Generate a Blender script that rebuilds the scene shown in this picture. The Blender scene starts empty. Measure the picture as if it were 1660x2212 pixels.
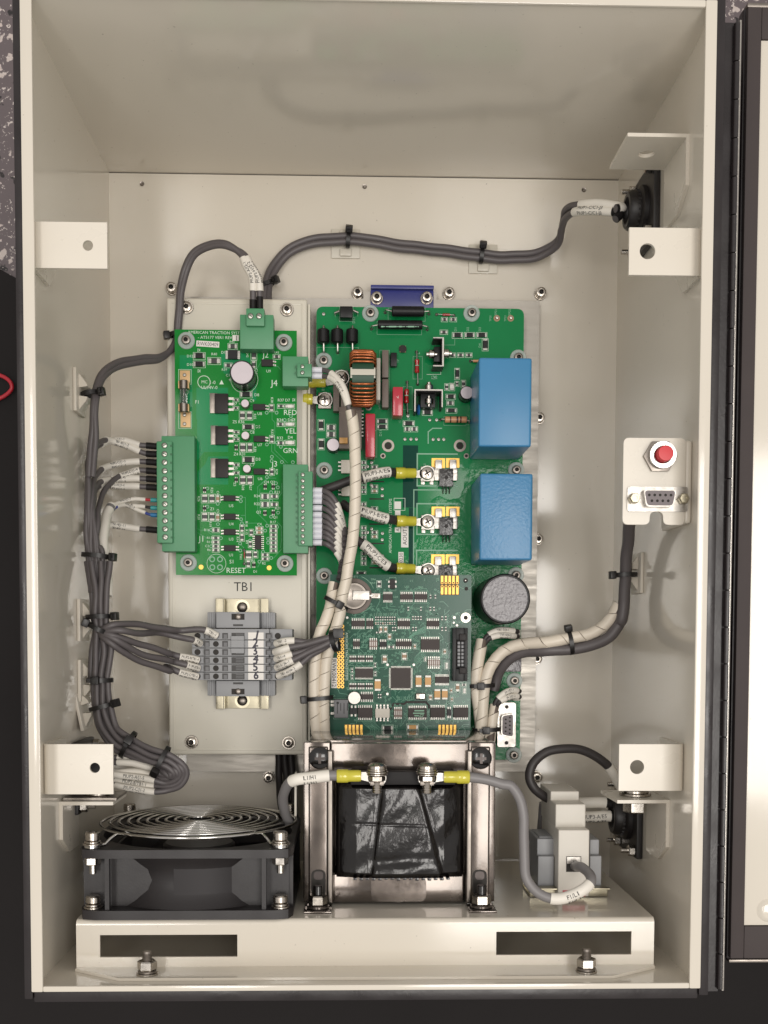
import bpy, bmesh, math, random
from mathutils import Matrix, Vector, Euler
PI = math.pi
scene = bpy.context.scene
S = 0.001                      # all lengths below are written in millimetres

# ---------------------------------------------------------------- camera
IMG_W, IMG_H = 1660.0, 2212.0
FPX, PPX, PPY = 2389.6, 819.35, 1496.05
CAM = Vector((-11.29, -8.22, 788.87))
EUL = Euler((-0.0483, -0.0277, 0.0032), 'XYZ')
RM = EUL.to_matrix()
cam_d = bpy.data.cameras.new('camera')
cam = bpy.data.objects.new('camera', cam_d)
scene.collection.objects.link(cam)
cam.location = CAM * S
cam.rotation_euler = EUL
cam_d.sensor_fit = 'HORIZONTAL'
cam_d.sensor_width = 36.0
cam_d.lens = FPX / IMG_W * 36.0
cam_d.shift_x = (IMG_W / 2 - PPX) / IMG_W
cam_d.shift_y = (PPY - IMG_H / 2) / IMG_W
cam_d.clip_start = 0.01
cam_d.clip_end = 50
scene.camera = cam
scene.render.resolution_x, scene.render.resolution_y = 768, 1024

# ---------------------------------------------------------------- world and lamps
world = bpy.data.worlds.new('World')
scene.world = world
world.use_nodes = True
bg = world.node_tree.nodes['Background']
bg.inputs[0].default_value = (0.74, 0.70, 0.665, 1)
bg.inputs[1].default_value = 0.86

def area(name, loc, size, power, col, target):
    l = bpy.data.lights.new(name, 'AREA')
    l.shape = 'RECTANGLE'
    l.size, l.size_y = size
    l.energy = power
    l.color = col
    o = bpy.data.objects.new(name, l)
    scene.collection.objects.link(o)
    o.location = loc
    d = (Vector(loc) - Vector(target)).normalized()          # lamp faces the target, long side along the box
    xa = Vector((0, 1, 0)).cross(d).normalized(); ya = d.cross(xa)
    o.rotation_euler = Matrix((xa, ya, d)).transposed().to_euler()
    return o
area('ceiling_and_fill_lamp', (0.52, -0.14, 2.2), (0.62, 1.2), 20.5, (1.0, 0.96, 0.91), (0.1, 0.0, 0.0))
area('ceiling_and_fill_lamp', (-0.55, 0.05, 2.2), (0.30, 1.2), 11, (1.0, 0.96, 0.91), (0.0, 0.0, 0.0))  # added fill light to brighten the right wall, not a real ceiling lamp

scene.view_settings.view_transform = 'Standard'
scene.view_settings.look = 'None'
scene.view_settings.gamma = 1.0
scene.view_settings.exposure = 0.0
scene.view_settings.use_curve_mapping = False
scene.cycles.max_bounces = 8
scene.cycles.diffuse_bounces = 4
scene.cycles.glossy_bounces = 4
scene.cycles.transparent_max_bounces = 8
scene.cycles.caustics_reflective = False
scene.cycles.caustics_refractive = False
scene.cycles.use_denoising = True

# ---------------------------------------------------------------- photo coordinates -> place
def reg(x0, y0, w, pw=1660.0):
    k = w / pw
    return lambda x, y: (x0 + x * k, y0 + y * k)
A = reg(600, 1000, 600); B = reg(550, 1550, 650); TB = reg(550, 2050, 750)
D = reg(1100, 1000, 600); Eq = reg(1450, 1000, 600); F = reg(1100, 1550, 600); G = reg(1450, 1550, 600)
H = reg(1100, 2050, 650); I = reg(1450, 2050, 650); J = reg(1050, 2650, 850); K = reg(100, 2650, 1000)
L = reg(1800, 2600, 800); M = reg(100, 3200, 1300); N = reg(1400, 3200, 1406); O = reg(2100, 400, 706)
P = reg(2100, 1500, 706); T = reg(200, 1200, 500); U = reg(200, 1550, 500); V = reg(200, 2050, 500)
Wz = reg(200, 2450, 500); Y2 = reg(200, 2650, 500); Q1 = reg(0, 0, 1000); R1 = reg(1000, 0, 1000); TR = reg(900, 2250, 350)
FW = reg(1100, 1700, 300, 1659.0)
def FD(x, y): return (x * 2806 / 1660.0, y * 2806 / 1660.0)      # whole photograph at 1660 wide
def at(s, z):
    """point of the place seen at photo position s, at height z above the back panel"""
    u, v = s[0] * 1660 / 2806.0, s[1] * 1660 / 2806.0
    d = RM @ Vector(((u - PPX) / FPX, -(v - PPY) / FPX, -1.0))
    t = (z - CAM.z) / d.z
    return CAM + d * t
def p3(Rg, x, y, z): return at(Rg(x, y), z)
def aty(s, Y):
    """same, on the level Y (height above the floor of the box)"""
    u, v = s[0] * 1660 / 2806.0, s[1] * 1660 / 2806.0
    d = RM @ Vector(((u - PPX) / FPX, -(v - PPY) / FPX, -1.0))
    return CAM + d * ((Y - CAM.y) / d.y)
def rc(Rg, x0, y0, x1, y1, z):
    a, b = p3(Rg, x0, y0, z), p3(Rg, x1, y1, z)
    return min(a.x, b.x), min(a.y, b.y), max(a.x, b.x), max(a.y, b.y)

# ---------------------------------------------------------------- materials
def lin(c): return tuple((v / 12.92 if v <= 0.04045 else ((v + 0.055) / 1.055) ** 2.4) for v in (x / 255.0 for x in c))
MATS = {}
def mat(name, rgb, rough=0.5, metal=0.0, bump=0.0, bscale=600, var=0.0, vscale=60, coat=0.0, trans=0.0, spec=0.5,
        rvar=0.0, stretch=None, alpha=1.0, emit=None, coat_rough=0.05, sub=0.0):
    m = bpy.data.materials.new(name); m.use_nodes = True
    nt = m.node_tree; b = nt.nodes['Principled BSDF']; ns, ln = nt.nodes, nt.links
    c = (*lin(rgb), 1)
    b.inputs['Base Color'].default_value = c
    b.inputs['Roughness'].default_value = rough
    b.inputs['Metallic'].default_value = metal
    b.inputs['Coat Weight'].default_value = coat
    b.inputs['Coat Roughness'].default_value = coat_rough
    b.inputs['Transmission Weight'].default_value = trans
    b.inputs['Specular IOR Level'].default_value = spec
    b.inputs['Alpha'].default_value = alpha
    if sub:
        b.inputs['Subsurface Weight'].default_value = sub
        b.inputs['Subsurface Radius'].default_value = (0.002, 0.002, 0.002)
    tc = ns.new('ShaderNodeTexCoord'); mp = ns.new('ShaderNodeMapping')
    ln.new(tc.outputs['Object'], mp.inputs[0])
    if stretch: mp.inputs['Scale'].default_value = stretch
    if var or rvar:
        n = ns.new('ShaderNodeTexNoise'); n.inputs['Scale'].default_value = vscale; n.inputs['Detail'].default_value = 6
        ln.new(mp.outputs[0], n.inputs['Vector'])
        if var:
            mx = ns.new('ShaderNodeMix'); mx.data_type = 'RGBA'
            mx.inputs[6].default_value = tuple(max(0, v * (1 - var)) for v in c[:3]) + (1,)
            mx.inputs[7].default_value = tuple(min(1, v * (1 + var)) for v in c[:3]) + (1,)
            ln.new(n.outputs['Fac'], mx.inputs[0]); ln.new(mx.outputs[2], b.inputs['Base Color'])
        if rvar:
            mr = ns.new('ShaderNodeMapRange')
            mr.inputs['From Min'].default_value = 0.3; mr.inputs['From Max'].default_value = 0.7
            mr.inputs['To Min'].default_value = max(0.02, rough - rvar); mr.inputs['To Max'].default_value = rough + rvar
            ln.new(n.outputs['Fac'], mr.inputs['Value']); ln.new(mr.outputs[0], b.inputs['Roughness'])
    if bump:
        n2 = ns.new('ShaderNodeTexNoise'); n2.inputs['Scale'].default_value = bscale; n2.inputs['Detail'].default_value = 3
        ln.new(mp.outputs[0], n2.inputs['Vector'])
        bp = ns.new('ShaderNodeBump'); bp.inputs['Strength'].default_value = bump; bp.inputs['Distance'].default_value = 0.0004
        ln.new(n2.outputs['Fac'], bp.inputs['Height']); ln.new(bp.outputs[0], b.inputs['Normal'])
        if coat: ln.new(bp.outputs[0], b.inputs['Coat Normal'])
    MATS[name] = m
    return m

mat('cream_paint', (208, 201, 188), 0.125, bump=0.03, bscale=140, var=0.03, vscale=9, rvar=0.04, spec=0.7)
mat('bracket_paint', (212, 205, 192), 0.30, bump=0.05, bscale=500, var=0.02, vscale=30, rvar=0.05)
mat('tray_paint', (209, 204, 190), 0.34, bump=0.06, bscale=700, var=0.02, vscale=25, rvar=0.06)
mat('black_paint', (34, 29, 30), 0.34, bump=0.15, bscale=500, var=0.25, vscale=40, rvar=0.12)
mat('gasket_rubber', (58, 50, 49), 0.72, bump=0.25, bscale=900, var=0.12, vscale=60)
mat('dark_steel', (66, 60, 58), 0.33, 0.7, var=0.2, vscale=80)
mat('aluminium', (168, 163, 155), 0.46, 0.7, bump=0.08, bscale=500, var=0.06, vscale=60, rvar=0.1, stretch=(1, 6, 1))
mat('steel', (190, 185, 178), 0.24, 1.0, var=0.12, vscale=300, rvar=0.08)
mat('stainless', (182, 175, 166), 0.26, 1.0, var=0.1, vscale=400, rvar=0.08)
mat('dull_steel', (138, 131, 124), 0.38, 1.0, var=0.2, vscale=200, rvar=0.1)
mat('socket_dark', (36, 33, 30), 0.5, 0.6)
mat('tin', (172, 168, 162), 0.36, 1.0, var=0.1, vscale=500, rvar=0.08)
mat('solder', (158, 156, 150), 0.4, 1.0, bump=0.3, bscale=2500)
mat('gold', (206, 166, 88), 0.4, 1.0, var=0.08, vscale=300)
mat('zinc_yellow', (180, 173, 152), 0.36, 1.0, var=0.12, vscale=90, rvar=0.1)
mat('copper_wire', (166, 96, 56), 0.32, 0.85, var=0.22, vscale=150, coat=0.25)
mat('relay_board_green', (11, 124, 44), 0.45, var=0.05, vscale=80, bump=0.03, bscale=900, coat=0.3, coat_rough=0.12, spec=0.05)
mat('relay_pour_green', (18, 132, 78), 0.45, var=0.04, vscale=80, coat=0.3, coat_rough=0.12, spec=0.05)
mat('trace_green', (44, 140, 84), 0.35, coat=0.2)
mat('logic_green', (26, 80, 62), 0.5, var=0.06, vscale=70, bump=0.02, bscale=700, coat=0.6, coat_rough=0.19, spec=0.03)
mat('logic_trace', (104, 150, 128), 0.5, coat=0.5, coat_rough=0.1, spec=0.03)
mat('logic_pour', (40, 92, 74), 0.5, coat=0.6, coat_rough=0.1, spec=0.03)
mat('silkscreen', (206, 222, 206), 0.6)
mat('silk_dim', (134, 176, 150), 0.6)
mat('connector_green', (74, 138, 98), 0.42, bump=0.04, bscale=900, var=0.04, vscale=40, rvar=0.05)
mat('connector_dark', (40, 98, 62), 0.5)
mat('chip_black', (42, 38, 38), 0.42, bump=0.08, bscale=2500, var=0.1, vscale=200, spec=0.2)
mat('chip_grey', (68, 61, 59), 0.48, bump=0.06, bscale=2000, var=0.08, vscale=150, spec=0.2)
mat('part_black', (24, 24, 25), 0.36, spec=0.25, bump=0.05, bscale=1500, var=0.15, vscale=150)
mat('epoxy_black', (40, 38, 38), 0.32, bump=0.9, bscale=520, var=0.2, vscale=300, coat=0.5)
mat('tantalum', (198, 150, 84), 0.42, var=0.08, vscale=200)
mat('ceramic_tan', (158, 128, 100), 0.5)
mat('resistor_body', (40, 40, 40), 0.4)
mat('brown_block', (104, 92, 84), 0.5, bump=0.2, bscale=1000, var=0.12, vscale=120)
mat('switch_brown', (120, 98, 88), 0.5)
mat('red_plastic', (178, 34, 54), 0.28, var=0.06, vscale=60, coat=0.3)
mat('red_glass', (150, 30, 34), 0.2, coat=0.5)
mat('button_red', (196, 40, 48), 0.35, var=0.05, vscale=100)
mat('wire_red', (176, 34, 48), 0.4)
mat('wire_blue', (44, 62, 138), 0.4)
mat('wire_black', (34, 30, 30), 0.45)
mat('blue_film', (64, 128, 172), 0.30, bump=0.05, bscale=300, var=0.05, vscale=40, spec=0.4)
mat('blue_orange_peel', (64, 126, 170), 0.34, bump=0.45, bscale=520, var=0.07, vscale=120, coat=0.18, coat_rough=0.2, spec=0.4)
mat('blue_paint', (44, 50, 118), 0.35, var=0.08, vscale=60)
mat('blue_disc', (40, 100, 160), 0.35)
mat('tan_epoxy', (196, 142, 104), 0.35)
mat('band_brown', (72, 44, 32), 0.4)
mat('nylon', (188, 200, 194), 0.35, alpha=0.55, spec=0.4)
mat('glass', (225, 232, 228), 0.05, trans=0.95, spec=0.5)
mat('can_top', (176, 168, 172), 0.38, 0.6, var=0.05, vscale=200)
mat('can_side', (30, 28, 30), 0.25)
mat('cap_potting', (96, 92, 96), 0.36, bump=1.0, bscale=420, var=0.14, vscale=250, coat=0.6, coat_rough=0.15)
mat('wire_grey', (88, 83, 84), 0.46, bump=0.08, bscale=400, var=0.08, vscale=50)
mat('wire_light_grey', (122, 119, 119), 0.42, bump=0.05, bscale=400, var=0.05, vscale=50)
mat('wire_dark', (52, 48, 48), 0.48, bump=0.08, bscale=400, var=0.08, vscale=50)
mat('heat_shrink', (30, 28, 28), 0.5, spec=0.2, bump=0.1, bscale=800)
mat('sleeve_white', (224, 219, 209), 0.5, var=0.03, vscale=100)
mat('ferrule_white', (214, 214, 222), 0.45)
mat('ferrule_teal', (52, 150, 152), 0.4)
mat('ferrule_blue', (44, 120, 170), 0.4)
mat('spiral_plastic', (216, 206, 190), 0.40, var=0.05, vscale=60, bump=0.05, bscale=300, sub=0.05)
mat('white_plastic', (204, 197, 184), 0.38, var=0.03, vscale=60)
mat('clear_mount', (208, 202, 188), 0.3, alpha=0.85)
mat('tie_black', (24, 22, 22), 0.38, bump=0.05, bscale=900)
mat('yellow_lug', (206, 196, 62), 0.24, trans=0.12, var=0.08, vscale=250, coat=0.4)
mat('terminal_grey', (144, 145, 147), 0.5, var=0.03, vscale=60, bump=0.04, bscale=900)
mat('terminal_dark', (48, 46, 45), 0.5)
mat('terminal_mid', (104, 104, 106), 0.5)
mat('print_black', (30, 28, 28), 0.6)
mat('print_faint', (120, 118, 116), 0.6)
mat('ink', (40, 36, 52), 0.5)
mat('label_white', (224, 220, 214), 0.5)
mat('fuse_white', (205, 200, 190), 0.42, var=0.02, vscale=60)
mat('fan_black', (36, 33, 34), 0.46, bump=0.12, bscale=900, var=0.12, vscale=60, rvar=0.08)
mat('fan_blade', (38, 35, 36), 0.38, var=0.1, vscale=60)
mat('fan_sticker', (52, 50, 51), 0.5, spec=0.2)
mat('chrome', (196, 194, 190), 0.16, 1.0, var=0.08, vscale=300)
mat('varnished_steel', (96, 88, 82), 0.2, 0.85, bump=0.3, bscale=60, var=0.35, vscale=45, rvar=0.1, coat=0.7, coat_rough=0.08)
mat('winding_black', (13, 11, 11), 0.2, bump=0.6, bscale=330, var=0.3, vscale=90, spec=0.6)
mat('fuse_brass', (204, 170, 124), 0.5, 0.25)
mat('choke_green', (16, 62, 40), 0.45)
mat('varnish_black', (16, 14, 14), 0.2, coat=0.4)
mat('connector_black', (28, 25, 25), 0.45, bump=0.1, bscale=600, var=0.15, vscale=60)
mat('socket_grey', (112, 104, 106), 0.5)
mat('mat_dark', (38, 33, 33), 0.6, bump=0.3, bscale=300, var=0.3, vscale=25)
mat('bench_dark', (28, 25, 25), 0.7, bump=0.2, bscale=200, var=0.25, vscale=10, spec=0.2)

def paint_specks(name, amount=0.25):
    """small dust specks and faint scuffs on a painted sheet"""
    nt = MATS[name].node_tree; ns, ln = nt.nodes, nt.links; b = ns['Principled BSDF']; src = b.inputs['Base Color'].links[0].from_socket
    tc = ns.new('ShaderNodeTexCoord')
    n = ns.new('ShaderNodeTexNoise'); n.inputs['Scale'].default_value = 420; n.inputs['Detail'].default_value = 2; ln.new(tc.outputs['Object'], n.inputs['Vector'])
    r = ns.new('ShaderNodeMapRange'); r.inputs['From Min'].default_value = 0.73; r.inputs['From Max'].default_value = 0.80; r.inputs['To Max'].default_value = amount; ln.new(n.outputs['Fac'], r.inputs['Value'])
    mx = ns.new('ShaderNodeMix'); mx.data_type = 'RGBA'; ln.new(r.outputs[0], mx.inputs[0]); ln.new(src, mx.inputs[6]); mx.inputs[7].default_value = (0.16, 0.13, 0.10, 1)
    ln.new(mx.outputs[2], b.inputs['Base Color'])
paint_specks('cream_paint', 0.5); paint_specks('tray_paint', 0.35)

def speckled_floor():
    m = bpy.data.materials.new('speckled_floor'); m.use_nodes = True
    nt = m.node_tree; ns, ln = nt.nodes, nt.links; b = ns['Principled BSDF']
    b.inputs['Roughness'].default_value = 0.45
    tc = ns.new('ShaderNodeTexCoord')
    def flecks(scale, lo, hi, seed):
        mp = ns.new('ShaderNodeMapping'); mp.inputs['Location'].default_value = (seed, seed * 2, 0)
        ln.new(tc.outputs['Object'], mp.inputs[0])
        nz = ns.new('ShaderNodeTexNoise'); nz.inputs['Scale'].default_value = scale * 1.6; ln.new(mp.outputs[0], nz.inputs[0])
        mxv = ns.new('ShaderNodeMix'); mxv.data_type = 'VECTOR'; mxv.inputs[0].default_value = 0.012
        ln.new(mp.outputs[0], mxv.inputs[4]); ln.new(nz.outputs['Color'], mxv.inputs[5])
        v = ns.new('ShaderNodeTexVoronoi'); v.inputs['Scale'].default_value = scale; ln.new(mxv.outputs[1], v.inputs['Vector'])
        r = ns.new('ShaderNodeMapRange'); r.inputs['From Min'].default_value = lo; r.inputs['From Max'].default_value = hi
        r.inputs['To Min'].default_value = 1; r.inputs['To Max'].default_value = 0
        ln.new(v.outputs['Distance'], r.inputs['Value'])
        sp = ns.new('ShaderNodeSeparateColor'); ln.new(v.outputs['Color'], sp.inputs[0])
        g = ns.new('ShaderNodeMath'); g.operation = 'GREATER_THAN'; g.inputs[1].default_value = 0.5
        ln.new(sp.outputs[0], g.inputs[0])
        mu = ns.new('ShaderNodeMath'); mu.operation = 'MULTIPLY'; ln.new(r.outputs[0], mu.inputs[0]); ln.new(g.outputs[0], mu.inputs[1])
        return mu.outputs[0]
    def over(base, col, fac):
        mx = ns.new('ShaderNodeMix'); mx.data_type = 'RGBA'
        if isinstance(base, tuple): mx.inputs[6].default_value = (*lin(base), 1)
        else: ln.new(base, mx.inputs[6])
        mx.inputs[7].default_value = (*lin(col), 1); ln.new(fac, mx.inputs[0])
        return mx.outputs[2]
    c = over((98, 88, 90), (190, 178, 172), flecks(120, 0.25, 0.36, 1.3))
    c = over(c, (34, 29, 30), flecks(105, 0.2, 0.3, 4.1))
    c = over(c, (200, 190, 184), flecks(240, 0.2, 0.34, 7.7))
    ln.new(c, b.inputs['Base Color'])
    MATS['speckled_floor'] = m
speckled_floor()

def coated_board():
    """main board: green mask, part of it under a wrinkled clear coating"""
    m = mat('main_board_green', (8, 120, 66), 0.45, var=0.14, vscale=25, coat=0.5, coat_rough=0.08, spec=0.05)
    nt = m.node_tree; ns, ln = nt.nodes, nt.links; b = ns['Principled BSDF']
    tc = ns.new('ShaderNodeTexCoord')
    sx = ns.new('ShaderNodeSeparateXYZ'); ln.new(tc.outputs['Object'], sx.inputs[0])
    # coating is thick towards the lower right of the board
    ad = ns.new('ShaderNodeMath'); ad.operation = 'MULTIPLY_ADD'; ad.inputs[1].default_value = -0.8
    ln.new(sx.outputs[1], ad.inputs[0]); ln.new(sx.outputs[0], ad.inputs[2])
    nz = ns.new('ShaderNodeTexNoise'); nz.inputs['Scale'].default_value = 45; ln.new(tc.outputs['Object'], nz.inputs['Vector'])
    a2 = ns.new('ShaderNodeMath'); a2.operation = 'MULTIPLY_ADD'; a2.inputs[1].default_value = 0.09
    ln.new(nz.outputs['Fac'], a2.inputs[0]); ln.new(ad.outputs[0], a2.inputs[2])
    mr = ns.new('ShaderNodeMapRange'); mr.inputs['From Min'].default_value = 0.04; mr.inputs['From Max'].default_value = 0.075
    ln.new(a2.outputs[0], mr.inputs['Value'])
    wr = ns.new('ShaderNodeTexNoise'); wr.inputs['Scale'].default_value = 330; wr.inputs['Detail'].default_value = 3
    ln.new(tc.outputs['Object'], wr.inputs['Vector'])
    hm = ns.new('ShaderNodeMath'); hm.operation = 'MULTIPLY'; ln.new(mr.outputs[0], hm.inputs[0]); ln.new(wr.outputs['Fac'], hm.inputs[1])
    bp = ns.new('ShaderNodeBump'); bp.inputs['Strength'].default_value = 0.9; bp.inputs['Distance'].default_value = 0.0007
    ln.new(hm.outputs[0], bp.inputs['Height']); ln.new(bp.outputs[0], b.inputs['Coat Normal'])
coated_board()

# ---------------------------------------------------------------- mesh helpers
WP = {}      # world position (mm) of every object's origin
def link(o): scene.collection.objects.link(o); return o
def tag(o, label=None, cat=None, group=None, kind=None):
    if label: o['label'] = label
    if cat: o['category'] = cat
    if group: o['group'] = group
    if kind: o['kind'] = kind
    return o
def thing(name, label, cat, loc, group=None):
    o = link(bpy.data.objects.new(name, None))
    o.empty_display_size = 0.01
    loc = Vector(loc); o.location = loc * S; WP[o] = loc
    return tag(o, label, cat, group)
def cross_frame(d):
    d = d.normalized(); n = Vector((0, 0, 1)) - d * d.z
    if n.length < 0.05: n = Vector((0, 1, 0)) - d * d.y
    n.normalize(); return d, n, d.cross(n)
_txt = {}
def text_geo(s):
    if s not in _txt:
        c = bpy.data.curves.new('t', 'FONT'); c.body = s; c.resolution_u = 2; c.size = 1.0
        o = link(bpy.data.objects.new('t', c))
        me = bpy.data.meshes.new_from_object(o)
        vs = [v.co.copy() for v in me.vertices]; fs = [tuple(p.vertices) for p in me.polygons]
        w = max([v.x for v in vs] or [0])
        bpy.data.meshes.remove(me); bpy.data.objects.remove(o); bpy.data.curves.remove(c)
        _txt[s] = (vs, fs, w)
    return _txt[s]
class MB:
    def __init__(s): s.v = []; s.f = []; s.m = []
    def add(s, vs, fs, mi=0):
        o = len(s.v); s.v += [Vector(v) for v in vs]
        for f in fs: s.f.append(tuple(i + o for i in f)); s.m.append(mi)
        return s
    def box(s, x0, y0, z0, x1, y1, z1, mi=0, bev=0.0, seg=2, xf=None):
        if bev <= 0:
            vs = [(x, y, z) for z in (z0, z1) for y in (y0, y1) for x in (x0, x1)]
            fs = [(0, 2, 3, 1), (4, 5, 7, 6), (0, 1, 5, 4), (2, 6, 7, 3), (0, 4, 6, 2), (1, 3, 7, 5)]
        else:
            bm = bmesh.new(); bmesh.ops.create_cube(bm, size=1)
            for v in bm.verts: v.co = Vector(((x0 + x1) / 2 + v.co.x * (x1 - x0), (y0 + y1) / 2 + v.co.y * (y1 - y0), (z0 + z1) / 2 + v.co.z * (z1 - z0)))
            bev = min(bev, 0.49 * min(x1 - x0, y1 - y0, z1 - z0))
            bmesh.ops.bevel(bm, geom=list(bm.edges), offset=bev, segments=seg, profile=0.6, affect='EDGES')
            bm.verts.index_update(); vs = [v.co.copy() for v in bm.verts]; fs = [tuple(v.index for v in f.verts) for f in bm.faces]; bm.free()
        if xf: vs = [xf @ Vector(v) for v in vs]
        return s.add(vs, fs, mi)
    def prism(s, poly, z0, z1, mi=0, xf=None):
        n = len(poly)
        ar = sum(poly[i][0] * poly[(i + 1) % n][1] - poly[(i + 1) % n][0] * poly[i][1] for i in range(n))
        if ar < 0: poly = poly[::-1]
        vs = [(x, y, z0) for x, y in poly] + [(x, y, z1) for x, y in poly]
        fs = [tuple(range(n - 1, -1, -1)), tuple(range(n, 2 * n))] + [(i, (i + 1) % n, n + (i + 1) % n, n + i) for i in range(n)]
        if xf: vs = [xf @ Vector(v) for v in vs]
        return s.add(vs, fs, mi)
    def lathe(s, prof, c=(0, 0, 0), axis=(0, 0, 1), n=20, mi=0, rot=0.0):
        """prof: list of (radius, height) from bottom to top along axis"""
        ax = Vector(axis).normalized()
        u = Vector((1, 0, 0)) if abs(ax.x) < 0.9 else Vector((0, 1, 0))
        u = (u - ax * u.dot(ax)).normalized(); w = ax.cross(u); c = Vector(c)
        vs, rows = [], []
        for r, h in prof:
            if r <= 1e-6: rows.append([len(vs)]); vs.append(c + ax * h)
            else:
                rows.append(list(range(len(vs), len(vs) + n)))
                for i in range(n):
                    a = 2 * PI * i / n + rot; vs.append(c + ax * h + (u * math.cos(a) + w * math.sin(a)) * r)
        fs = []
        for a, b in zip(rows, rows[1:]):
            for i in range(n):
                j = (i + 1) % n
                if len(a) == 1 and len(b) == 1: continue
                if len(a) == 1: fs.append((a[0], b[j], b[i])[::-1])
                elif len(b) == 1: fs.append((a[i], a[j], b[0]))
                else: fs.append((a[i], a[j], b[j], b[i]))
        if len(rows[0]) > 1: fs.append(tuple(rows[0][::-1]))
        if len(rows[-1]) > 1: fs.append(tuple(rows[-1]))
        return s.add(vs, fs, mi)
    def cyl(s, c, r, h, axis=(0, 0, 1), n=20, mi=0, bev=0.0, r2=None, rot=0.0):
        r2 = r if r2 is None else r2
        if bev: return s.lathe([(r - bev, 0), (r, bev), (r2, h - bev), (r2 - bev, h)], c, axis, n, mi, rot)
        return s.lathe([(r, 0), (r2, h)], c, axis, n, mi, rot)
    def tubering(s, ri, ro, z0, z1, c, axis=(0, 0, 1), n=24, mi=0):
        ax = Vector(axis).normalized()
        u = Vector((1, 0, 0)) if abs(ax.x) < 0.9 else Vector((0, 1, 0))
        u = (u - ax * u.dot(ax)).normalized(); w = ax.cross(u); c = Vector(c); vs = []; fs = []
        for i in range(n):
            a = 2 * PI * i / n; d = u * math.cos(a) + w * math.sin(a)
            vs += [c + d * ri + ax * z0, c + d * ro + ax * z0, c + d * ro + ax * z1, c + d * ri + ax * z1]
        for i in range(n):
            a, b = 4 * i, 4 * ((i + 1) % n)
            for k in range(4): fs.append((a + k, b + k, b + (k + 1) % 4, a + (k + 1) % 4))
        return s.add(vs, fs, mi)
    def tube(s, pts, r, n=10, mi=0, closed=False, rz=None):
        pts = [Vector(p) for p in pts]; k = len(pts); vs = []; fs = []
        rr = r if isinstance(r, (list, tuple)) else [r] * k
        pn = None
        for i, p in enumerate(pts):
            if closed: d = pts[(i + 1) % k] - pts[i - 1]
            else: d = pts[min(i + 1, k - 1)] - pts[max(i - 1, 0)]
            d.normalize()
            if pn is None:
                _, nrm, _ = cross_frame(d)
            else:
                nrm = pn - d * pn.dot(d)
                if nrm.length < 1e-4: _, nrm, _ = cross_frame(d)
                nrm.normalize()
            pn = nrm; b = d.cross(nrm)
            for j in range(n):
                a = 2 * PI * j / n; vs.append(p + (nrm * math.cos(a) + b * math.sin(a)) * rr[i])
        for i in range(k if closed else k - 1):
            for j in range(n):
                a, b2 = i * n + j, i * n + (j + 1) % n; c2, d2 = ((i + 1) % k) * n + (j + 1) % n, ((i + 1) % k) * n + j
                fs.append((a, b2, c2, d2))
        if not closed:
            fs.append(tuple(range(n - 1, -1, -1))); fs.append(tuple(range((k - 1) * n, k * n)))
        return s.add(vs, fs, mi)
    def quad(s, x0, y0, x1, y1, z, mi=0): return s.add([(x0, y0, z), (x1, y0, z), (x1, y1, z), (x0, y1, z)], [(0, 1, 2, 3)], mi)
    def line(s, a, b, w, z, mi=0):
        a, b = Vector((a[0], a[1])), Vector((b[0], b[1])); d = b - a
        if d.length < 1e-6: return s
        z += 0.005 * (len(s.f) % 7)                     # crossing lines never share a plane
        d.normalize(); nn = Vector((-d.y, d.x)) * w / 2; a = a - d * w / 2; b = b + d * w / 2
        return s.add([(*(a - nn), z), (*(b - nn), z), (*(b + nn), z), (*(a + nn), z)], [(0, 1, 2, 3)], mi)
    def ring(s, c, ri, ro, z, n=12, mi=0):
        vs = []
        for i in range(n):
            a = 2 * PI * i / n; vs += [(c[0] + ri * math.cos(a), c[1] + ri * math.sin(a), z), (c[0] + ro * math.cos(a), c[1] + ro * math.sin(a), z)]
        return s.add(vs, [(2 * i, 2 * i + 1, (2 * i + 3) % (2 * n), (2 * i + 2) % (2 * n)) for i in range(n)], mi)
    def text(s, t, x, y, z, size, rot=0.0, align='L', mi=0, sx=1.0, frame=None):
        vs, fs, w = text_geo(t); ox = {'L': 0, 'C': -w / 2, 'R': -w}[align]; ca, sa = math.cos(rot), math.sin(rot); out = []
        for v in vs:
            a, b = (v.x + ox) * size * sx, v.y * size
            if frame: out.append(Vector(frame[0]) + Vector(frame[1]) * a + Vector(frame[2]) * b)
            else: out.append((x + a * ca - b * sa, y + a * sa + b * ca, z))
        return s.add(out, fs, mi)
    def build(s, name, mats, parent=None, sharp=38, smooth=True, origin=None):
        me = bpy.data.meshes.new(name)
        if origin is None:
            lo = [min(v[i] for v in s.v) for i in range(3)]; hi = [max(v[i] for v in s.v) for i in range(3)]
            origin = Vector(((lo[0] + hi[0]) / 2, (lo[1] + hi[1]) / 2, lo[2]))
        origin = Vector(origin)
        me.from_pydata([(v - origin) * S for v in s.v], [], s.f)
        for m in ([mats] if isinstance(mats, str) else mats): me.materials.append(MATS[m])
        me.polygons.foreach_set('material_index', s.m)
        if smooth:
            me.polygons.foreach_set('use_smooth', [True] * len(s.f)); me.set_sharp_from_angle(angle=math.radians(sharp))
        me.update()
        return place(me, name, origin, parent)
def place(me, name, loc, parent=None, rotz=0.0, rot=None):
    o = link(bpy.data.objects.new(name, me)); loc = Vector(loc); WP[o] = loc
    if parent is not None: o.parent = parent; o.location = (loc - WP[parent]) * S
    else: o.location = loc * S
    if rot is not None: o.rotation_euler = rot
    elif rotz: o.rotation_euler = (0, 0, rotz)
    return o
def copy_tree(o, delta, parent=None):
    c = link(o.copy()); WP[c] = WP[o] + delta
    if parent is not None: c.parent = parent
    else: c.location = WP[c] * S
    for ch in list(o.children): copy_tree(ch, delta, c)
    return c
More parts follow.
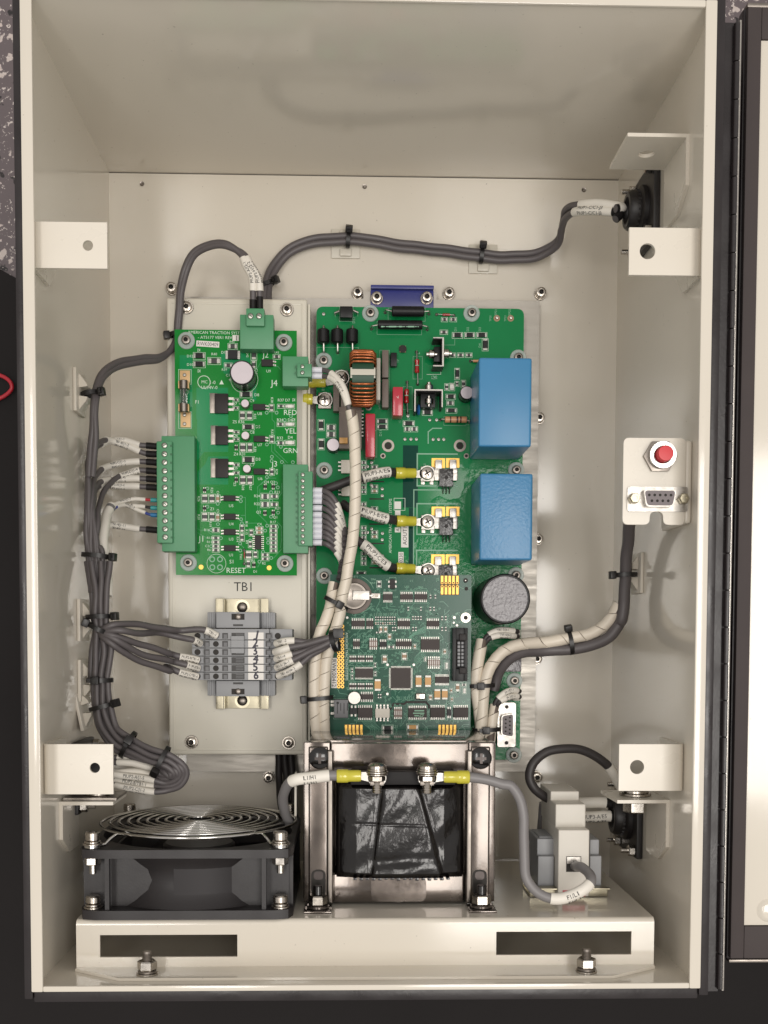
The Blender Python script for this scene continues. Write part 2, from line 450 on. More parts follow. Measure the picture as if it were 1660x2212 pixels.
def spline(pts, step=2.0):
    """smooth curve through the points (Catmull-Rom, centripetal)"""
    pts = [Vector(p) for p in pts]
    if len(pts) == 2: pts = [pts[0], (pts[0] + pts[1]) / 2, pts[1]]
    q = [2 * pts[0] - pts[1]] + pts + [2 * pts[-1] - pts[-2]]; out = []
    for i in range(1, len(q) - 2):
        p0, p1, p2, p3_ = q[i - 1:i + 3]
        t0 = 0; t1 = t0 + max(1e-3, (p1 - p0).length ** 0.5); t2 = t1 + max(1e-3, (p2 - p1).length ** 0.5); t3 = t2 + max(1e-3, (p3_ - p2).length ** 0.5)
        n = max(2, int((p2 - p1).length / step))
        for k in range(n):
            t = t1 + (t2 - t1) * k / n
            a1 = p0 * ((t1 - t) / (t1 - t0)) + p1 * ((t - t0) / (t1 - t0)); a2 = p1 * ((t2 - t) / (t2 - t1)) + p2 * ((t - t1) / (t2 - t1))
            a3 = p2 * ((t3 - t) / (t3 - t2)) + p3_ * ((t - t2) / (t3 - t2))
            b1 = a1 * ((t2 - t) / (t2 - t0)) + a2 * ((t - t0) / (t2 - t0)); b2 = a2 * ((t3 - t) / (t3 - t1)) + a3 * ((t - t1) / (t3 - t1))
            out.append(b1 * ((t2 - t) / (t2 - t1)) + b2 * ((t - t1) / (t2 - t1)))
    out.append(pts[-1]); return out
class Curve:
    def __init__(s, pts, step=1.6):
        s.p = spline(pts, step); s.s = [0.0]
        for a, b in zip(s.p, s.p[1:]): s.s.append(s.s[-1] + (b - a).length)
        s.len = s.s[-1]
    def at(s, t):
        t = max(0, min(s.len, t))
        lo, hi = 0, len(s.s) - 1
        while hi - lo > 1:
            m = (lo + hi) // 2
            if s.s[m] <= t: lo = m
            else: hi = m
        d = s.p[hi] - s.p[lo]; k = (t - s.s[lo]) / max(1e-6, s.s[hi] - s.s[lo])
        return s.p[lo] + d * k, d.normalized()
    def sub(s, a, b, step=1.6):
        n = max(2, int((b - a) / step)); return [s.at(a + (b - a) * i / n)[0] for i in range(n + 1)]
    def near(s, p):
        p = Vector(p); i = min(range(len(s.p)), key=lambda k: (s.p[k].xy - p.xy).length_squared); return s.s[i]
def wire(name, label, pts, r, m='wire_grey', bits=(), group=None, cat='wire', text=None, tsize=2.3, tflip=False, toff=None):
    """a wire as one thing; bits: (part name, from mm, to mm, radius, material) along its length (negative = from its end)"""
    c = Curve(pts); root = thing(name, label, cat, c.p[0], group)
    ph = sum(ord(ch) * (i + 1) for i, ch in enumerate(label)) % 628 / 100.0          # hand-laid: small waver along the wire
    for i, p in enumerate(c.p):
        s_ = c.s[i]; fd = min(1.0, s_ / 12, (c.len - s_) / 12); d = (c.p[min(i + 1, len(c.p) - 1)] - c.p[max(i - 1, 0)]).normalized(); _, n_, b_ = cross_frame(d)
        c.p[i] = p + (b_ * (0.32 * math.sin(s_ / 8.5 + ph) + 0.16 * math.sin(s_ / 3.7 + 2 * ph)) + n_ * 0.2 * math.sin(s_ / 6.1 + 3 * ph)) * max(0, fd)
    b = MB(); b.tube(c.p, r); b.build('insulation', m, root)
    for bit in bits:
        nm, a, e, br, bm = bit[:5]
        a = a if a >= 0 else c.len + a; e = e if e > 0 else c.len + e
        q = MB(); q.tube(c.sub(a, e), br, 12); so = q.build(nm, bm, root)
        if len(bit) > 5 and bit[5]: sleeve_text(c, a, e, br, bit[5], so, tsize, tflip)
    return root, c
def sleeve_text(c, a, e, r, t, parent, size=2.3, flip=False):
    b = MB(); vs, fs, w = text_geo(t)
    sx = min(1.0, (e - a) * 0.86 / max(0.1, w * size))
    for row in (0.12, -1.0):
        out = []
        for v in vs:
            x = (v.x - w / 2) * size * sx; y = (v.y - 0.30) * size
            ang = (y + row * size) / r
            if abs(ang) > 1.5: ang = math.copysign(1.5, ang)
            if flip: x, ang = -x, -ang
            p, d = c.at((a + e) / 2 + x); d, n, bb = cross_frame(d)
            out.append(p + (n * math.cos(ang) + n.cross(d) * math.sin(ang)) * (r + 0.06 + (0.72 * size) ** 2 / (8 * r)))
        b.add(out, fs)
    return b.build('lettering', 'print_black', parent, smooth=False)
# ================================================================= setting
WX, YT, YB, ZF = 178.0, 315.0, -195.0, 203.0
b = MB(); b.box(-2500, -2500, -62, 2500, 2500, -60); tag(b.build('floor', 'speckled_floor', smooth=False), 'dark floor with white and black flecks', 'floor', kind='structure')
b = MB()
e1 = at(FD(-40, 560), -58); e2 = at(FD(60, 615), -58)
b.prism([(-2000, e1.y), (e1.x, e1.y), (e2.x, e2.y), (1800, e2.y), (1800, -2200), (-2000, -2200)], -60, -56)
tag(b.build('bench_mat', 'bench_dark', smooth=False), 'dark mat under the box', 'mat', kind='structure')
c = [at(FD(-60, 806), -54), at(FD(4, 812), -52), at(FD(23, 826), -51), at(FD(26, 838), -51), at(FD(10, 855), -53), at(FD(-60, 880), -54)]
b = MB(); b.tube(spline(c), 1.5); tag(b.build('red_wire', 'wire_red'), 'thin red wire looping out on the dark mat left of the box', 'wire')

# ================================================================= enclosure
def plate_hole(b, x0, y0, x1, y1, z0, z1, holes, mi=0, xf=None, n=28):
    """flat plate with one round hole"""
    cx, cy, r = holes
    an = [2 * PI * i / n for i in range(n)] + [math.atan2(y - cy, x - cx) % (2 * PI) for x in (x0, x1) for y in (y0, y1)]
    an = sorted(an); vs = []; k = len(an)
    for a in an:
        ca, sa = math.cos(a), math.sin(a); t = 1e9
        if ca > 1e-9: t = min(t, (x1 - cx) / ca)
        if ca < -1e-9: t = min(t, (x0 - cx) / ca)
        if sa > 1e-9: t = min(t, (y1 - cy) / sa)
        if sa < -1e-9: t = min(t, (y0 - cy) / sa)
        for z in (z0, z1): vs += [(cx + r * ca, cy + r * sa, z), (cx + t * ca, cy + t * sa, z)]
    fs = []
    for i in range(k):
        p, q = 4 * i, 4 * ((i + 1) % k)
        fs += [(p + 2, p + 3, q + 3, q + 2), (p, q, q + 1, p + 1), (p + 1, q + 1, q + 3, p + 3), (p, p + 2, q + 2, q)]
    if xf: vs = [xf @ Vector(v) for v in vs]
    return b.add(vs, fs, mi)

enc = thing('enclosure', 'open cream-painted steel electrical box with black outside', 'electrical box', (0, 60, -56))
b = MB(); b.box(-WX, YB, -2, WX, YT - 0.6, 0); b.build('back_panel', 'cream_paint', enc)
b = MB(); b.box(-WX, YT - 0.55, -2, WX, YT - 0.05, -0.5); b.build('corner_seam', 'socket_dark', enc)
b = MB(); b.box(-WX - 2, YB - 2, -2, -WX, YT + 9.2, ZF - 2.2); b.build('side_wall', 'cream_paint', enc)
b = MB(); b.box(WX, YB - 2, -2, WX + 2, YT + 9.2, ZF - 2.2); b.build('side_wall', 'cream_paint', enc)
b = MB(); b.prism([(YT, -2), (YT + 2, -2), (YT + 3.2, 172), (YT + 8.4, ZF - 2.2), (YT + 6.4, ZF - 2.2), (YT + 1.2, 172), (YT, 0)], -WX, WX, xf=Matrix(((0, 0, 1, 0), (1, 0, 0, 0), (0, 1, 0, 0), (0, 0, 0, 1)))); b.build('upper_wall', 'cream_paint', enc)
b = MB(); b.box(-WX, YB - 2, -2, WX, YB, ZF - 2.2); b.build('lower_wall', 'cream_paint', enc)
LI = 4.2
b = MB(); b.box(-WX - 2, YB - 2, ZF - 2.2, -WX - 2 + LI + 2, YT + 9.2, ZF, bev=0.9); b.build('rim', 'cream_paint', enc)
b = MB(); b.box(WX + 2 - LI - 2, YB - 2, ZF - 2.2, WX + 2, YT + 9.2, ZF, bev=0.9); b.build('rim', 'cream_paint', enc)
b = MB(); b.box(-WX + LI - 0.1, YT + 5.4, ZF - 2.25, WX - LI + 0.1, YT + 9.15, ZF - 0.05, bev=0.9); b.build('rim', 'cream_paint', enc)
b = MB(); b.box(-WX + LI - 0.1, YB - 1.95, ZF - 2.25, WX - LI + 0.1, YB + 1.2, ZF - 0.05, bev=0.9); b.build('rim', 'cream_paint', enc)
# black outside skin with its collar
b = MB()
b.box(-WX - 6.8, YB - 7, ZF - 26, -WX - 2.05, YT + 13, ZF - 3.5, bev=1.2)
b.box(-WX - 3.4, YB - 3.4, -56, -WX - 2.06, YT + 3.4, ZF - 26.5)
b.build('outer_skin', 'black_paint', enc)
b = MB()
b.box(WX + 2.05, YB - 7, ZF - 26, WX + 7.5, YT + 13, ZF - 3.5, bev=1.2)
b.box(WX + 2.06, YB - 3.4, -56, WX + 3.4, YT + 3.4, ZF - 26.5)
b.build('outer_skin', 'black_paint', enc)
b = MB()
b.box(-WX - 2, YB - 9, ZF - 26, WX + 2, YB - 2.05, ZF - 4.5, bev=1.2)
b.box(-WX - 2, YB - 3.4, -56, WX + 2, YB - 2.06, ZF - 26.5)
b.build('outer_skin', 'black_paint', enc)
b = MB()
b.box(-WX - 2, YT + 9.25, ZF - 26, WX + 2, YT + 13, ZF - 3.5, bev=1.2)
b.box(-WX - 2, YT + 9.26, -56, WX + 2, YT + 10.6, ZF - 26.5)
b.build('outer_skin', 'black_paint', enc)
for q in ((307, 397), (788, 403), (1262, 410)):
    w = at(FD(*q), 0.2); b = MB(); b.lathe([(1.55, 0), (1.55, 0.5), (1.0, 0.35), (0.9, 0.15), (0, 0.15)], w, n=16); b.build('panel_hole', 'dull_steel', enc)
# piano hinge
hx = at(FD(1577, 1000), 198).x; hx2 = at(FD(1590, 1000), 198).x
b = MB(); b.box(WX + 7.6, YB - 6, ZF - 12, hx - 0.2, YT + 2, ZF - 8); hl = b.build('hinge_leaf', 'black_paint', enc)
ylo, yhi = YB - 4, YT + 1; nk = 26; kh = (yhi - ylo) / nk; kb = MB()
kb.cyl((0, 0, 0), 2.1, kh - 0.45, axis=(0, 1, 0), n=14, bev=0.15)
k0 = kb.build('hinge_knuckle', 'black_paint', enc, origin=(0, 0, 0)); me = k0.data; bpy.data.objects.remove(k0)
for i in range(nk): place(me, 'hinge_knuckle', (hx + 0.6, ylo + i * kh, ZF - 6.5), enc)
b = MB(); b.cyl((hx + 1.5, ylo - 0.6, ZF - 5.2), 0.75, yhi - ylo + 1.2, axis=(0, 1, 0), n=8); b.build('hinge_pin', 'steel', enc)

# ================================================================= door
dz = 190.0
def dX(u): return at(FD(u, 1100), dz).x
def dY(v): return at(FD(1640, v), dz).y
door = thing('enclosure_door', 'opened box door with black gasket border and cream inner panel', 'door', (dX(1660), 60, dz - 14))
x0, x1 = dX(1592), dX(1592) + 356
b = MB(); b.box(x0, dY(2076), dz - 12, x1, dY(8), dz - 3, bev=1.5); b.build('door_shell', 'black_paint', door)
b = MB(); gi = dX(1625)
b.box(x0 + 0.8, dY(2070), dz - 3, gi, dY(16), dz + 1.2, bev=0.9)
b.box(gi - 0.05, dY(2070), dz - 3, x1 - 10, dY(2000), dz + 1.15, bev=0.9)
b.box(gi - 0.05, dY(86), dz - 3, x1 - 10, dY(16), dz + 1.15, bev=0.9)
b.build('gasket', 'gasket_rubber', door)
b = MB(); b.box(gi + 0.05, dY(1999), dz - 3, x1 - 10, dY(87), dz + 0.2, bev=0.4); b.build('inner_panel', 'cream_paint', door)
b = MB(); b.box(x0 + 1, dY(14), dz - 8, x1, dY(3), dz - 0.5, bev=1.0); b.build('door_edge', 'dull_steel', door)
b = MB(); b.box(x0 + 1, dY(2082), dz - 8, x1, dY(2075), dz - 1.5, bev=0.8); b.build('door_edge', 'dull_steel', door)
w = at(FD(1660, 1967), dz); b = MB(); b.lathe([(6.5, 0.2), (6, 0.6), (4.6, 1.8), (3.6, 2.2), (0, 2.2)], w, n=24); b.build('weld_dimple', 'cream_paint', door)

# ================================================================= shelf along the lower wall
SZ = 170.0
ys = at(M(700, 203), SZ).y; sx0 = at(M(228, 300), SZ).x; sx1 = at(N(1168, 300), SZ).x; yf = YB + 0.1
shelf = thing('shelf', 'folded cream steel shelf with two long slots along the lower wall', 'shelf', (0, yf, SZ / 2))
sl = [rc(M, 338, 275, 980, 376, SZ), rc(N, 488, 240, 1070, 338, SZ)]
b = MB()
xs = [sx0, sl[0][0], sl[0][2], sl[1][0], sl[1][2], sx1]
yb0 = yf + 1.6
for i in range(5):
    if i in (1, 3):
        s_ = sl[0] if i == 1 else sl[1]
        b.box(xs[i], yb0, SZ - 1.8, xs[i + 1], s_[1], SZ); b.box(xs[i], s_[3], SZ - 1.8, xs[i + 1], ys - 3, SZ)
    else: b.box(xs[i], yb0, SZ - 1.8, xs[i + 1], ys - 3, SZ)
# rounded fold from the front face to the top
pr = [(SZ - 3 + 3 * math.sin(a), ys - 3 + 3 * math.cos(a)) for a in [PI / 2 * i / 6 for i in range(7)]]
for (za, ya), (zb, yb_) in zip(pr, pr[1:]):
    b.add([(sx0, ya, za), (sx1, ya, za), (sx1, yb_, zb), (sx0, yb_, zb)], [(0, 1, 2, 3)])
b.build('front_face', 'cream_paint', shelf, sharp=50)
b = MB(); b.box(sx0, ys - 1.8, 8, sx1, ys, SZ - 3); b.build('top_face', 'cream_paint', shelf)
b = MB(); xf = Matrix(((1, 0, 0, 0), (0, 0, 1, 0), (0, 1, 0, 0), (0, 0, 0, 1)))
b.prism([(sx0, SZ - 1.8), (sx1, SZ - 1.8), (sx1, SZ + 3), (sx1 - 28, SZ + 21), (sx0 + 28, SZ + 21), (sx0, SZ + 3)], yf, yf + 1.6, xf=xf)
b.build('foot_flange', 'cream_paint', shelf)

def hexnut(b, c, r, h, axis, mi=0): b.lathe([(r * 0.9, 0), (r, h * 0.12), (r, h * 0.88), (r * 0.86, h)], c, axis, 6, mi)
def stud(name, label, base, axis, parent=None, k=1.0, bolt_h=13.0):
    t = thing(name, label, 'nut', base) if parent is None else parent
    ax = Vector(axis); base = Vector(base)
    b = MB(); b.cyl(base, 6.0 * k, 1.1 * k, axis, 24, bev=0.2); b.build('washer', 'stainless', t)
    b = MB(); b.cyl(base + ax * 1.15 * k, 5.2 * k, 1.4 * k, axis, 24, bev=0.3); b.build('lock_washer', 'dull_steel', t)
    b = MB(); hexnut(b, base + ax * 2.6 * k, 5.4 * k, 5.2 * k, axis); b.build('hex_nut', 'steel', t, sharp=25)
    b = MB(); b.lathe([(2.7 * k, 0)] + [(2.7 * k if i % 2 else 2.4 * k, (0.4 * i + 7.5) * k) for i in range(12)] + [(2.3 * k, bolt_h * k), (0, bolt_h * k)], base, axis, 14); b.build('threaded_stud', 'dull_steel', t)
    return t
for Rg, x, y, lb in ((M, 557, 462, 'hex nut on stud in front of the left slot of the shelf'), (N, 876, 412, 'hex nut on stud in front of the right slot of the shelf')):
    w = aty(Rg(x, y), yf + 1.65); stud('stud_nut', lb, (w.x, yf + 1.65, min(w.z, SZ + 14)), (0, 1, 0))

# ================================================================= brackets welded to the walls
def tab(name, label, Rg, x0, y0, x1, y1, z, hole, side, diag=True, cut=None, hole_dark=None):
    X0, Y0, X1, Y1 = rc(Rg, x0, y0, x1, y1, z)
    if side < 0: X0 = -WX + 0.05
    else: X1 = WX - 0.05
    t = thing(name, label, 'bracket', ((X0 + X1) / 2, (Y0 + Y1) / 2, z - 2))
    h = at(Rg(hole[0], hole[1]), z); b = MB()
    xa, xb = (X0 + 4, X1) if side < 0 else (X0, X1 - 4)
    plate_hole(b, xa, Y0, xb, Y1, z - 2, z, (h.x, h.y, hole[2]))
    pr = [(4 * math.sin(a), 4 * math.cos(a)) for a in [PI / 2 * i / 6 for i in range(7)]]
    xe = xa if side < 0 else xb
    for (sa, ca), (sb, cb) in zip(pr, pr[1:]):
        b.add([(xe + side * sa, Y0, z - 4 + ca), (xe + side * sa, Y1, z - 4 + ca), (xe + side * sb, Y1, z - 4 + cb), (xe + side * sb, Y0, z - 4 + cb)], [(0, 1, 2, 3)])
    b.build('tab', 'bracket_paint', t, sharp=50)
    b = MB(); xw = (X0, X0 + 2) if side < 0 else (X1 - 2, X1)
    m4 = Matrix(((0, 0, 1, 0), (1, 0, 0, 0), (0, 1, 0, 0), (0, 0, 0, 1)))   # (y, z, x) -> (x, y, z)
    b.prism([(Y0, z - 4), (Y1, z - 4), (Y1, z - 44), (Y0 + 14, z - 44), (Y0, z - 30)], xw[0], xw[1], xf=m4)
    b.build('wall_leg', 'bracket_paint', t)
    return t
tab('panel_bracket', 'cream bracket tab with one hole high on the left wall', FD, 77, 478, 232, 580, 195, (190, 530, 2.7), -1)
tab('panel_bracket', 'cream bracket tab with dark hole low on the left wall above the fan', FD, 92, 1608, 245, 1716, 184, (205, 1659, 2.8), -1)
tab('panel_bracket', 'cream bracket tab with one hole under the round connector on the right wall', O, 470, 1010, 1062, 1425, 193, (625, 1215, 4.2), 1)
tab('panel_bracket', 'bright cream bracket tab above the angle bracket low on the right wall', L, 960, 245, 1482, 598, 175, (1095, 418, 4.0), 1)

def angle(name, label, side, Y, xin, za, zb, legdown, hole, bolt=None):
    """angle bracket: plate level Y reaching from the wall to xin, leg along the wall"""
    xw = side * (WX - 0.05)
    t = thing(name, label, 'bracket', ((xw + xin) / 2, Y, (za + zb) / 2))
    b = MB(); m = Matrix(((1, 0, 0, 0), (0, 0, 1, 0), (0, 1, 0, 0), (0, 0, 0, 1)))     # (x, z, y)
    lo, hi = min(xin, xw - side * 2), max(xin, xw - side * 2)
    plate_hole(b, lo, za, hi, zb, Y - 2, Y, (hole[0], hole[1], hole[2]), xf=m)
    b.build('level_plate', 'bracket_paint', t)
    b = MB(); m4 = Matrix(((0, 0, 1, 0), (1, 0, 0, 0), (0, 1, 0, 0), (0, 0, 0, 1)))
    l = legdown
    b.prism([(Y, za), (Y, zb), (Y - l + 10, zb), (Y - l, zb - 16), (Y - l, za)], min(xw, xw - side * 2), max(xw, xw - side * 2), xf=m4)
    b.build('wall_leg', 'bracket_paint', t)
    return t
w1, w2 = p3(O, 455, 197, 165), p3(O, 775, 410, 130)
angle('angle_bracket', 'cream angle bracket with hole above the round connector high on the right wall', 1, w1.y, w1.x, 122, 165, 38, ((w1.x + WX) / 2 - 1, 143, 4.6))
w1 = p3(K, 520, 462, 150)
t = angle('angle_bracket', 'cream angle bracket with bolt washer below the tab low on the left wall', -1, w1.y, w1.x, 112, 150, 32, (p3(K, 430, 430, 132).x, 132, 3.0))
wc = p3(K, 430, 430, 132)
b = MB(); b.box(wc.x - 17, w1.y + 0.2, 116, w1.x + 1, w1.y + 1.6, 146); b.build('backing_plate', 'dull_steel', t)
b = MB(); b.cyl((wc.x, w1.y + 1.7, 132), 7.5, 1.4, (0, 1, 0), 24, bev=0.3); b.cyl((wc.x, w1.y + 3.1, 132), 4, 1.6, (0, 1, 0), 20, bev=0.5); b.build('bolt_head', 'stainless', t)
w1 = p3(L, 945, 668, 147)
t = angle('angle_bracket', 'cream angle bracket with hex bolt below the bright tab low on the right wall', 1, w1.y, w1.x, 104, 147, 38, (p3(L, 1075, 690, 128).x, 128, 3.0))
wc = p3(L, 1085, 660, 130)
b = MB(); b.cyl((wc.x, w1.y + 0.1, 128), 9.5, 1.6, (0, 1, 0), 28, bev=0.3); b.cyl((wc.x, w1.y + 1.75, 128), 8, 1.8, (0, 1, 0), 28, bev=0.3); b.cyl((wc.x, w1.y + 3.6, 128), 6.2, 3, (0, 1, 0), 24, bev=0.5); b.build('washer_stack', 'stainless', t)
b = MB(); b.cyl((wc.x, w1.y - 3.2, 128), 8.5, 1.1, (0, 1, 0), 28, bev=0.2); hexnut(b, (wc.x, w1.y - 3.3, 128), 7.2, 7.0, (0, -1, 0)); b.build('hex_bolt', 'steel', t, sharp=25)

# bracket with push button and data port on the right wall
z = 180
X0, Y0, X1, Y1 = rc(P, 415, 233, 1000, 978, z)
t = thing('switch_bracket', 'white bracket on the right wall that carries a push button and data port', 'bracket', ((X0 + X1) / 2, (Y0 + Y1) / 2, z - 2))
def PX(x): return p3(P, x, 600, z).x
def PY(y): return p3(P, 700, y, z).y
def rr(pts, r, n=4):
    """round the corners of a polygon"""
    out = []; k = len(pts)
    for i in range(k):
        a, c, d = Vector(pts[i - 1]), Vector(pts[i]), Vector(pts[(i + 1) % k])
        u, w = (a - c), (d - c); q = min(r, u.length * 0.45, w.length * 0.45); u.normalize(); w.normalize()
        for j in range(n + 1):
            s_ = j / n; p1 = c + u * q * (1 - s_); p2 = c + w * q * s_
            out.append(tuple(c + u * q * (1 - s_) ** 2 + w * q * s_ ** 2))
    return out
poly = [(PX(415), PY(233)), (WX - 4, PY(233)), (WX - 4, PY(978)), (PX(765), PY(978)), (PX(765), PY(865)), (PX(648), PY(865)), (PX(648), PY(978)), (PX(415), PY(978))]
b = MB(); b.prism(rr(poly, 3.2), z - 2, z); b.box(WX - 4.2, PY(978) + 1, z - 46, WX - 0.05, PY(233) - 1, z - 0.4, bev=1.9, seg=3); b.build('face_plate', 'bracket_paint', t, sharp=50)
bt = thing('push_button', 'round red push button in a chrome ring on the white bracket', 'button', p3(P, 735, 400, z))
c = p3(P, 728, 395, z); hb = MB(); hexnut(hb, c, 9.3, 2.6, (0, 0, 1)); hb.build('hex_nut', 'dull_steel', bt, sharp=25)
b = MB(); b.tubering(5.0, 7.2, 2.6, 7.5, c, n=32); b.build('bezel', 'chrome', bt)
b = MB(); b.lathe([(4.3, 2), (4.3, 12), (4.0, 12.6), (0, 12.8)], c, n=28); b.build('button_cap', 'button_red', bt)

def dsub(name, label, Rg, x0, y0, x1, y1, z, vertical=False, jack=True, parent=None):
    """nine-hole data port; long side between (x0,y0) and (x1,y1)"""
    X0, Y0, X1, Y1 = rc(Rg, x0, y0, x1, y1, z); cx, cy = (X0 + X1) / 2, (Y0 + Y1) / 2
    t = thing(name, label, 'data port', (cx, cy, z)) if parent is None else parent
    R0 = Matrix.Translation((cx, cy, 0)) @ (Matrix.Rotation(-PI / 2, 4, 'Z') if vertical else Matrix.Identity(4))
    lw, lh = (Y1 - Y0, X1 - X0) if vertical else (X1 - X0, Y1 - Y0)
    b = MB(); b.prism(rr([(-lw / 2, -lh / 2), (lw / 2, -lh / 2), (lw / 2, lh / 2), (-lw / 2, lh / 2)], 1.6), z, z + 0.9, xf=R0); b.build('flange', 'tin', t)
    dpoly = lambda k, g: rr([(-8.4 * k - g, 4.3 + g), (8.4 * k + g, 4.3 + g), (7.0 * k + g, -4.3 - g), (-7.0 * k - g, -4.3 - g)], 1.8)
    sc = lw / 31.0
    b = MB(); b.prism([(x * sc, y * sc) for x, y in dpoly(1, 0.0)], z + 0.9, z + 5.6, xf=R0); b.build('shell', 'tin', t)
    b = MB(); b.prism([(x * sc, y * sc) for x, y in dpoly(1, -0.55)], z + 5.0, z + 5.75, xf=R0); ins = b.build('insert', 'socket_grey', t)
    for i in range(9):
        px, py = ((i - 2) * 2.77, 1.5) if i < 5 else ((i - 6.5) * 2.77, -1.4)
        w = R0 @ Vector((px * sc, py * sc, z + 5.2)); b = MB(); b.cyl(w, 0.72 * sc, 0.62, n=10); b.build('contact_hole', 'socket_dark', t)
    for s_ in (-1, 1):
        w = R0 @ Vector((s_ * 12.6 * sc, 0, z + 0.9)); b = MB()
        if jack: hexnut(b, w, 3.0, 4.6, (0, 0, 1)); b.tubering(1.2, 2.3, 4.6, 5.0, w, n=16); b.build('jack_screw', 'zinc_yellow', t, sharp=25)
        else: b.cyl(w, 1.35, 0.08, n=14); b.build('screw_hole', 'socket_dark', t)
    return t
dsub('data_port', 'silver nine-hole data port below the red button', P, 450, 652, 965, 868, z)

# threaded standoff holes are left as printed dots on the wall
for q in ((K, 257, 585), (K, 210, 612), (K, 250, 752)):
    w = p3(*q, 60); 
    pz = CAM + (w - CAM) * ((-WX - CAM.x) / (w.x - CAM.x)); b = MB(); b.lathe([(1.0, 0), (0.8, 0.3), (0, 0.35)], pz, (1, 0, 0), 10); b.build('weld_spot', 'bracket_paint', enc)
# ================================================================= component makers
_cache = {}
def cached(key, fn, mats, sharp=38):
    if key not in _cache:
        b = MB(); fn(b); o = b.build('proto', mats, None, sharp=sharp, origin=(0, 0, 0)); _cache[key] = o.data; bpy.data.objects.remove(o)
    return _cache[key]
def hexpoly(r, rot=0): return [(r * math.cos(PI / 3 * i + rot), r * math.sin(PI / 3 * i + rot)) for i in range(6)]
def socket_top(b, r, ri, z0, z1, mi, mdark, n=24, rb=0.6):
    """cap head with a hexagon socket"""
    b.lathe([(r, z0), (r, z1 - rb), (r - rb * 0.3, z1 - rb * 0.3), (r - rb, z1), (ri * 1.12, z1), (ri, z1 - 0.25)], n=n, mi=mi)
    b.f.pop(); b.m.pop()
    b.lathe([(ri, z1 - 0.25), (ri * 0.98, z1 - 1.8), (0, z1 - 2.0)], n=6, mi=mdark); b.f.pop(); b.m.pop()
    if False: pass
def cap_screw(b):
    b.cyl((0, 0, 0), 4.3, 0.9, n=28, bev=0.2); b.cyl((0, 0, 0.92), 3.6, 1.1, n=28, bev=0.25); socket_top(b, 3.4, 1.55, 2.0, 6.2, 0, 1)
def button_screw(b):
    b.cyl((0, 0, 0), 4.6, 0.9, n=28, bev=0.2); socket_top(b, 3.7, 1.5, 0.9, 3.4, 0, 1, rb=1.5)
def nylon_screw(b):
    b.lathe([(5.6, 0), (5.6, 0.9), (5.1, 1.3), (3.4, 1.3)], n=32, mi=2); socket_top(b, 2.9, 1.3, 1.2, 4.0, 0, 1)
def pan_screw(b):
    b.lathe([(4.5, 0), (4.5, 1.2), (4.0, 2.0), (2.4, 2.5), (0, 2.6)], n=28); b.box(-2.4, -0.45, 2.2, 2.4, 0.45, 2.75, mi=1); b.box(-0.45, -2.4, 2.2, 0.45, 2.4, 2.74, mi=1)
def put_screw(kind, Rg, x, y, z, parent, rot=None):
    fn = {'cap': cap_screw, 'button': button_screw, 'nylon': nylon_screw, 'pan': pan_screw}[kind]
    m = ['stainless' if kind != 'nylon' else 'dull_steel', 'socket_dark', 'nylon']
    w = at(Rg(x, y), z); return place(cached(kind, fn, m), 'screw', w, parent, rotz=random.uniform(0, 1.0) if rot is None else rot)
def smd(Bd, Rg, x0, y0, x1, y1, kind='resistor', outline=True, t=None):
    z = Bd['z']; a = rc(Rg, x0, y0, x1, y1, z); w, h = a[2] - a[0], a[3] - a[1]
    body = {'resistor': 'resistor_body', 'capacitor': 'ceramic_tan', 'diode': 'part_black', 'led': 'label_white', 'array': 'chip_grey', 'tantalum': 'tantalum'}[kind]
    t = t or {'resistor': 0.6, 'capacitor': 0.9, 'diode': 1.7, 'led': 0.9, 'array': 0.7, 'tantalum': 1.9}[kind]
    ho = w >= h; lw, lh = (w, h) if ho else (h, w); lw, lh = round(lw, 1), round(lh, 1); e = 0.26 if kind in ('resistor', 'capacitor', 'led') else 0.17
    def fn(b):
        b.box(-lw * (0.5 - e), -lh * 0.46, 0, lw * (0.5 - e), lh * 0.46, t, 0, bev=0.08, seg=1)
        hh = t * 0.9 if kind != 'diode' else t * 0.5
        for s_ in (-1, 1):
            xa, xb = sorted((s_ * lw * (0.5 - e), s_ * lw * 0.5)); b.box(xa, -lh * 0.42, 0, xb, lh * 0.42, hh, 1)
    me = cached((kind, lw, lh, t), fn, [body, 'solder'])
    o = place(me, kind if kind not in ('array', 'led') else {'array': 'resistor_array', 'led': 'indicator_lamp'}[kind], ((a[0] + a[2]) / 2, (a[1] + a[3]) / 2, z), Bd['root'], rotz=0 if ho else PI / 2)
    if outline:
        g = 0.45; pts = [(a[0] - g, a[1] - g), (a[2] + g, a[1] - g), (a[2] + g, a[3] + g), (a[0] - g, a[3] + g)]
        for i in range(4): Bd['silk'].line(pts[i], pts[(i + 1) % 4], 0.2, z + 0.05)
    return o
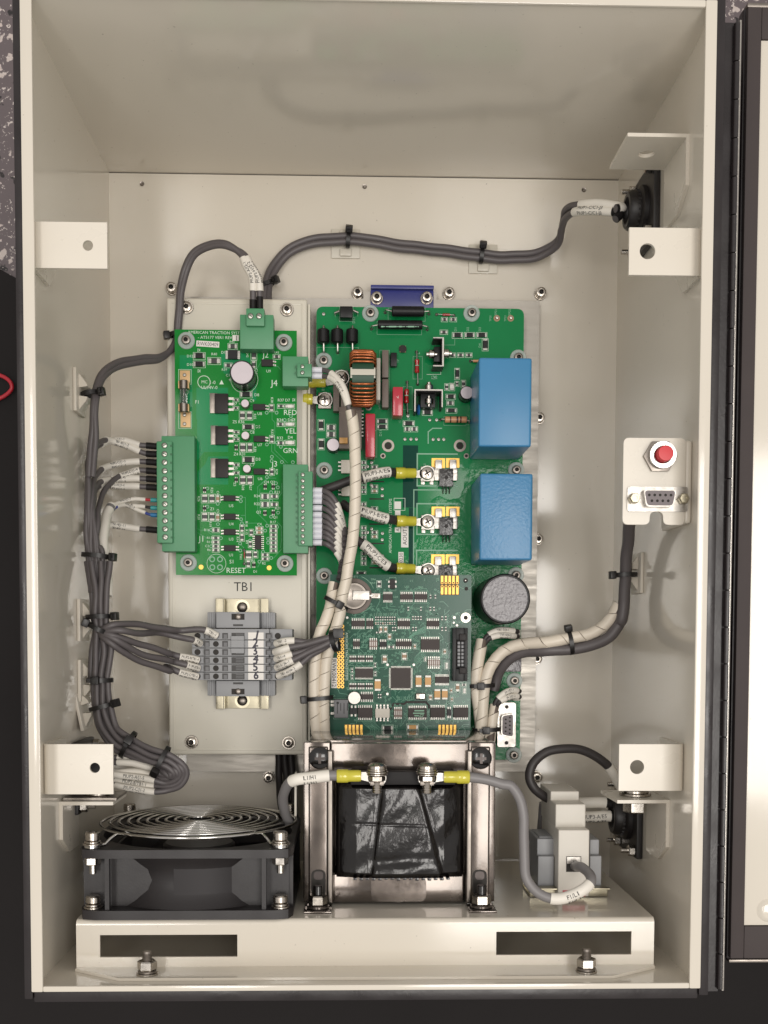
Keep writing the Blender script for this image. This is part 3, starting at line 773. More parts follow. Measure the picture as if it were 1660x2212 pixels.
def chip(Bd, Rg, x0, y0, x1, y1, n=7, sides='tb', t=1.6, body='chip_grey', name='chip', pl=1.3, pinm='tin', pitch=None):
    """body rectangle in the photo, n pins per side"""
    z = Bd['z']; a = rc(Rg, x0, y0, x1, y1, z); w, h = round(a[2] - a[0], 1), round(a[3] - a[1], 1)
    def fn(b):
        b.box(-w / 2, -h / 2, 0.2, w / 2, h / 2, t, 0, bev=0.12, seg=1)
        for sd in sides:
            L_ = w if sd in 'tb' else h; p = L_ / n; pw = p * 0.46
            for i in range(n):
                c = -L_ / 2 + p * (i + 0.5)
                for (q0, q1, zz0, zz1) in ((-0.05, pl * 0.45, t * 0.45, t * 0.6), (pl * 0.38, pl, 0.02, 0.22), (pl * 0.36, pl * 0.5, 0.02, t * 0.6)):
                    if sd == 't': b.box(c - pw / 2, h / 2 + q0, zz0, c + pw / 2, h / 2 + q1, zz1, 1)
                    elif sd == 'b': b.box(c - pw / 2, -h / 2 - q1, zz0, c + pw / 2, -h / 2 - q0, zz1, 1)
                    elif sd == 'r': b.box(w / 2 + q0, c - pw / 2, zz0, w / 2 + q1, c + pw / 2, zz1, 1)
                    else: b.box(-w / 2 - q1, c - pw / 2, zz0, -w / 2 - q0, c + pw / 2, zz1, 1)
    me = cached(('chip', w, h, n, sides, t, body, pl), fn, [body, pinm])
    return place(me, name, ((a[0] + a[2]) / 2, (a[1] + a[3]) / 2, z), Bd['root'])
def block(Bd, Rg, x0, y0, x1, y1, t, m, name, bev=0.3, z0=0.0, top=False):
    """box standing on the board; with top=True the rectangle is that of its upper face"""
    z = Bd['z'] + z0; a = rc(Rg, x0, y0, x1, y1, z + t if top else z); b = MB(); b.box(a[0], a[1], z, a[2], a[3], z + t, bev=bev); return b.build(name, m, Bd['root'])
def axial(Bd, Rg, x0, y0, x1, y1, la, lb, m, name, zc=None, lead=0.45, bands=(), shape='cyl'):
    """leaded part lying on the board: body rectangle, and lead ends (photo coordinates)"""
    z = Bd['z']; a = rc(Rg, x0, y0, x1, y1, z + 3); w, h = a[2] - a[0], a[3] - a[1]; ho = w > h; r = min(w, h) / 2
    zc = z + r + 0.4 if zc is None else z + zc; cx, cy = (a[0] + a[2]) / 2, (a[1] + a[3]) / 2; ax = Vector((1, 0, 0)) if ho else Vector((0, 1, 0)); ln_ = max(w, h)
    c0 = Vector((cx, cy, zc)) - ax * ln_ / 2
    b = MB(); e = r * 0.16
    if shape == 'bone': b.lathe([(r * 0.7, 0), (r, ln_ * 0.07), (r, ln_ * 0.2), (r * 0.82, ln_ * 0.28), (r * 0.82, ln_ * 0.72), (r, ln_ * 0.8), (r, ln_ * 0.93), (r * 0.7, ln_)], c0, ax, 18)
    else: b.lathe([(r - e, 0), (r, e), (r, ln_ - e), (r - e, ln_)], c0, ax, 18)
    o = b.build(name, m, Bd['root'])
    for (f0, f1, bm) in bands:
        q = MB(); q.tubering(r * 0.7, r * (1.02 if shape == 'cyl' else 0.86), ln_ * f0, ln_ * f1, c0, ax, 18); q.build('colour_band', bm, o)
    for s_, lp in ((0, la), (1, lb)):
        if lp is None: continue
        st = c0 + ax * (ln_ * s_ + (0.5 if not s_ else -0.5)); en = p3(Rg, lp[0], lp[1], z); kn = Vector((en.x, en.y, zc))
        q = MB(); q.tube([st, st + (kn - st) * 0.85, kn - Vector((0, 0, 0.6)), en], lead, 8); q.build('lead', 'tin', o)
        q = MB(); q.lathe([(1.2, 0.02), (0.9, 0.4), (0.4, 1.0), (0, 1.1)], en, n=10); q.build('solder_joint', 'solder', o)
    return o
def can(Bd, c, r, h, name='electrolytic_capacitor', side='can_side', top='can_top'):
    z = Bd['z']; b = MB(); b.lathe([(r * 1.02, 0.2), (r * 1.02, 0.8), (r * 0.95, 1.3), (r, 1.9), (r, h - 0.6), (r * 0.94, h)], (c.x, c.y, z), n=32); o = b.build(name, side, Bd['root'])
    b = MB(); b.lathe([(r * 0.88, h), (r * 0.88, h + 0.05), (0, h + 0.05)], (c.x, c.y, z), n=32); b.build('can_top', top, o)
    return o
def sticker(Bd, Rg, x0, y0, x1, y1, txt, size, rot=0.0, zz=0.12, tilt=0.0, name='sticker'):
    z = Bd['z'] + zz; a = rc(Rg, x0, y0, x1, y1, z); cx, cy = (a[0] + a[2]) / 2, (a[1] + a[3]) / 2; w, h = a[2] - a[0], a[3] - a[1]
    m4 = Matrix.Translation((cx, cy, 0)) @ Matrix.Rotation(tilt, 4, 'Z')
    b = MB(); b.box(-w / 2, -h / 2, z - 0.1, w / 2, h / 2, z, xf=m4); o = b.build(name, 'label_white', Bd['root'])
    if txt:
        vs, fs, tw = text_geo(txt); L_ = w if abs(math.sin(rot)) < 0.5 else h; sx = min(1.0, L_ * 0.92 / (tw * size)); b = MB()
        b.text(txt, 0, 0, z + 0.05, size, 0, 'C', sx=sx); rm = m4 @ Matrix.Rotation(rot, 4, 'Z') @ Matrix.Translation((0, -size * 0.35, 0)); b.v = [rm @ v for v in b.v]
        b.build('lettering', 'print_black', o, smooth=False)
    return o
def silk_text(Bd, Rg, x, y, t, hpx, rot=0.0, align='L', key='silk', sx=1.0):
    """lettering whose capitals are hpx tall in the photo crop; x,y = baseline start"""
    z = Bd['z']; a = p3(Rg, x, y, z); c = p3(Rg, x, y - hpx, z); Bd[key].text(t, a.x, a.y, z + 0.06, (c.y - a.y) / 0.69, rot, align, sx=sx)
def silk_rect(Bd, Rg, x0, y0, x1, y1, w=0.22, key='silk', open_=()):
    z = Bd['z']; a = rc(Rg, x0, y0, x1, y1, z); p = [(a[0], a[1]), (a[2], a[1]), (a[2], a[3]), (a[0], a[3])]
    for i in range(4):
        if i not in open_: Bd[key].line(p[i], p[(i + 1) % 4], w, z + 0.06)
def silk_poly(Bd, Rg, pts, w=0.22, key='silk', zz=0.05):
    q = [p3(Rg, x, y, Bd['z']) for x, y in pts]
    for a, c in zip(q, q[1:]): Bd[key].line((a.x, a.y), (c.x, c.y), w, Bd['z'] + zz)

# ================================================================= controller base plate
PZ = 8.0
pl = rc(FD, 398, 648, 1156, 1667, PZ)
plate = thing('base_plate', 'bare aluminium base plate screwed to the back of the box under the green boards', 'base plate', ((pl[0] + pl[2]) / 2, (pl[1] + pl[3]) / 2, 0.1))
n1, n2, n3 = p3(D, 630, 175, PZ), p3(D, 1370, 260, PZ), p3(D, 60, 243, PZ)
b = MB(); b.prism([(pl[0], pl[1]), (pl[2], pl[1]), (pl[2], n2.y), (n2.x, n2.y), (n2.x, n1.y), (n1.x, n1.y), (n1.x, n3.y), (pl[0], n3.y)], 0.15, PZ)
b.build('plate', 'aluminium', plate)
a = rc(D, 703, 125, 1338, 345, PZ + 1)
b = MB(); b.box(a[0], a[1], PZ + 0.05, a[2], a[3] - 2.5, PZ + 1.6, bev=0.4); b.box(a[0], a[3] - 2.6, PZ + 0.05, a[2], a[3], PZ + 5, bev=0.6); b.build('blue_bar', 'blue_paint', plate)
for q in ((D, 765, 250), (D, 1268, 250)): put_screw('cap', *q, PZ + 1.65, plate)
for q in ((D, 572, 200), (D, 1492, 205), (Eq, 1447, 205), (Eq, 1432, 1462), (G, 1420, 1160), (I, 1298, 908), (L, 330, 490), (K, 1072, 203), (K, 1345, 203), (K, 1615, 203), (A, 82, 155)):
    put_screw('cap', *q, 0.4, plate)
put_screw('cap', K, 1465, 312, 0.4, plate)
# small cut-outs beside the boards
b = MB(); a = rc(TB, 1280, 210, 1336, 430, PZ); b.box(a[0], a[1], PZ, a[2], a[3], PZ + 0.8); b.build('cover_strip', 'tray_paint', plate)

# ================================================================= main board
ZM = 21.6
ml = rc(D, 155, 328, 156, 329, ZM); mr_ = rc(Eq, 1285, 340, 1286, 341, ZM); mb_ = rc(I, 1155, 1850, 1156, 1851, ZM)
mx0, mx1, my0, my1 = ml[0], mr_[2], mb_[1], ml[3]
main = thing('main_board', 'large bright green power circuit board with blue capacitors', 'circuit board', ((mx0 + mx1) / 2, (my0 + my1) / 2, PZ))
MBd = {'root': main, 'z': ZM, 'silk': MB(), 'dim': MB(), 'pour': MB()}
b = MB(); b.prism(rr([(mx0, my0), (mx1, my0), (mx1, my1), (mx0, my1)], 5.0, 6), ZM - 1.6, ZM); b.build('board', 'main_board_green', main, origin=((mx0 + mx1) / 2, (my0 + my1) / 2, ZM))
for x in (mx0 + 8, mx1 - 8):
    for y in (my0 + 8, (my0 + my1) / 2, my1 - 8):
        b = MB(); b.cyl((x, y, PZ), 3.2, ZM - 1.6 - PZ, n=6); b.build('standoff', 'aluminium', main, sharp=20)
for q in ((D, 700, 400), (Eq, 755, 400), (D, 230, 880), (F, 235, 465), (F, 235, 1530), (G, 1205, 462), (I, 1095, 1112), (I, 1090, 1805), (Eq, 1225, 850), (I, 1110, 130)):
    put_screw('nylon', *q, ZM + 0.05, main)

# darker strips of the layer below
b = MB()
for q in ((F, 1030, 210, 1180, 840), (F, 1090, 842, 1130, 1460)):
    a = rc(*q, ZM); b.quad(a[0], a[1], a[2], a[3], ZM + 0.03)
mat('main_dark_mask', (4, 62, 50), 0.5, coat=0.3, coat_rough=0.1, spec=0.03)
b.build('copper_layer', 'main_dark_mask', main, smooth=False)

# blue film capacitors
for i, (q, m, lb) in enumerate((((Eq, 832, 842, 1372, 842), 'blue_film', None), (None, 'blue_orange_peel', 'blue capacitor with blistered clear coating'))):
    zt = 74
    if i == 0: t0 = p3(Eq, 832, 842, zt); t1 = p3(G, 1358, 225, zt)
    else: t0 = p3(G, 842, 492, zt); t1 = p3(G, 1368, 1372, zt)
    b = MB(); b.box(t0.x, t1.y, ZM + 0.3, t1.x, t0.y, zt, bev=1.6, seg=3); o = b.build('film_capacitor', m, main)
    if lb: o['label'] = lb
# faint moulded mark on the upper capacitor
b = MB()
for k in range(3): b.line((p3(Eq, 1050, 1370 + 34 * k, 74).x, p3(Eq, 1050, 1370 + 34 * k, 74).y), (p3(Eq, 1078, 1370 + 34 * k, 74).x, p3(Eq, 1078, 1370 + 34 * k, 74).y), 0.35, 74.05)
b.build('moulded_mark', 'blue_orange_peel', main)
# big round capacitor
zt = 66; c = p3(I, 1012, 350, zt); r = (p3(I, 1246, 350, zt).x - p3(I, 778, 350, zt).x) / 2
b = MB(); b.lathe([(r, 0), (r, zt - ZM - 0.8), (r - 0.8, zt - ZM), (r - 1.6, zt - ZM), (r - 1.8, zt - ZM - 0.7)], (c.x, c.y, ZM + 0.2), n=56); b.f.pop(); b.m.pop(); o = b.build('round_capacitor', 'part_black', main)
b = MB(); b.lathe([(r - 1.75, -3), (r - 1.75, 0), (0, 0.0)], (c.x, c.y, zt - 0.35), n=48); b.build('potted_top', 'cap_potting', o)

# upright toroid choke
zc = ZM + 19; q0, q1 = p3(D, 500, 722, zc + 14), p3(D, 752, 1288, zc + 14); cx, cy = (q0.x + q1.x) / 2, (q0.y + q1.y) / 2; Rm = abs(q0.y - q1.y) / 2; hw = abs(q1.x - q0.x) / 2
ch = MB(); ch.tubering(Rm * 0.56, Rm * 0.93, -hw * 0.86, hw * 0.86, (cx, cy, zc), (1, 0, 0), 48); cho = ch.build('choke_core', 'choke_green', main, sharp=30)
for k in range(22):
    sgn = 1 if k < 11 else -1; ang = math.radians(24 + (k % 11) * 9.5) * sgn
    d = Vector((0, math.sin(ang), math.cos(ang))); ctr = Vector((cx, cy, zc)); ro, ri = Rm * 0.985, Rm * 0.50
    pts = []
    for (xx, rad) in ((-hw + 2, ro), (0, ro + 0.2), (hw - 2, ro), (hw, ro - 2), (hw, ri + 2), (hw - 2, ri), (-hw + 2, ri), (-hw, ri + 2), (-hw, ro - 2)): pts.append(ctr + d * rad + Vector((xx, 0, 0)))
    b = MB(); b.tube(pts, 0.85, 8, closed=True); b.build('winding_turn', 'copper_wire', cho, sharp=80)
b = MB(); b.tubering(Rm * 0.9, Rm * 1.0, -hw * 1.0, hw * 0.98, (cx, cy, zc), (1, 0, 0), 60); b2 = MB()
keep = [(f, m) for f, m in zip(b.f, b.m) if all(abs(b.v[i].y - cy) < 3.4 and b.v[i].z > zc for i in f)]
b.f = [k[0] for k in keep]; b.m = [k[1] for k in keep]; us = sorted({i for f in b.f for i in f}); ix = {v: i for i, v in enumerate(us)}; b.v = [b.v[i] for i in us]; b.f = [tuple(ix[i] for i in f) for f in b.f]
b.build('tape_band', 'clear_mount', cho)
a = rc(D, 760, 862, 800, 1285, ZM + 12); b = MB(); b.box(a[0], a[1], ZM, a[2], a[3], ZM + 16, bev=0.6); b.build('choke_mount', 'clear_mount', main)
for y0, y1 in ((768, 1045), (1062, 1348)):
    block(MBd, D, 820, y0, 884, y1, 9, 'brown_block', 'ceramic_resistor', top=True)
for x0, x1 in ((325, 386), (402, 470)): block(MBd, D, x0, 1130 if x0 > 390 else 1120, x1, 1385, 8, 'brown_block', 'ceramic_resistor', top=True)

# axial parts at the top
block(MBd, D, 392, 322, 522, 440, 9, 'part_black', 'power_diode', bev=0.8, top=True)
for (x, y) in ((345, 410), (570, 405)):
    w = p3(D, x, y, ZM); b = MB(); b.tube([w, w + Vector((0, 0, 4)), w + Vector((3 if x < 400 else -3, 1.0, 5))], 0.7, 8); b.build('lead', 'tin', main)
axial(MBd, D, 915, 342, 1240, 450, (850, 390), (1292, 404), 'part_black', 'power_resistor', zc=7)
axial(MBd, D, 775, 482, 1222, 580, (712, 555), (1275, 562), 'part_black', 'power_resistor', zc=7)
z7 = ZM + 7 + 4
b = MB(); random.seed(8); x = 815
while x < 1195:                                   # worn print, no longer readable
    l_ = random.choice((6, 10, 16, 26)); u, v = p3(D, x, 532, z7 + 2), p3(D, x + l_, 532, z7 + 2); b.line((u.x, u.y), (v.x, v.y), random.choice((0.5, 0.9)), z7 + 2.05); x += l_ + random.choice((7, 10, 16))
b.build('lettering', 'silk_dim', main, smooth=False)
for x in (165, 305, 455): axial(MBd, D, x, 572, x + 122, 715, (x + 65, 548), (x + 66, 795), 'part_black', 'rectifier_diode', zc=6, lead=0.6)
axial(MBd, D, 1432, 392, 1508, 420, (1370, 410), (1545, 420), 'red_glass', 'small_diode', zc=1.6, lead=0.3)
axial(MBd, D, 1146, 866, 1196, 1005, (1167, 790), (1178, 1115), 'red_glass', 'red_diode', zc=4, bands=((0.5, 0.56, 'silk_dim'),), shape='bone')
axial(MBd, D, 1040, 1168, 1090, 1310, (1072, 1095), (1075, 1405), 'red_glass', 'red_diode', zc=4, bands=((0.5, 0.56, 'silk_dim'),), shape='bone')
axial(MBd, Eq, 485, 1442, 705, 1508, (440, 1476), (735, 1500), 'tan_epoxy', 'banded_resistor', zc=4, bands=((0.22, 0.28, 'band_brown'), (0.52, 0.60, 'band_brown'), (0.68, 0.75, 'band_brown')))
axial(MBd, Eq, 770, 866, 830, 893, (745, 880), None, 'tan_epoxy', 'banded_resistor', zc=3)
for q in ((D, 926, 1138, 1030, 1432), (D, 651, 1408, 750, 1850)):
    o = block(MBd, *q, 14, 'red_plastic', 'red_film_capacitor', bev=1.0, top=True)
w = p3(D, 972, 1262, ZM + 14); b = MB(); b.text('V', w.x, w.y, ZM + 14.06, 2.4, 0.3); b.build('lettering', 'label_white', main, smooth=False)
block(MBd, D, 905, 812, 965, 950, 5, 'part_black', 'relay_diode', bev=0.4)
o = block(MBd, D, 996, 730, 1058, 796, 1.6, 'ceramic_tan', 'trimmer', bev=0.2); w = p3(D, 1027, 763, ZM); b = MB(); b.cyl((w.x, w.y, ZM + 1.6), 2.6, 0.15, n=20); b.build('trimmer_dial', 'socket_dark', o)
def regulator(Rg, x0, y0, x1, y1, bolts, flip):
    """transistor bolted to a folded black heat sink"""
    a = rc(Rg, x0, y0, x1, y1, ZM + 14); zt = ZM + 15; b = MB()
    if flip:                                    # folded plate standing across, fins left
        b.box(a[2] - 1.4, a[1], ZM, a[2], a[3], zt); b.box(a[0] + 3, a[3] - 1.3, ZM, a[2] - 1.45, a[3], zt); b.box(a[0] + 3, a[1], ZM, a[2] - 1.45, a[1] + 1.3, zt)
    else:
        b.box(a[0], a[3] - 1.4, ZM, a[2], a[3], zt); b.box(a[0], a[1], ZM, a[0] + 1.3, a[3] - 1.45, zt); b.box(a[2] - 1.3, a[1] + 3, ZM, a[2], a[3] - 1.45, zt)
    hs = b.build('heat_sink', 'chip_black', main)
    b = MB(); g = 0.35
    if flip: b.box(a[2] - 1.4 + g, a[1], zt, a[2], a[3], zt + 0.15); b.box(a[0] + 3, a[3] - 0.7, zt, a[2] - 1.1, a[3], zt + 0.15); b.box(a[0] + 3, a[1], zt, a[2] - 1.1, a[1] + 0.7, zt + 0.15)
    else: b.box(a[0], a[3] - 0.8, zt, a[2], a[3], zt + 0.15); b.box(a[0], a[1], zt, a[0] + 0.7, a[3] - 0.85, zt + 0.15); b.box(a[2] - 0.7, a[1] + 3, zt, a[2], a[3] - 0.85, zt + 0.15)
    b.build('bare_edge', 'tin', hs)
    cx, cy = (a[0] + a[2]) / 2, (a[1] + a[3]) / 2; b = MB()
    if flip: b.box(a[0] + 4, cy - 5, ZM + 1, a[2] - 1.5, cy + 5, ZM + 9, bev=0.4)
    else: b.box(cx - 5, a[1] + 4, ZM + 1, cx + 5, a[3] - 1.5, ZM + 9, bev=0.4)
    b.build('transistor', 'part_black', hs)
    for (x, y) in bolts:
        w = p3(Rg, x, y, ZM + 9); b = MB(); axd = (1, 0, 0) if flip else (0, 1, 0)
        b.cyl(w - Vector(axd) * 2, 3.0, 4, axd, 20, bev=0.5); b.cyl(w - Vector(axd) * 3.5, 1.6, 7, axd, 14); b.build('bolt', 'steel', hs)
regulator(D, 1290, 642, 1441, 938, ((1320, 812), (1468, 805)), True)
regulator(D, 1146, 1168, 1430, 1395, ((1293, 1290), (1293, 1150)), False)
b = MB(); w = p3(D, 1180, 1385, ZM); b.lathe([(0.1, 0), (3.3, 1.0), (3.9, 1.8), (3.3, 2.6), (0.1, 3.2)], (w.x - 1.6, w.y, ZM + 4.2), (1, 0, 0), 20); b.build('disc_capacitor', 'blue_disc', main)
can(MBd, p3(Eq, 690, 1235, ZM), 4.6, 11); can(MBd, p3(F, 325, 225, ZM), 4.6, 8)
for x0, y0, x1, y1 in ((385, -150, 480, 270),): block(MBd, F, x0, y0, x1 + 130, y1, 10, 'brown_block', 'relay', bev=0.5)
block(MBd, F, 388, 142, 470, 200, 4, 'tantalum', 'transformer_tape', z0=10.05, bev=0.1)
for y in range(8):
    w = p3(F, 605, -130 + y * 36, ZM); b = MB(); b.box(w.x - 1.2, w.y - 0.5, ZM, w.x + 1.8, w.y + 0.5, ZM + 3); b.build('relay_pin', 'tin', main)
for q in ((F, 405, 357, 497, 492), (F, 408, 600, 496, 722)): block(MBd, *q, 4.5, 'white_plastic', 'opto_coupler', bev=0.3, top=True)
for y in (357, 600):
    for k in range(3):
        w = p3(F, 396, y + 28 + 40 * k, ZM); b = MB(); b.box(w.x - 1.4, w.y - 0.5, ZM, w.x + 1.2, w.y + 0.5, ZM + 1.6); b.build('opto_pin', 'tin', main)
# terminal screws at the left edge with their lugs
for q in ((D, 410, 1050), (D, 240, 1275)):
    w = p3(*q, ZM); b = MB(); b.box(w.x - 4.5, w.y - 6.2, ZM, w.x + 4.5, w.y + 4.5, ZM + 3, bev=0.5); o = b.build('screw_terminal', 'dull_steel', main); put_screw('pan', *q, ZM + 3.05, main)
# surface parts
for q in ((D, 178, 1478, 228, 1578), (F, 178, 150, 232, 250)): smd(MBd, *q, kind='diode')
for q in ((D, 262, 1525, 345, 1580), (D, 262, 1594, 345, 1650)): smd(MBd, *q, kind='resistor')
for q in ((Eq, 565, 597, 660, 645), (Eq, 688, 597, 782, 645), (Eq, 808, 597, 905, 645), (Eq, 500, 1220, 588, 1262), (Eq, 500, 1362, 600, 1402), (Eq, 262, 1378, 355, 1425), (Eq, 68, 1490, 172, 1536), (D, 770, 1470, 870, 1512), (D, 772, 1525, 870, 1568)): smd(MBd, *q, kind='diode')
for q in ((Eq, 868, 660, 918, 772), (Eq, 590, 958, 628, 1060)): smd(MBd, *q, kind='diode')
for q in ((Eq, 535, 1110, 578, 1175),): smd(MBd, *q, kind='led')
for q in ((Eq, 455, 445, 508, 478), (Eq, 542, 445, 598, 478), (Eq, 442, 572, 508, 606), (Eq, 530, 804, 588, 838), (Eq, 615, 804, 672, 838), (Eq, 700, 804, 755, 838), (Eq, 488, 1115, 520, 1172), (Eq, 592, 1090, 622, 1130), (Eq, 508, 1286, 572, 1325), (Eq, 80, 1548, 130, 1590), (Eq, 145, 1548, 205, 1590), (Eq, 655, 1080, 690, 1145)): smd(MBd, *q)
random.seed(4)
for y0 in (370, 570, 790, 1030, 1290):
    for k, yy in enumerate((0, 50, 96)):
        smd(MBd, F, 612, y0 + yy, 655, y0 + yy + 32, outline=True)
    smd(MBd, F, 715, y0 + 46, 770, y0 + 76); smd(MBd, F, 715, y0 + 90, 770, y0 + 118, kind='capacitor')
smd(MBd, F, 565, 1488, 650, 1512, kind='diode')
for y in (570, 745, 1000, 1195, 1440):          # routed slots under the drivers
    a = rc(F, 690, y, 840, y + 14, ZM); b = MB(); b.box(a[0], a[1], ZM, a[2], a[3], ZM + 0.06); b.build('board_slot', 'socket_dark', main)
a = rc(D, 0, 0, 1, 1, ZM)
# plated holes
b = MB()
for q in ((F, 1050, 148), (F, 1110, 148), (F, 1165, 148), (F, 1335, 150), (F, 1390, 150), (F, 1442, 150), (F, 712, 385), (F, 710, 612), (F, 672, 425), (F, 712, 1055), (F, 672, 1090), (F, 715, 850), (D, 228, 405), (D, 1080, 1435), (D, 1300, 1475), (D, 1370, 1475), (F, 820, 650), (F, 820, 720), (F, 822, 1100), (F, 820, 1165), (F, 822, 1330)):
    w = p3(*q, ZM); b.lathe([(1.3, 0.02), (1.0, 0.5), (0.4, 0.6), (0, 0.3)], w, n=12)
tag(b.build('solder_dots', 'solder', main), kind='stuff')
for q in ((F, 880, 215, 4.2), (F, 1605, 215, 4.2), (F, 828, 318, 1.8), (G, 702, 318, 1.8), (D, 680, 1345, 2.4)):
    w = p3(*q[:3], ZM); r = q[3]; b = MB(); b.tubering(r * 0.62, r, 0.02, 0.5, w, n=24); b.cyl((w.x, w.y, ZM), r * 0.62, 0.12, n=6, mi=1); b.build('recessed_screw', ['dull_steel', 'socket_dark'], main)
for q in ((Eq, 1010, 448), (Eq, 1150, 448)):
    w = p3(*q, ZM); b = MB(); b.tubering(0.8, 2.2, 0.02, 0.12, w, n=18, mi=0); b.lathe([(0.9, 0), (0.9, 2.2), (0, 2.4)], w, n=10, mi=1); b.build('test_pin', ['ceramic_tan', 'tin'], main)
# current sensors and phase terminals
def sensor(dy, dx=0):
    g = [rc(F, 1320 + dx, 340 + dy, 1455 + dx, 440 + dy, ZM), rc(F, 1466 + dx, 340 + dy, 1600 + dx, 436 + dy, ZM)]
    for a in g:
        b = MB(); b.box(a[0], a[1], ZM + 0.02, a[2], a[3], ZM + 0.15); b.build('gold_pad', 'gold', main)
    bd = rc(F, 1397 + dx, 450 + dy, 1535 + dx, 630 + dy, ZM + 5); b = MB(); b.box(bd[0], bd[1], ZM + 1.5, bd[2], bd[3], ZM + 7, bev=0.5)
    cx, cy = (bd[0] + bd[2]) / 2, (bd[1] + bd[3]) / 2; o = b.build('current_sensor', 'epoxy_black', main)
    b = MB(); b.cyl((cx, cy, ZM + 6.95), 1.3, 0.15, n=16); b.build('ejector_mark', 'chip_black', o)
    for s_, a in ((-1, g[0]), (1, g[1])):
        xo = bd[0] - 1.2 if s_ < 0 else bd[2] + 1.2; px = (a[0] + a[2]) / 2; b = MB()
        wl = 2.3; ytop = (a[1] + a[3]) / 2 + 0.6; b.box(px - wl, ytop - 5, ZM + 2.6, px + wl, ytop + 1, ZM + 3.8, bev=0.5)
        b.box(px - wl, ytop, ZM, px + wl, ytop + 1.2, ZM + 3.8, bev=0.5)
        xa, xb = (bd[0] - 3.2, bd[0] + 1.6) if s_ < 0 else (bd[2] - 1.6, bd[2] + 3.2)
        b.box(min(xa, px - wl), ytop - 8, ZM + 2.55, max(xb, px + wl), ytop - 4.5, ZM + 3.75, bev=0.4); b.box(xa, bd[1] + 4.5, ZM + 2.5, xb, ytop - 5, ZM + 3.7, bev=0.4)
        b.build('sensor_bar', 'white_plastic' if False else 'tin', o)
    for k in (-1, 0, 1):
        en = p3(F, 1465 + dx + 32 * k, 700 + dy, ZM); b = MB(); b.tube([(cx + k * 2.2, bd[1] + 0.5, ZM + 3.5), (en.x, en.y + 3, ZM + 2.6), en], 0.45, 6); b.build('lead', 'tin', o)
for dy, dx in ((0, 0), (490, 0), (973, -4)): sensor(dy, dx)
for q in ((F, 1275, 495), (F, 1281, 985), (F, 1287, 1478)):
    w = p3(*q, ZM); b = MB(); b.box(w.x - 4.6, w.y - 5.4, ZM, w.x + 4.6, w.y + 4.4, ZM + 2.4, bev=0.4)
    for s_ in (-1, 1): b.box(w.x + s_ * 3 - 1.3, w.y - 7.6, ZM, w.x + s_ * 3 + 1.3, w.y - 5, ZM + 0.8, bev=0.2)
    b.build('phase_terminal', 'tin', main)
    put_screw('pan', *q, ZM + 4.2, main, rot=0.5)
silk_k = ((1175, 296, 1575, 622), (1172, 800, 1575, 1112), (1168, 1272, 1575, 1600))
for q in silk_k: silk_rect(MBd, F, *q, w=0.9, key='dim', open_=(1,))
silk_rect(MBd, F, 1140, 660, 1500, 1480, w=0.7, key='dim', open_=(0, 1))
for q in ((D, 388, 330, 525, 480), (D, 768, 480, 1218, 615), (D, 880, 345, 1255, 478), (D, 1132, 832, 1225, 1062), (D, 1030, 1140, 1122, 1370), (Eq, 475, 1440, 700, 1532), (D, 795, 770, 890, 1366), (F, 650, 60, 765, 330), (D, 160, 740, 580, 1000)): silk_rect(MBd, *q, w=0.2, key='dim')
silk_poly(MBd, D, ((1270, 1015), (1412, 1015), (1412, 960)), 0.25); silk_poly(MBd, Eq, ((480, 718), (585, 718), (585, 650)), 0.2, 'dim'); silk_poly(MBd, F, ((1285, 190), (1285, 75), (1330, 38), (1420, 38)), 0.7, 'dim')
for q in ((D, 545, 500, 'D22', 26, PI / 2), (Eq, 605, 580, 'D1', 24, PI / 2), (Eq, 728, 580, 'D2', 24, PI / 2), (Eq, 850, 580, 'D3', 24, PI / 2), (Eq, 850, 745, 'D4', 24, PI / 2), (Eq, 1010, 420, 'TP21', 22, PI / 2), (Eq, 1150, 420, 'TP22', 22, PI / 2), (Eq, 955, 480, 'TP20', 20, PI / 2), (Eq, 1105, 480, 'TP23', 20, PI / 2), (Eq, 345, 1062, 'D6', 34, 0), (D, 1315, 1060, 'Q2', 34, 0), (D, 815, 1640, 'D13', 26, PI / 2), (D, 1100, 1475, 'D16', 24, PI / 2), (Eq, 200, 812, 'R4', 22, 0), (Eq, 618, 1400, 'D7', 24, PI / 2), (D, 990, 900, 'TP', 24, PI / 2), (D, 235, 1180, 'E1', 26, PI / 2), (F, 1260, 425, 'E5', 22, PI / 2), (F, 340, 180, 'C13', 22, PI / 2)):
    silk_text(MBd, q[0], q[1], q[2], q[3], q[4], q[5], key='dim')
silk_text(MBd, F, 915, 1300, 'AMERICAN TRACTION SYSTEMS', 28, PI / 2, key='silk', sx=0.94)
silk_rect(MBd, F, 940, 745, 1050, 868, 0.3)
MBd['silk'].build('silkscreen', 'silkscreen', main, smooth=False); MBd['dim'].build('silkscreen', 'silk_dim', main, smooth=False)
sticker(MBd, F, 945, 778, 1010, 855, None, 2); sticker(MBd, F, 950, 870, 1005, 915, None, 2); sticker(MBd, F, 948, 1040, 1005, 1090, 'A', 3.2, PI / 2)
sticker(MBd, F, 1012, 1010, 1085, 1242, 'AOUT1', 4.0, PI / 2, zz=0.25); sticker(MBd, F, 984, 1288, 1036, 1405, '0230', 3.4, PI / 2)
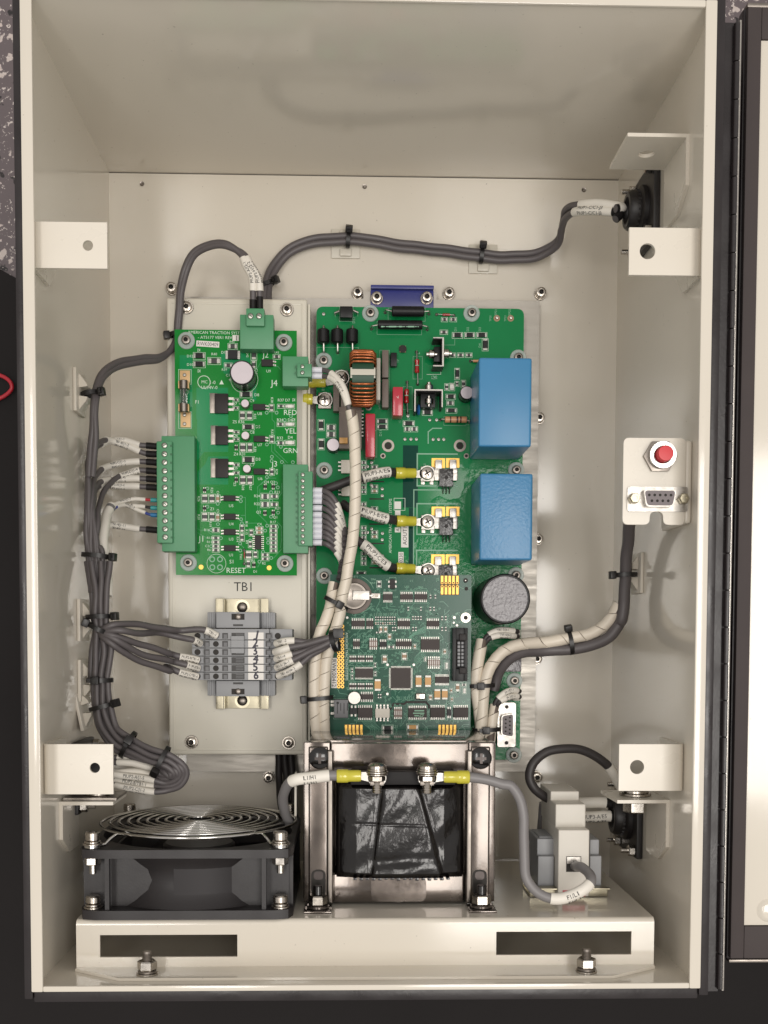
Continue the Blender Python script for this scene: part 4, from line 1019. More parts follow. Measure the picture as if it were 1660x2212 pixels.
# vertical data port of the main board and the small plug strips at its right edge
dsub('data_port', 'silver nine-hole data port standing on the main board beside the spiral wrap', I, 940, 1318, 1105, 1730, ZM + 9, vertical=True, jack=False, parent=None)
a = rc(I, 960, 1330, 1090, 1720, ZM); b = MB(); b.box(a[0], a[1], ZM, a[2], a[3], ZM + 8.9); b.build('port_body', 'part_black', main)
a = rc(I, 895, 890, 1162, 1030, ZM + 12); b = MB(); b.box(a[0], a[1], ZM, a[2], a[3], ZM + 12, bev=0.5); b.build('potted_module', 'cap_potting', main)
for q in ((I, 1085, 640, 1155, 715, 10), (I, 1085, 1200, 1150, 1300, 10)): block(MBd, *q[:5], q[5], 'nylon' if False else 'clear_mount', 'plug_socket', top=True)
# ================================================================= logic board (dark green, stacked above)
ZL = 50.0
a = rc(H, 272, 122, 1580, 1642, ZL); lx0, ly0, lx1, ly1 = a
logic = thing('logic_board', 'dark green logic circuit board crowded with chips above the transformer', 'circuit board', ((lx0 + lx1) / 2, (ly0 + ly1) / 2, ZM))
LBd = {'root': logic, 'z': ZL, 'silk': MB(), 'dim': MB(), 'tr': MB()}
b = MB(); b.box(lx0, ly0, ZL - 1.6, lx1, ly1, ZL); b.build('board', 'logic_green', logic)
for x, y in ((lx0 + 6, ly0 + 6), (lx1 - 6, ly0 + 6), (lx1 - 5, ly1 - 10), (lx1 - 5, ly1 - 46)):
    b = MB(); b.cyl((x, y, ZM + 0.1), 2.8, ZL - 1.6 - ZM, n=6); b.build('standoff', 'aluminium', logic, sharp=20)
# copper pour areas and traces
b = MB()
for q in ((840, 1195, 1060, 1320), (1290, 830, 1415, 905), (1295, 915, 1405, 1005), (1390, 1120, 1575, 1480), (1180, 1140, 1390, 1200)):
    r_ = rc(H, *q, ZL); b.quad(r_[0], r_[1], r_[2], r_[3], ZL + 0.03)
b.build('copper_pour', 'logic_pour', logic, smooth=False)
random.seed(11)
tr = LBd['tr']
def tpoly(pts, w=0.28): silk_poly(LBd, H, pts, w, 'tr', 0.045)
for k in range(9):                                   # fan-out between the large chips
    x = 1040 + k * 12; tpoly(((x, 980 - k * 10), (x + 20, 960 - k * 10), (x + 20, 900 - k * 14), (x + 70 + k * 4, 850 - k * 18), (1110, 820 - k * 12)))
    tpoly(((560 + k * 14, 1480), (600 + k * 14, 1530), (690 + k * 10, 1600 - (k % 3) * 8)))
    tpoly(((880 + k * 18, 1310 - (k % 3) * 8), (905 + k * 18, 1285), (905 + k * 18, 1260)))
    tpoly(((1010 - k * 6, 700 + k * 9), (1090 - k * 4, 640 + k * 6), (1165, 600 + k * 8)))
for k in range(270):
    x = random.uniform(440, 1540); y = random.uniform(420, 1580); dx = random.choice((-1, 1)) * random.uniform(10, 46); l2 = random.choice((-1, 1)) * random.uniform(14, 70)
    if random.random() < 0.5: tpoly(((x, y), (x + dx, y + abs(dx)), (x + dx, y + abs(dx) + l2)))
    else: tpoly(((x, y), (x + dx, y - abs(dx)), (x + dx + l2, y - abs(dx))))
for pts in (((735, 240), (735, 370), (700, 440), (730, 470)), ((830, 390), (830, 420), (880, 420)), ((800, 380), (800, 440), (900, 450), (900, 500)), ((1035, 300), (1060, 255), (1170, 255), (1190, 290)), ((430, 420), (500, 480), (620, 480)), ((330, 1170), (360, 1230), (430, 1240), (450, 1270))): tpoly(pts, 0.32)
tr.build('copper_traces', 'logic_trace', logic, smooth=False)
def chips(lst):
    for q in lst: chip(LBd, H, *q[:4], n=q[4], sides=q[5] if len(q) > 5 else 'tb', t=q[6] if len(q) > 6 else 1.6, body=q[7] if len(q) > 7 else 'chip_grey', name=q[8] if len(q) > 8 else 'chip', pl=q[9] if len(q) > 9 else 1.5)
chips([(765, 305, 852, 362, 12, 'tb', 1.2), (925, 305, 1042, 358, 7), (1058, 305, 1175, 358, 7), (470, 553, 595, 608, 7), (608, 553, 675, 608, 4), (900, 555, 1015, 608, 7), (1170, 555, 1288, 608, 7),
       (485, 745, 548, 795, 4), (733, 750, 797, 798, 4, 'tb', 1.5, 'chip_black'), (883, 745, 1030, 795, 8), (1117, 725, 1290, 825, 10, 'tb', 2.3), (505, 1000, 672, 1085, 24, 'tb', 1.1, 'chip_grey', 'chip', 1.0),
       (838, 994, 1022, 1182, 28, 'tblr', 1.5, 'chip_grey', 'chip', 1.2), (1250, 1075, 1380, 1135, 14, 'tb', 1.2), (555, 1238, 672, 1288, 7), (530, 1364, 665, 1458, 8, 'tb', 2.2), (1000, 1367, 1170, 1455, 10, 'tb', 2.2),
       (1205, 1362, 1340, 1455, 8, 'tb', 2.2), (1418, 1362, 1558, 1455, 8, 'tb', 2.2), (455, 1366, 525, 1425, 2, 'tb', 2.0, 'part_black'), (1362, 1378, 1400, 1440, 2, 'tb', 1.4, 'part_black'),
       (692, 1372, 825, 1455, 4, 'tb', 3.2, 'white_plastic', 'opto_coupler', 2.6), (865, 1378, 942, 1450, 4, 'tb', 1.6, 'switch_brown', 'switch_block', 1.4), (635, 738, 712, 800, 4, 'tb', 2.2, 'switch_brown', 'switch_block', 1.6), (1180, 918, 1295, 970, 6, 'tb', 2.2, 'switch_brown', 'switch_block', 2.2)])
for q in ((925, 275, 1042, 390), (1058, 275, 1175, 390), (470, 525, 595, 635), (900, 525, 1015, 635), (1170, 525, 1288, 635), (883, 718, 1030, 825), (1110, 700, 1296, 850), (825, 985, 1035, 1195), (1245, 1060, 1385, 1150), (550, 1210, 678, 1318), (525, 1335, 672, 1490), (995, 1338, 1176, 1485), (1200, 1338, 1346, 1485), (1412, 1338, 1564, 1485), (685, 1330, 832, 1490), (1175, 890, 1300, 1000), (302, 1280, 446, 1470)): silk_rect(LBd, H, *q, w=0.2, key='dim')
b = MB()
for q, nn in (((635, 738, 712, 800), 4), ((1180, 918, 1295, 970), 6), ((865, 1378, 942, 1450), 4)):
    r_ = rc(H, *q, ZL + 2.2); st = (r_[2] - r_[0]) / nn
    for k in range(nn): b.box(r_[0] + st * (k + 0.3), (r_[1] + r_[3]) / 2 - 1.4, ZL + (2.2 if nn != 4 or q[1] < 1000 else 1.6), r_[0] + st * (k + 0.7), (r_[1] + r_[3]) / 2 + 1.4, ZL + 2.45)
b.build('switch_levers', 'label_white', logic)
w = p3(H, 1022, 1440, ZL + 2.2); b = MB(); [b.line((p3(H, x0_, y_, ZL).x, p3(H, x0_, y_, ZL).y), (p3(H, x1_, y_, ZL).x, p3(H, x1_, y_, ZL).y), 0.9, ZL + 2.26) for x0_, x1_, y_ in ((1062, 1068, 1391), (1080, 1140, 1391), (1050, 1142, 1415), (1062, 1092, 1438))]
silk_poly(LBd, H, ((1104, 1447), (1114, 1428), (1140, 1428), (1130, 1447), (1104, 1447)), 0.4, 'dim', 2.28)
b.build('lettering', 'silk_dim', logic, smooth=False)
# vertical crystal, battery with clip
chip(LBd, H, 828, 168, 876, 256, 2, 'lr', 2.4, 'chip_black', 'crystal', 1.0)
c = p3(H, 495, 325, ZL); r = (p3(H, 620, 325, ZL).x - c.x)
b = MB(); b.lathe([(r * 1.32, 0.02), (r * 1.32, 0.9), (r * 1.2, 1.2), (0, 1.2)], c, n=48); hold = b.build('battery_holder', 'brown_block', logic)
b = MB(); b.lathe([(r * 0.97, 1.2), (r, 1.5), (r, 3.6), (r * 0.95, 4.0), (r * 0.8, 4.05), (r * 0.78, 3.95), (0, 3.95)], c, n=56); bt_ = b.build('coin_cell', 'dull_steel', hold)
q = rc(H, 480, 272, 638, 360, ZL + 5); b = MB(); b.box(q[0], q[1], ZL + 4.1, q[2], q[3], ZL + 5.0, bev=0.35); b.build('battery_clip', 'tin', hold)
q = rc(H, 655, 298, 738, 345, ZL); b = MB(); b.box(q[0], q[1], ZL, q[2], q[3], ZL + 1.6, bev=0.3); b.box(q[0] - 2.5, q[1] + 1, ZL + 1.5, q[0] + 1, q[3] - 1, ZL + 4.9, bev=0.3); b.build('battery_clip', 'tin', hold)
q = rc(H, 685, 306, 722, 336, ZL); b = MB(); b.box(q[0], q[1], ZL + 1.6, q[2], q[3], ZL + 1.75); b.build('clip_slot', 'dull_steel', hold)
# grey relay, tantalums, crystal, can, header
q = rc(H, 308, 1290, 440, 1460, ZL + 7); b = MB(); b.box(q[0], q[1], ZL + 0.3, q[2], q[3], ZL + 7.2, bev=0.4); rl = b.build('signal_relay', 'terminal_mid', logic)
b = MB()
for k in range(5): b.line((q[0] + 2.2 + k * 2.2, q[3] - 2.5), (q[0] + 2.2 + k * 2.2, q[1] + 3 + (k % 2) * 2), 0.5, ZL + 7.26)
b.ring((q[0] + 2.4, q[3] - 2.2), 0, 0.9, ZL + 7.27); b.build('lettering', 'print_black', rl, smooth=False)
for y in (1308, 1340, 1418): 
    w = p3(H, 288, y, ZL); b = MB(); b.box(w.x - 0.8, w.y - 0.8, ZL, w.x + 1.6, w.y + 0.8, ZL + 0.6); b.build('relay_pin', 'tin', logic)
for q in ((683, 1098, 745, 1206), (1065, 1064, 1125, 1170), (1153, 1064, 1213, 1170), (1240, 1192, 1300, 1286), (1310, 1192, 1368, 1286)): smd(LBd, H, *q, kind='tantalum', outline=False)
q = rc(H, 1068, 1228, 1158, 1288, ZL); b = MB(); b.box(q[0], q[1], ZL, q[2], q[3], ZL + 3, bev=0.8, seg=3); b.build('crystal_can', 'stainless', logic)
can(LBd, p3(H, 497, 1270, ZL), 4.3, 6.0, side='tin', top='tin')
for q in ((760, 1535, 855, 1570, 'diode'), (990, 1525, 1090, 1565, 'tantalum'), (1442, 1142, 1478, 1212, 'capacitor'), (760, 880, 800, 945, 'capacitor'), (942, 855, 985, 915, 'capacitor'), (815, 785, 868, 812, 'resistor'), (812, 680, 840, 728, 'capacitor'), (732, 608, 758, 660, 'capacitor'), (776, 608, 802, 660, 'capacitor'), (712, 185, 744, 238, 'resistor'), (1192, 1248, 1222, 1290, 'capacitor'), (1392, 1190, 1410, 1220, 'capacitor'), (1398, 1270, 1416, 1302, 'capacitor'), (1328, 822, 1352, 862, 'capacitor'), (1050, 775, 1072, 812, 'capacitor'), (1152, 895, 1166, 930, 'led'), (1345, 945, 1370, 1000, 'led'), (1512, 1185, 1536, 1230, 'led'), (1500, 1140, 1538, 1162, 'resistor')): smd(LBd, H, *q[:4], kind=q[4])
for k in range(9): smd(LBd, H, 690 + k * 22, 516, 704 + k * 22, 550, outline=False)
for k in range(9): smd(LBd, H, 690 + k * 22, 566, 704 + k * 22, 590, outline=False, kind='capacitor' if k % 3 == 0 else 'resistor')
for k in range(4): smd(LBd, H, 1035 + k * 25, 512, 1051 + k * 25, 545, outline=False)
for x in (848, 872, 1038, 1064): smd(LBd, H, x, 612, x + 15, 650, outline=False)
for x in (1308, 1342):
    for y in (512, 612): smd(LBd, H, x, y, x + 16, y + 36, outline=False)
for x, y in ((992, 425), (1110, 425), (1198, 425), (1232, 425), (1200, 312), (1245, 312)): smd(LBd, H, x, y, x + 16, y + 34, outline=False)
for k in range(3):
    for y in (880, 1136): chip(LBd, H, 450 + k * 76, y + 16, 518 + k * 76, y + 40, 4, 'tb', 0.7, 'chip_grey', 'resistor_array', 1.2)
for (x, y) in ((478, 1000), (478, 1060), (692, 950), (692, 1030)): smd(LBd, H, x - 8, y, x + 8, y + 34, outline=True)
for q in ((715, 1238, 728, 1275), (735, 1238, 750, 1275), (700, 655, 740, 672)): smd(LBd, H, *q, outline=False)
hq = rc(H, 1417, 620, 1553, 1118, ZL + 9); b = MB()
b.box(hq[0], hq[1], ZL, hq[2], hq[3], ZL + 2.5, bev=0.3)
b.box(hq[0], hq[1], ZL + 2.4, hq[0] + 2.2, hq[3], ZL + 9, bev=0.3); b.box(hq[2] - 2.2, hq[1], ZL + 2.4, hq[2], hq[3], ZL + 9, bev=0.3)
b.box(hq[0] + 2.1, hq[1], ZL + 2.4, hq[2] - 2.1, hq[1] + 8, ZL + 8, bev=0.3); b.box(hq[0] + 2.1, hq[3] - 8, ZL + 2.4, hq[2] - 2.1, hq[3], ZL + 8, bev=0.3)
hd = b.build('pin_header', 'part_black', logic)
for y0, y1 in ((675, 740), (990, 1050)):
    q = rc(H, 1478, y0, 1545, y1, ZL + 10); b = MB(); b.box(q[0], q[1], ZL + 8.05, q[2], q[3], ZL + 10, bev=0.5); b.build('latch', 'chip_black', hd)
q = rc(H, 1440, 735, 1450, 985, ZL + 8); b = MB(); b.box(q[0], q[1], ZL + 2.4, q[2], q[3], ZL + 7, bev=0.3); b.build('key_rib', 'chip_grey', hd)
for x in (1472, 1508):
    for k in range(7):
        w = p3(H, x, 762 + k * 34, ZL + 6); b = MB(); b.box(w.x - 0.9, w.y - 0.9, ZL + 2.4, w.x + 0.9, w.y + 0.9, ZL + 6.5, bev=0.2); b.build('pin', 'terminal_grey', hd)
# gold fingers and plated holes
def finger(x, y0, y1, eye):
    q = rc(H, x - 11, y0, x + 11, y1, ZL); b = MB(); b.quad(q[0], q[1], q[2], q[3], ZL + 0.1); cy_ = p3(H, x, eye, ZL); b.ring((cy_.x, cy_.y), 0.55, (q[2] - q[0]) / 2 + 0.12, ZL + 0.12, 14); b.ring((cy_.x, cy_.y), 0, 0.56, ZL + 0.14, 10, 1)
    b.build('gold_finger', ['gold', 'socket_dark'], logic, smooth=False)
for x in (1316, 1352, 1387, 1422, 1458): finger(x, 135, 200, 200); finger(x, 236, 308, 236)
for x in (420, 455, 490, 525, 562): finger(x, 1525, 1592, 1592)
for x in (1293, 1329, 1364, 1400, 1435): finger(x, 1525, 1592, 1592)
mat('bare_laminate', (96, 66, 26), 0.5)
for q in ((1300, 130, 1475, 315), (408, 1522, 575, 1612), (1282, 1522, 1450, 1612), (336, 590, 402, 1182)):
    r_ = rc(H, *q, ZL); b = MB(); b.quad(r_[0], r_[1], r_[2], r_[3], ZL + 0.05); b.build('bare_strip', 'bare_laminate', logic, smooth=False)
for x in (352, 386):
    for k in range(17):
        w = p3(H, x, 605 + k * 35.2, ZL); b = MB(); b.ring((w.x, w.y), 0.55, 1.15, ZL + 0.12, 16); b.ring((w.x, w.y), 0, 0.56, ZL + 0.1, 12, 1); b.build('plated_hole', ['gold', 'socket_dark'], logic, smooth=False)
for k in range(10):
    w = p3(H, 752 + k * 35.4, 1593, ZL); b = MB(); b.ring((w.x, w.y), 0.55, 1.1, ZL + 0.12, 16); b.ring((w.x, w.y), 0, 0.56, ZL + 0.1, 12, 1); b.build('plated_hole', ['tin', 'socket_dark'], logic, smooth=False)
b = MB(); random.seed(7)
for k in range(520):
    x, y = random.uniform(430, 1570), random.uniform(240, 1500)
    if 820 < x < 1045 and 980 < y < 1200 or x > 1410 and 610 < y < 1125: continue
    if 1300 < x and y < 480: continue
    w = p3(H, x, y, ZL); b.ring((w.x, w.y), 0.28, 0.72, ZL + 0.09, 8, 0); b.ring((w.x, w.y), 0, 0.29, ZL + 0.08, 6, 1)
tag(b.build('vias', ['logic_trace', 'socket_dark'], logic, smooth=False), kind='stuff')
for (x, y, r) in ((430, 525, 0.95), (807, 965, 0.95), (1052, 965, 0.95), (805, 1237, 0.95), (1430, 525, 1.1), (1425, 572, 0.8), (1455, 598, 0.9)):
    w = p3(H, x, y, ZL); b = MB(); b.cyl(w + Vector((0, 0, 0.02)), r, 0.25, n=14, bev=0.1); b.build('fiducial', 'tin', logic)
w = p3(H, 1535, 525, ZL); b = MB(); b.tubering(1.5, 3.3, 0.03, 0.7, w, n=28); b.cyl(w, 1.6, 0.5, n=6, mi=1); b.build('screw', ['stainless', 'socket_dark'], logic)
w = p3(H, 1535, 178, ZL); LBd['dim'].ring((w.x, w.y), 5.6, 5.85, ZL + 0.06, 32); b = MB(); b.ring((w.x, w.y), 0, 1.6, ZL + 0.07, 16); b.ring((w.x, w.y), 0, 0.4, ZL + 0.1, 8, 1); b.build('board_hole', ['socket_dark', 'tin'], logic, smooth=False)
w = p3(H, 1542, 255, ZL); b = MB(); b.ring((w.x, w.y), 0, 1.3, ZL + 0.07, 14); b.build('board_hole', 'socket_dark', logic, smooth=False)
# dark routed isolation gap
g = MB()
q = [p3(H, x, y, ZL) for x, y in ((830, 1380), (865, 1330), (960, 1330), (985, 1312), (1165, 1312), (1192, 1345), (1192, 1365))]
for u, v in zip(q, q[1:]): g.line((u.x, u.y), (v.x, v.y), 1.3, ZL + 0.08)
g.build('isolation_gap', 'socket_dark', logic, smooth=False)
# lettering
w = p3(H, 415, 590, ZL)
for (x, y, t, h_, rot) in ((1262, 180, 'J5', 26, 0), (650, 178, 'TPH', 18, 0), (645, 210, 'BAT+', 18, 0), (490, 152, 'BT1', 18, 0), (790, 182, 'Y2', 18, 0), (965, 245, 'U53', 18, 0), (1095, 250, 'U52', 18, 0), (1015, 190, '2 2', 16, 0), (1145, 180, '2', 18, 0), (860, 340, 'U24', 18, 0), (870, 1550, '21', 24, 0), (560, 760, 'U9', 18, 0), (625, 660, 'U2', 16, 0), (290, 1262, 'K1', 18, 0), (345, 1215, '1', 18, 0), (1020, 448, 'D53', 16, 0), (1070, 448, 'D54', 16, 0), (1160, 470, 'D25', 16, 0), (935, 712, 'U7', 16, 0)):
    silk_text(LBd, H, x, y, t, h_, rot, key='dim')
silk_text(LBd, H, 415, 662, 'AMERICAN TRACTION SYSTEMS', 22, -PI / 2, key='silk', sx=0.98)
for k in range(10): silk_text(LBd, H, 690 + 22 * k, 508, 'R%d' % (31 + k), 12, PI / 2, key='dim')
for q in ((505, 975, 672, 1100), (440, 970, 492, 1110), (825, 150, 885, 275), (760, 1520, 860, 1580), (985, 1515, 1098, 1572), (445, 868, 680, 945), (445, 1122, 680, 1198)): silk_rect(LBd, H, *q, w=0.18, key='dim')
rr_ = [p3(H, 495 + 195 * math.cos(t_), 325 + 195 * math.sin(t_) * 1.0, ZL) for t_ in [-1.2 + 0.1 * i for i in range(9)]]
for u, v in zip(rr_, rr_[1:]): LBd['dim'].line((u.x, u.y), (v.x, v.y), 0.25, ZL + 0.06)
rr_ = [p3(H, 495 + 195 * math.cos(t_), 325 + 160 * math.sin(t_), ZL) for t_ in [0.6 + 0.1 * i for i in range(16)]]
for u, v in zip(rr_, rr_[1:]): LBd['dim'].line((u.x, u.y), (v.x, v.y), 0.3, ZL + 0.06)
LBd['silk'].build('silkscreen', 'silkscreen', logic, smooth=False); LBd['dim'].build('silkscreen', 'silk_dim', logic, smooth=False)
sticker(LBd, H, 283, 900, 334, 1182, 'RWK00412', 3.9, -PI / 2, zz=0.3)

# ================================================================= tray with the relay board and the terminal strip
ZTR = 30.0
t0, t1 = at(A(22, 238), ZTR), at((1122, 2757), ZTR)
tx0, tx1, ty0, ty1 = t0.x, t1.x, t1.y, t0.y
tray = thing('mounting_tray', 'long cream mounting tray marked TB1 left of the large green board', 'mounting tray', ((tx0 + tx1) / 2, (ty0 + ty1) / 2, PZ))
b = MB(); b.box(tx0, ty0, ZTR - 13, tx1, ty1, ZTR, bev=1.6, seg=3); b.build('tray_top', 'tray_paint', tray)
b = MB(); b.box(tx0 + 3, ty0 + 5, PZ + 0.1, tx0 + 7, ty1 - 5, ZTR - 13); b.box(tx1 - 7, ty0 + 5, PZ + 0.1, tx1 - 3, ty1 - 5, ZTR - 13); b.build('tray_leg', 'tray_paint', tray)
b = MB(); b.box(tx1 + 0.1, ty0 + 2, PZ + 0.1, tx1 + 2.0, ty1 - 2, ZTR - 4, bev=0.5); b.build('tray_flange', 'tray_paint', tray)
# thin folded seams
b = MB()
for x in (tx0 + 3.4, tx1 - 3.4): b.box(x - 0.5, ty0 + 3, ZTR - 0.2, x + 0.5, ty1 - 3, ZTR + 0.45, bev=0.2)
b.box(tx0 + 4, ty0 + 3.0, ZTR - 0.2, tx1 - 4, ty0 + 4.0, ZTR + 0.42, bev=0.2); b.box(tx0 + 4, ty1 - 4.0, ZTR - 0.2, tx1 - 4, ty1 - 3.0, ZTR + 0.42, bev=0.2); b.build('folded_edge', 'tray_paint', tray)
for q in ((A, 228, 338), (A, 1240, 362), (TB, 333, 1460), (TB, 1117, 1466)): put_screw('button', *q, ZTR + 0.05, tray)
w = p3(TB, 745, 240, ZTR); w2 = p3(TB, 745, 168, ZTR); b = MB(); b.text('TB1', w.x, w.y, ZTR + 0.05, (w2.y - w.y) / 0.69, 0, 'C', sx=0.94); b.build('lettering', 'print_black', tray, smooth=False)

ZR = 41.6
r0, r1 = at(A(105, 560), ZR), at(B(1365, 1408), ZR)
relay = thing('relay_board', 'small bright green circuit board with green plug connectors on the tray', 'circuit board', ((r0.x + r1.x) / 2, (r0.y + r1.y) / 2, ZTR))
RB = {'root': relay, 'z': ZR, 'silk': MB(), 'dim': MB(), 'tr': MB()}
b = MB(); b.box(r0.x, r1.y, ZR - 1.6, r1.x, r0.y, ZR); b.build('board', 'relay_board_green', relay)
for q in ((A, 225, 675), (A, 1210, 695), (B, 355, 1290), (B, 1255, 1297)):
    w = p3(*q, ZR); b = MB(); b.cyl((w.x, w.y, ZTR + 0.1), 3, ZR - 1.6 - ZTR, n=6); b.build('standoff', 'aluminium', relay, sharp=20); put_screw('nylon', *q, ZR + 0.05, relay)
b = MB()
def pour(Rg, pts): 
    q = [p3(Rg, x, y, ZR) for x, y in pts]; n_ = len(q)
    ar = sum(q[i].x * q[(i + 1) % n_].y - q[(i + 1) % n_].x * q[i].y for i in range(n_)); q = q if ar > 0 else q[::-1]
    b.add([(v.x, v.y, ZR + 0.012 + 0.004 * (len(b.f) % 8)) for v in q], [tuple(range(n_))])
pour(A, ((325, 1150), (645, 1150), (645, 1465), (325, 1465))); pour(A, ((155, 820), (285, 820), (285, 1555), (155, 1555)))
pour(A, ((570, 800), (660, 760), (800, 790), (880, 870), (700, 1060), (600, 1000))); pour(A, ((890, 1090), (930, 1120), (930, 1280), (890, 1280)))
pour(B, ((435, -85), (725, -85), (725, 255), (500, 255), (435, 340))); pour(B, ((540, 298), (725, 298), (725, 560), (440, 560), (440, 440), (510, 370)))
b.build('copper_pour', 'relay_pour_green', relay, smooth=False)
def rpoly(pts, w=0.3, Rg=B): silk_poly(RB, Rg, pts, w, 'tr', 0.045)
for pts in (((845, 680), (885, 680), (885, 890)), ((845, 848), (885, 848), (885, 920), (1000, 920), (1050, 950)), ((1085, 945), (1085, 915), (1000, 830), (1000, 580), (1090, 500), (1135, 480)), ((1130, 170), (1130, 250), (1260, 370)), ((1160, 20), (1160, 240), (1280, 360)), ((1020, 600), (1020, 800)), ((1030, 560), (1100, 500), (1170, 500)), ((1190, 680), (1225, 640), (1225, 550)), ((420, 960), (460, 985), (560, 985)), ((420, 1000), (530, 1060)), ((540, 1190), (540, 1215), (640, 1215), (660, 1250)), ((1215, 1150), (1220, 1090), (1220, 950), (1180, 910)), ((1130, 1245), (1150, 1245), (1225, 1160)), ((1000, 1330), (1018, 1300)), ((835, 1110), (870, 1150), (870, 1190)), ((520, 985), (560, 1022), (680, 1022))): rpoly(pts)
for pts in (((1090, 1390), (1090, 1470), (1118, 1500), (1118, 1660)), ((1140, 1400), (1140, 1330), (1220, 1330)), ((930, 970), (990, 870)), ((1110, 935), (1150, 935), (1175, 965)), ((870, 1330), (890, 1330))): rpoly(pts, 0.3, A)
RB['tr'].build('copper_traces', 'trace_green', relay, smooth=False)

def plug(name, hdr, plg, screws, wire_side, hh=11.5, ph=15.0):
    """green header soldered to the board, and the plug-in block with clamp screws (photo rectangles at their upper faces)"""
    a = rc(*hdr, ZR + hh); b = MB(); b.box(a[0], a[1], ZR, a[2], a[3], ZR + hh, bev=0.5); b.build('plug_header', 'connector_green', relay)
    a = rc(*plg, ZR + ph); o = thing(name[0], name[1], 'plug', ((a[0] + a[2]) / 2, (a[1] + a[3]) / 2, ZR + 0.5))
    b = MB(); b.box(a[0], a[1], ZR + 0.6, a[2], a[3], ZR + ph, bev=0.6); b.build('plug_body', 'connector_green', o)
    s0 = p3(plg[0], screws[0][0], screws[0][1], ZR + ph); s1 = p3(plg[0], screws[1][0], screws[1][1], ZR + ph); rad = (s1 - s0).length * 0.34
    def scr(bb):
        bb.tubering(rad * 0.88, rad * 1.12, 0.02, 0.1, (0, 0, 0), n=20, mi=1); bb.lathe([(rad * 0.86, 0.02), (rad * 0.86, 0.35), (rad * 0.7, 0.5), (0, 0.5)], n=20); bb.box(-rad * 0.8, -rad * 0.13, 0.4, rad * 0.8, rad * 0.13, 0.56, mi=1)
    me = cached(('clamp', round(rad, 2)), scr, ['tin', 'connector_dark'])
    for k, (x, y) in enumerate(screws):
        w = p3(plg[0], x, y, ZR + ph); place(me, 'clamp_screw', w + Vector((0, 0, 0.02)), o, rotz=random.uniform(-0.9, 0.9))
    # grooves between the poles and the wire entries
    b = MB(); h_ = abs(s1.y - s0.y) > abs(s1.x - s0.x)
    for (x, y) in screws:
        w = p3(plg[0], x, y, ZR + ph)
        if h_:
            xe = a[0] if wire_side == 'l' else a[2]; sg = -1 if wire_side == 'l' else 1
            b.box(min(xe, xe + sg * 0.12), w.y - rad, ZR + 4, max(xe, xe + sg * 0.12), w.y + rad, ZR + 10); xi = a[2] if wire_side == 'l' else a[0]
            b.box(xi - 1.2, w.y - 0.9, ZR + ph, xi + 0.0, w.y + 0.5, ZR + ph + 0.05)
        else: b.box(w.x - rad, a[3], ZR + 4, w.x + rad, a[3] + 0.12, ZR + 10)
    b.build('wire_entries', 'connector_dark', o)
    return o, a
J1y = (195, 275, 353, 433, 512, 588, 665, 742, 820, 897, 975, 1050)
plugJ1, aJ1 = plug(('plug_connector', 'long green twelve-screw plug on the left edge of the small green board'), (B, 100, 105, 415, 1185), (B, 55, 155, 205, 1105), [(130 + k * 0.6, y) for k, y in enumerate(J1y)], 'l')
J3y = [467 + k * 57.3 for k in range(12)]
plugJ3, aJ3 = plug(('plug_connector', 'green twelve-screw plug with small screws on the right edge of the small green board'), (B, 1235, 370, 1470, 1200), (B, 1378, 435, 1512, 1132), [(1420, y) for y in J3y], 'r', 10.5, 13.5)
plugJ2, aJ2 = plug(('plug_connector', 'green two-screw plug at the top edge of the small green board'), (A, 765, 408, 1105, 760), (A, 828, 345, 1012, 525), [(872, 425), (958, 425)], 't')
plugJ4, aJ4 = plug(('plug_connector', 'green two-screw plug near the upper right corner of the small green board'), (A, 1195, 830, 1455, 1135), (A, 1342, 905, 1490, 1040), [(1397, 935), (1397, 997)], 'r')
# fuse with clips
for q in ((A, 158, 975, 262, 1112), (A, 165, 1396, 268, 1552)):
    a = rc(*q, ZR); b = MB(); b.box(a[0], a[1], ZR + 0.02, a[2], a[3], ZR + 0.5, bev=0.1); b.build('fuse_pad', 'fuse_brass', relay)
fz = ZR + 5.0; f0, f1 = p3(A, 197, 1075, fz), p3(A, 190, 1400, fz)
fu = thing('glass_fuse', 'small glass tube fuse in clips on the left of the small green board', 'fuse', (f0.x, (f0.y + f1.y) / 2, ZR + 1))
L_ = f0.y - f1.y; b = MB(); b.cyl((f0.x, f1.y + 3, fz), 2.5, L_ - 6, (0, 1, 0), 20); b.build('glass_tube', 'glass', fu)
for y in (f1.y, f0.y - 6): b = MB(); b.cyl((f0.x, y, fz), 2.75, 6, (0, 1, 0), 20, bev=0.4); b.build('end_cap', 'dull_steel', fu)
b = MB(); b.cyl((f0.x, f1.y + 2, fz), 0.2, L_ - 4, (0, 1, 0), 6); b.build('fuse_wire', 'dull_steel', fu)
for y in (f1.y + 3, f0.y - 3):
    b = MB()
    for s_ in (-1, 1): b.box(f0.x + s_ * 3.1 - 0.35, y - 2.4, ZR + 0.5, f0.x + s_ * 3.1 + 0.35, y + 2.4, ZR + 6.5, bev=0.2)
    b.build('fuse_clip', 'fuse_brass', relay)
for q in ((A, 205, 1020), (A, 205, 1515), (A, 205, 1425)):
    w = p3(*q, ZR + 0.5); b = MB(); b.lathe([(1.3, 0), (0.9, 0.6), (0, 0.8)], w, n=12); b.build('solder_joint', 'solder', relay)
# cans
can(RB, p3(A, 812, 1062, ZR), 8.0, 18)
for q in ((A, 826, 1328), (B, 893, 118), (B, 907, 425)): can(RB, p3(*q, ZR), 2.7, 6.5, side='dull_steel')
w = p3(A, 810, 1065, ZR); RB['silk'].ring((w.x, w.y), 8.9, 9.15, ZR + 0.06, 40)
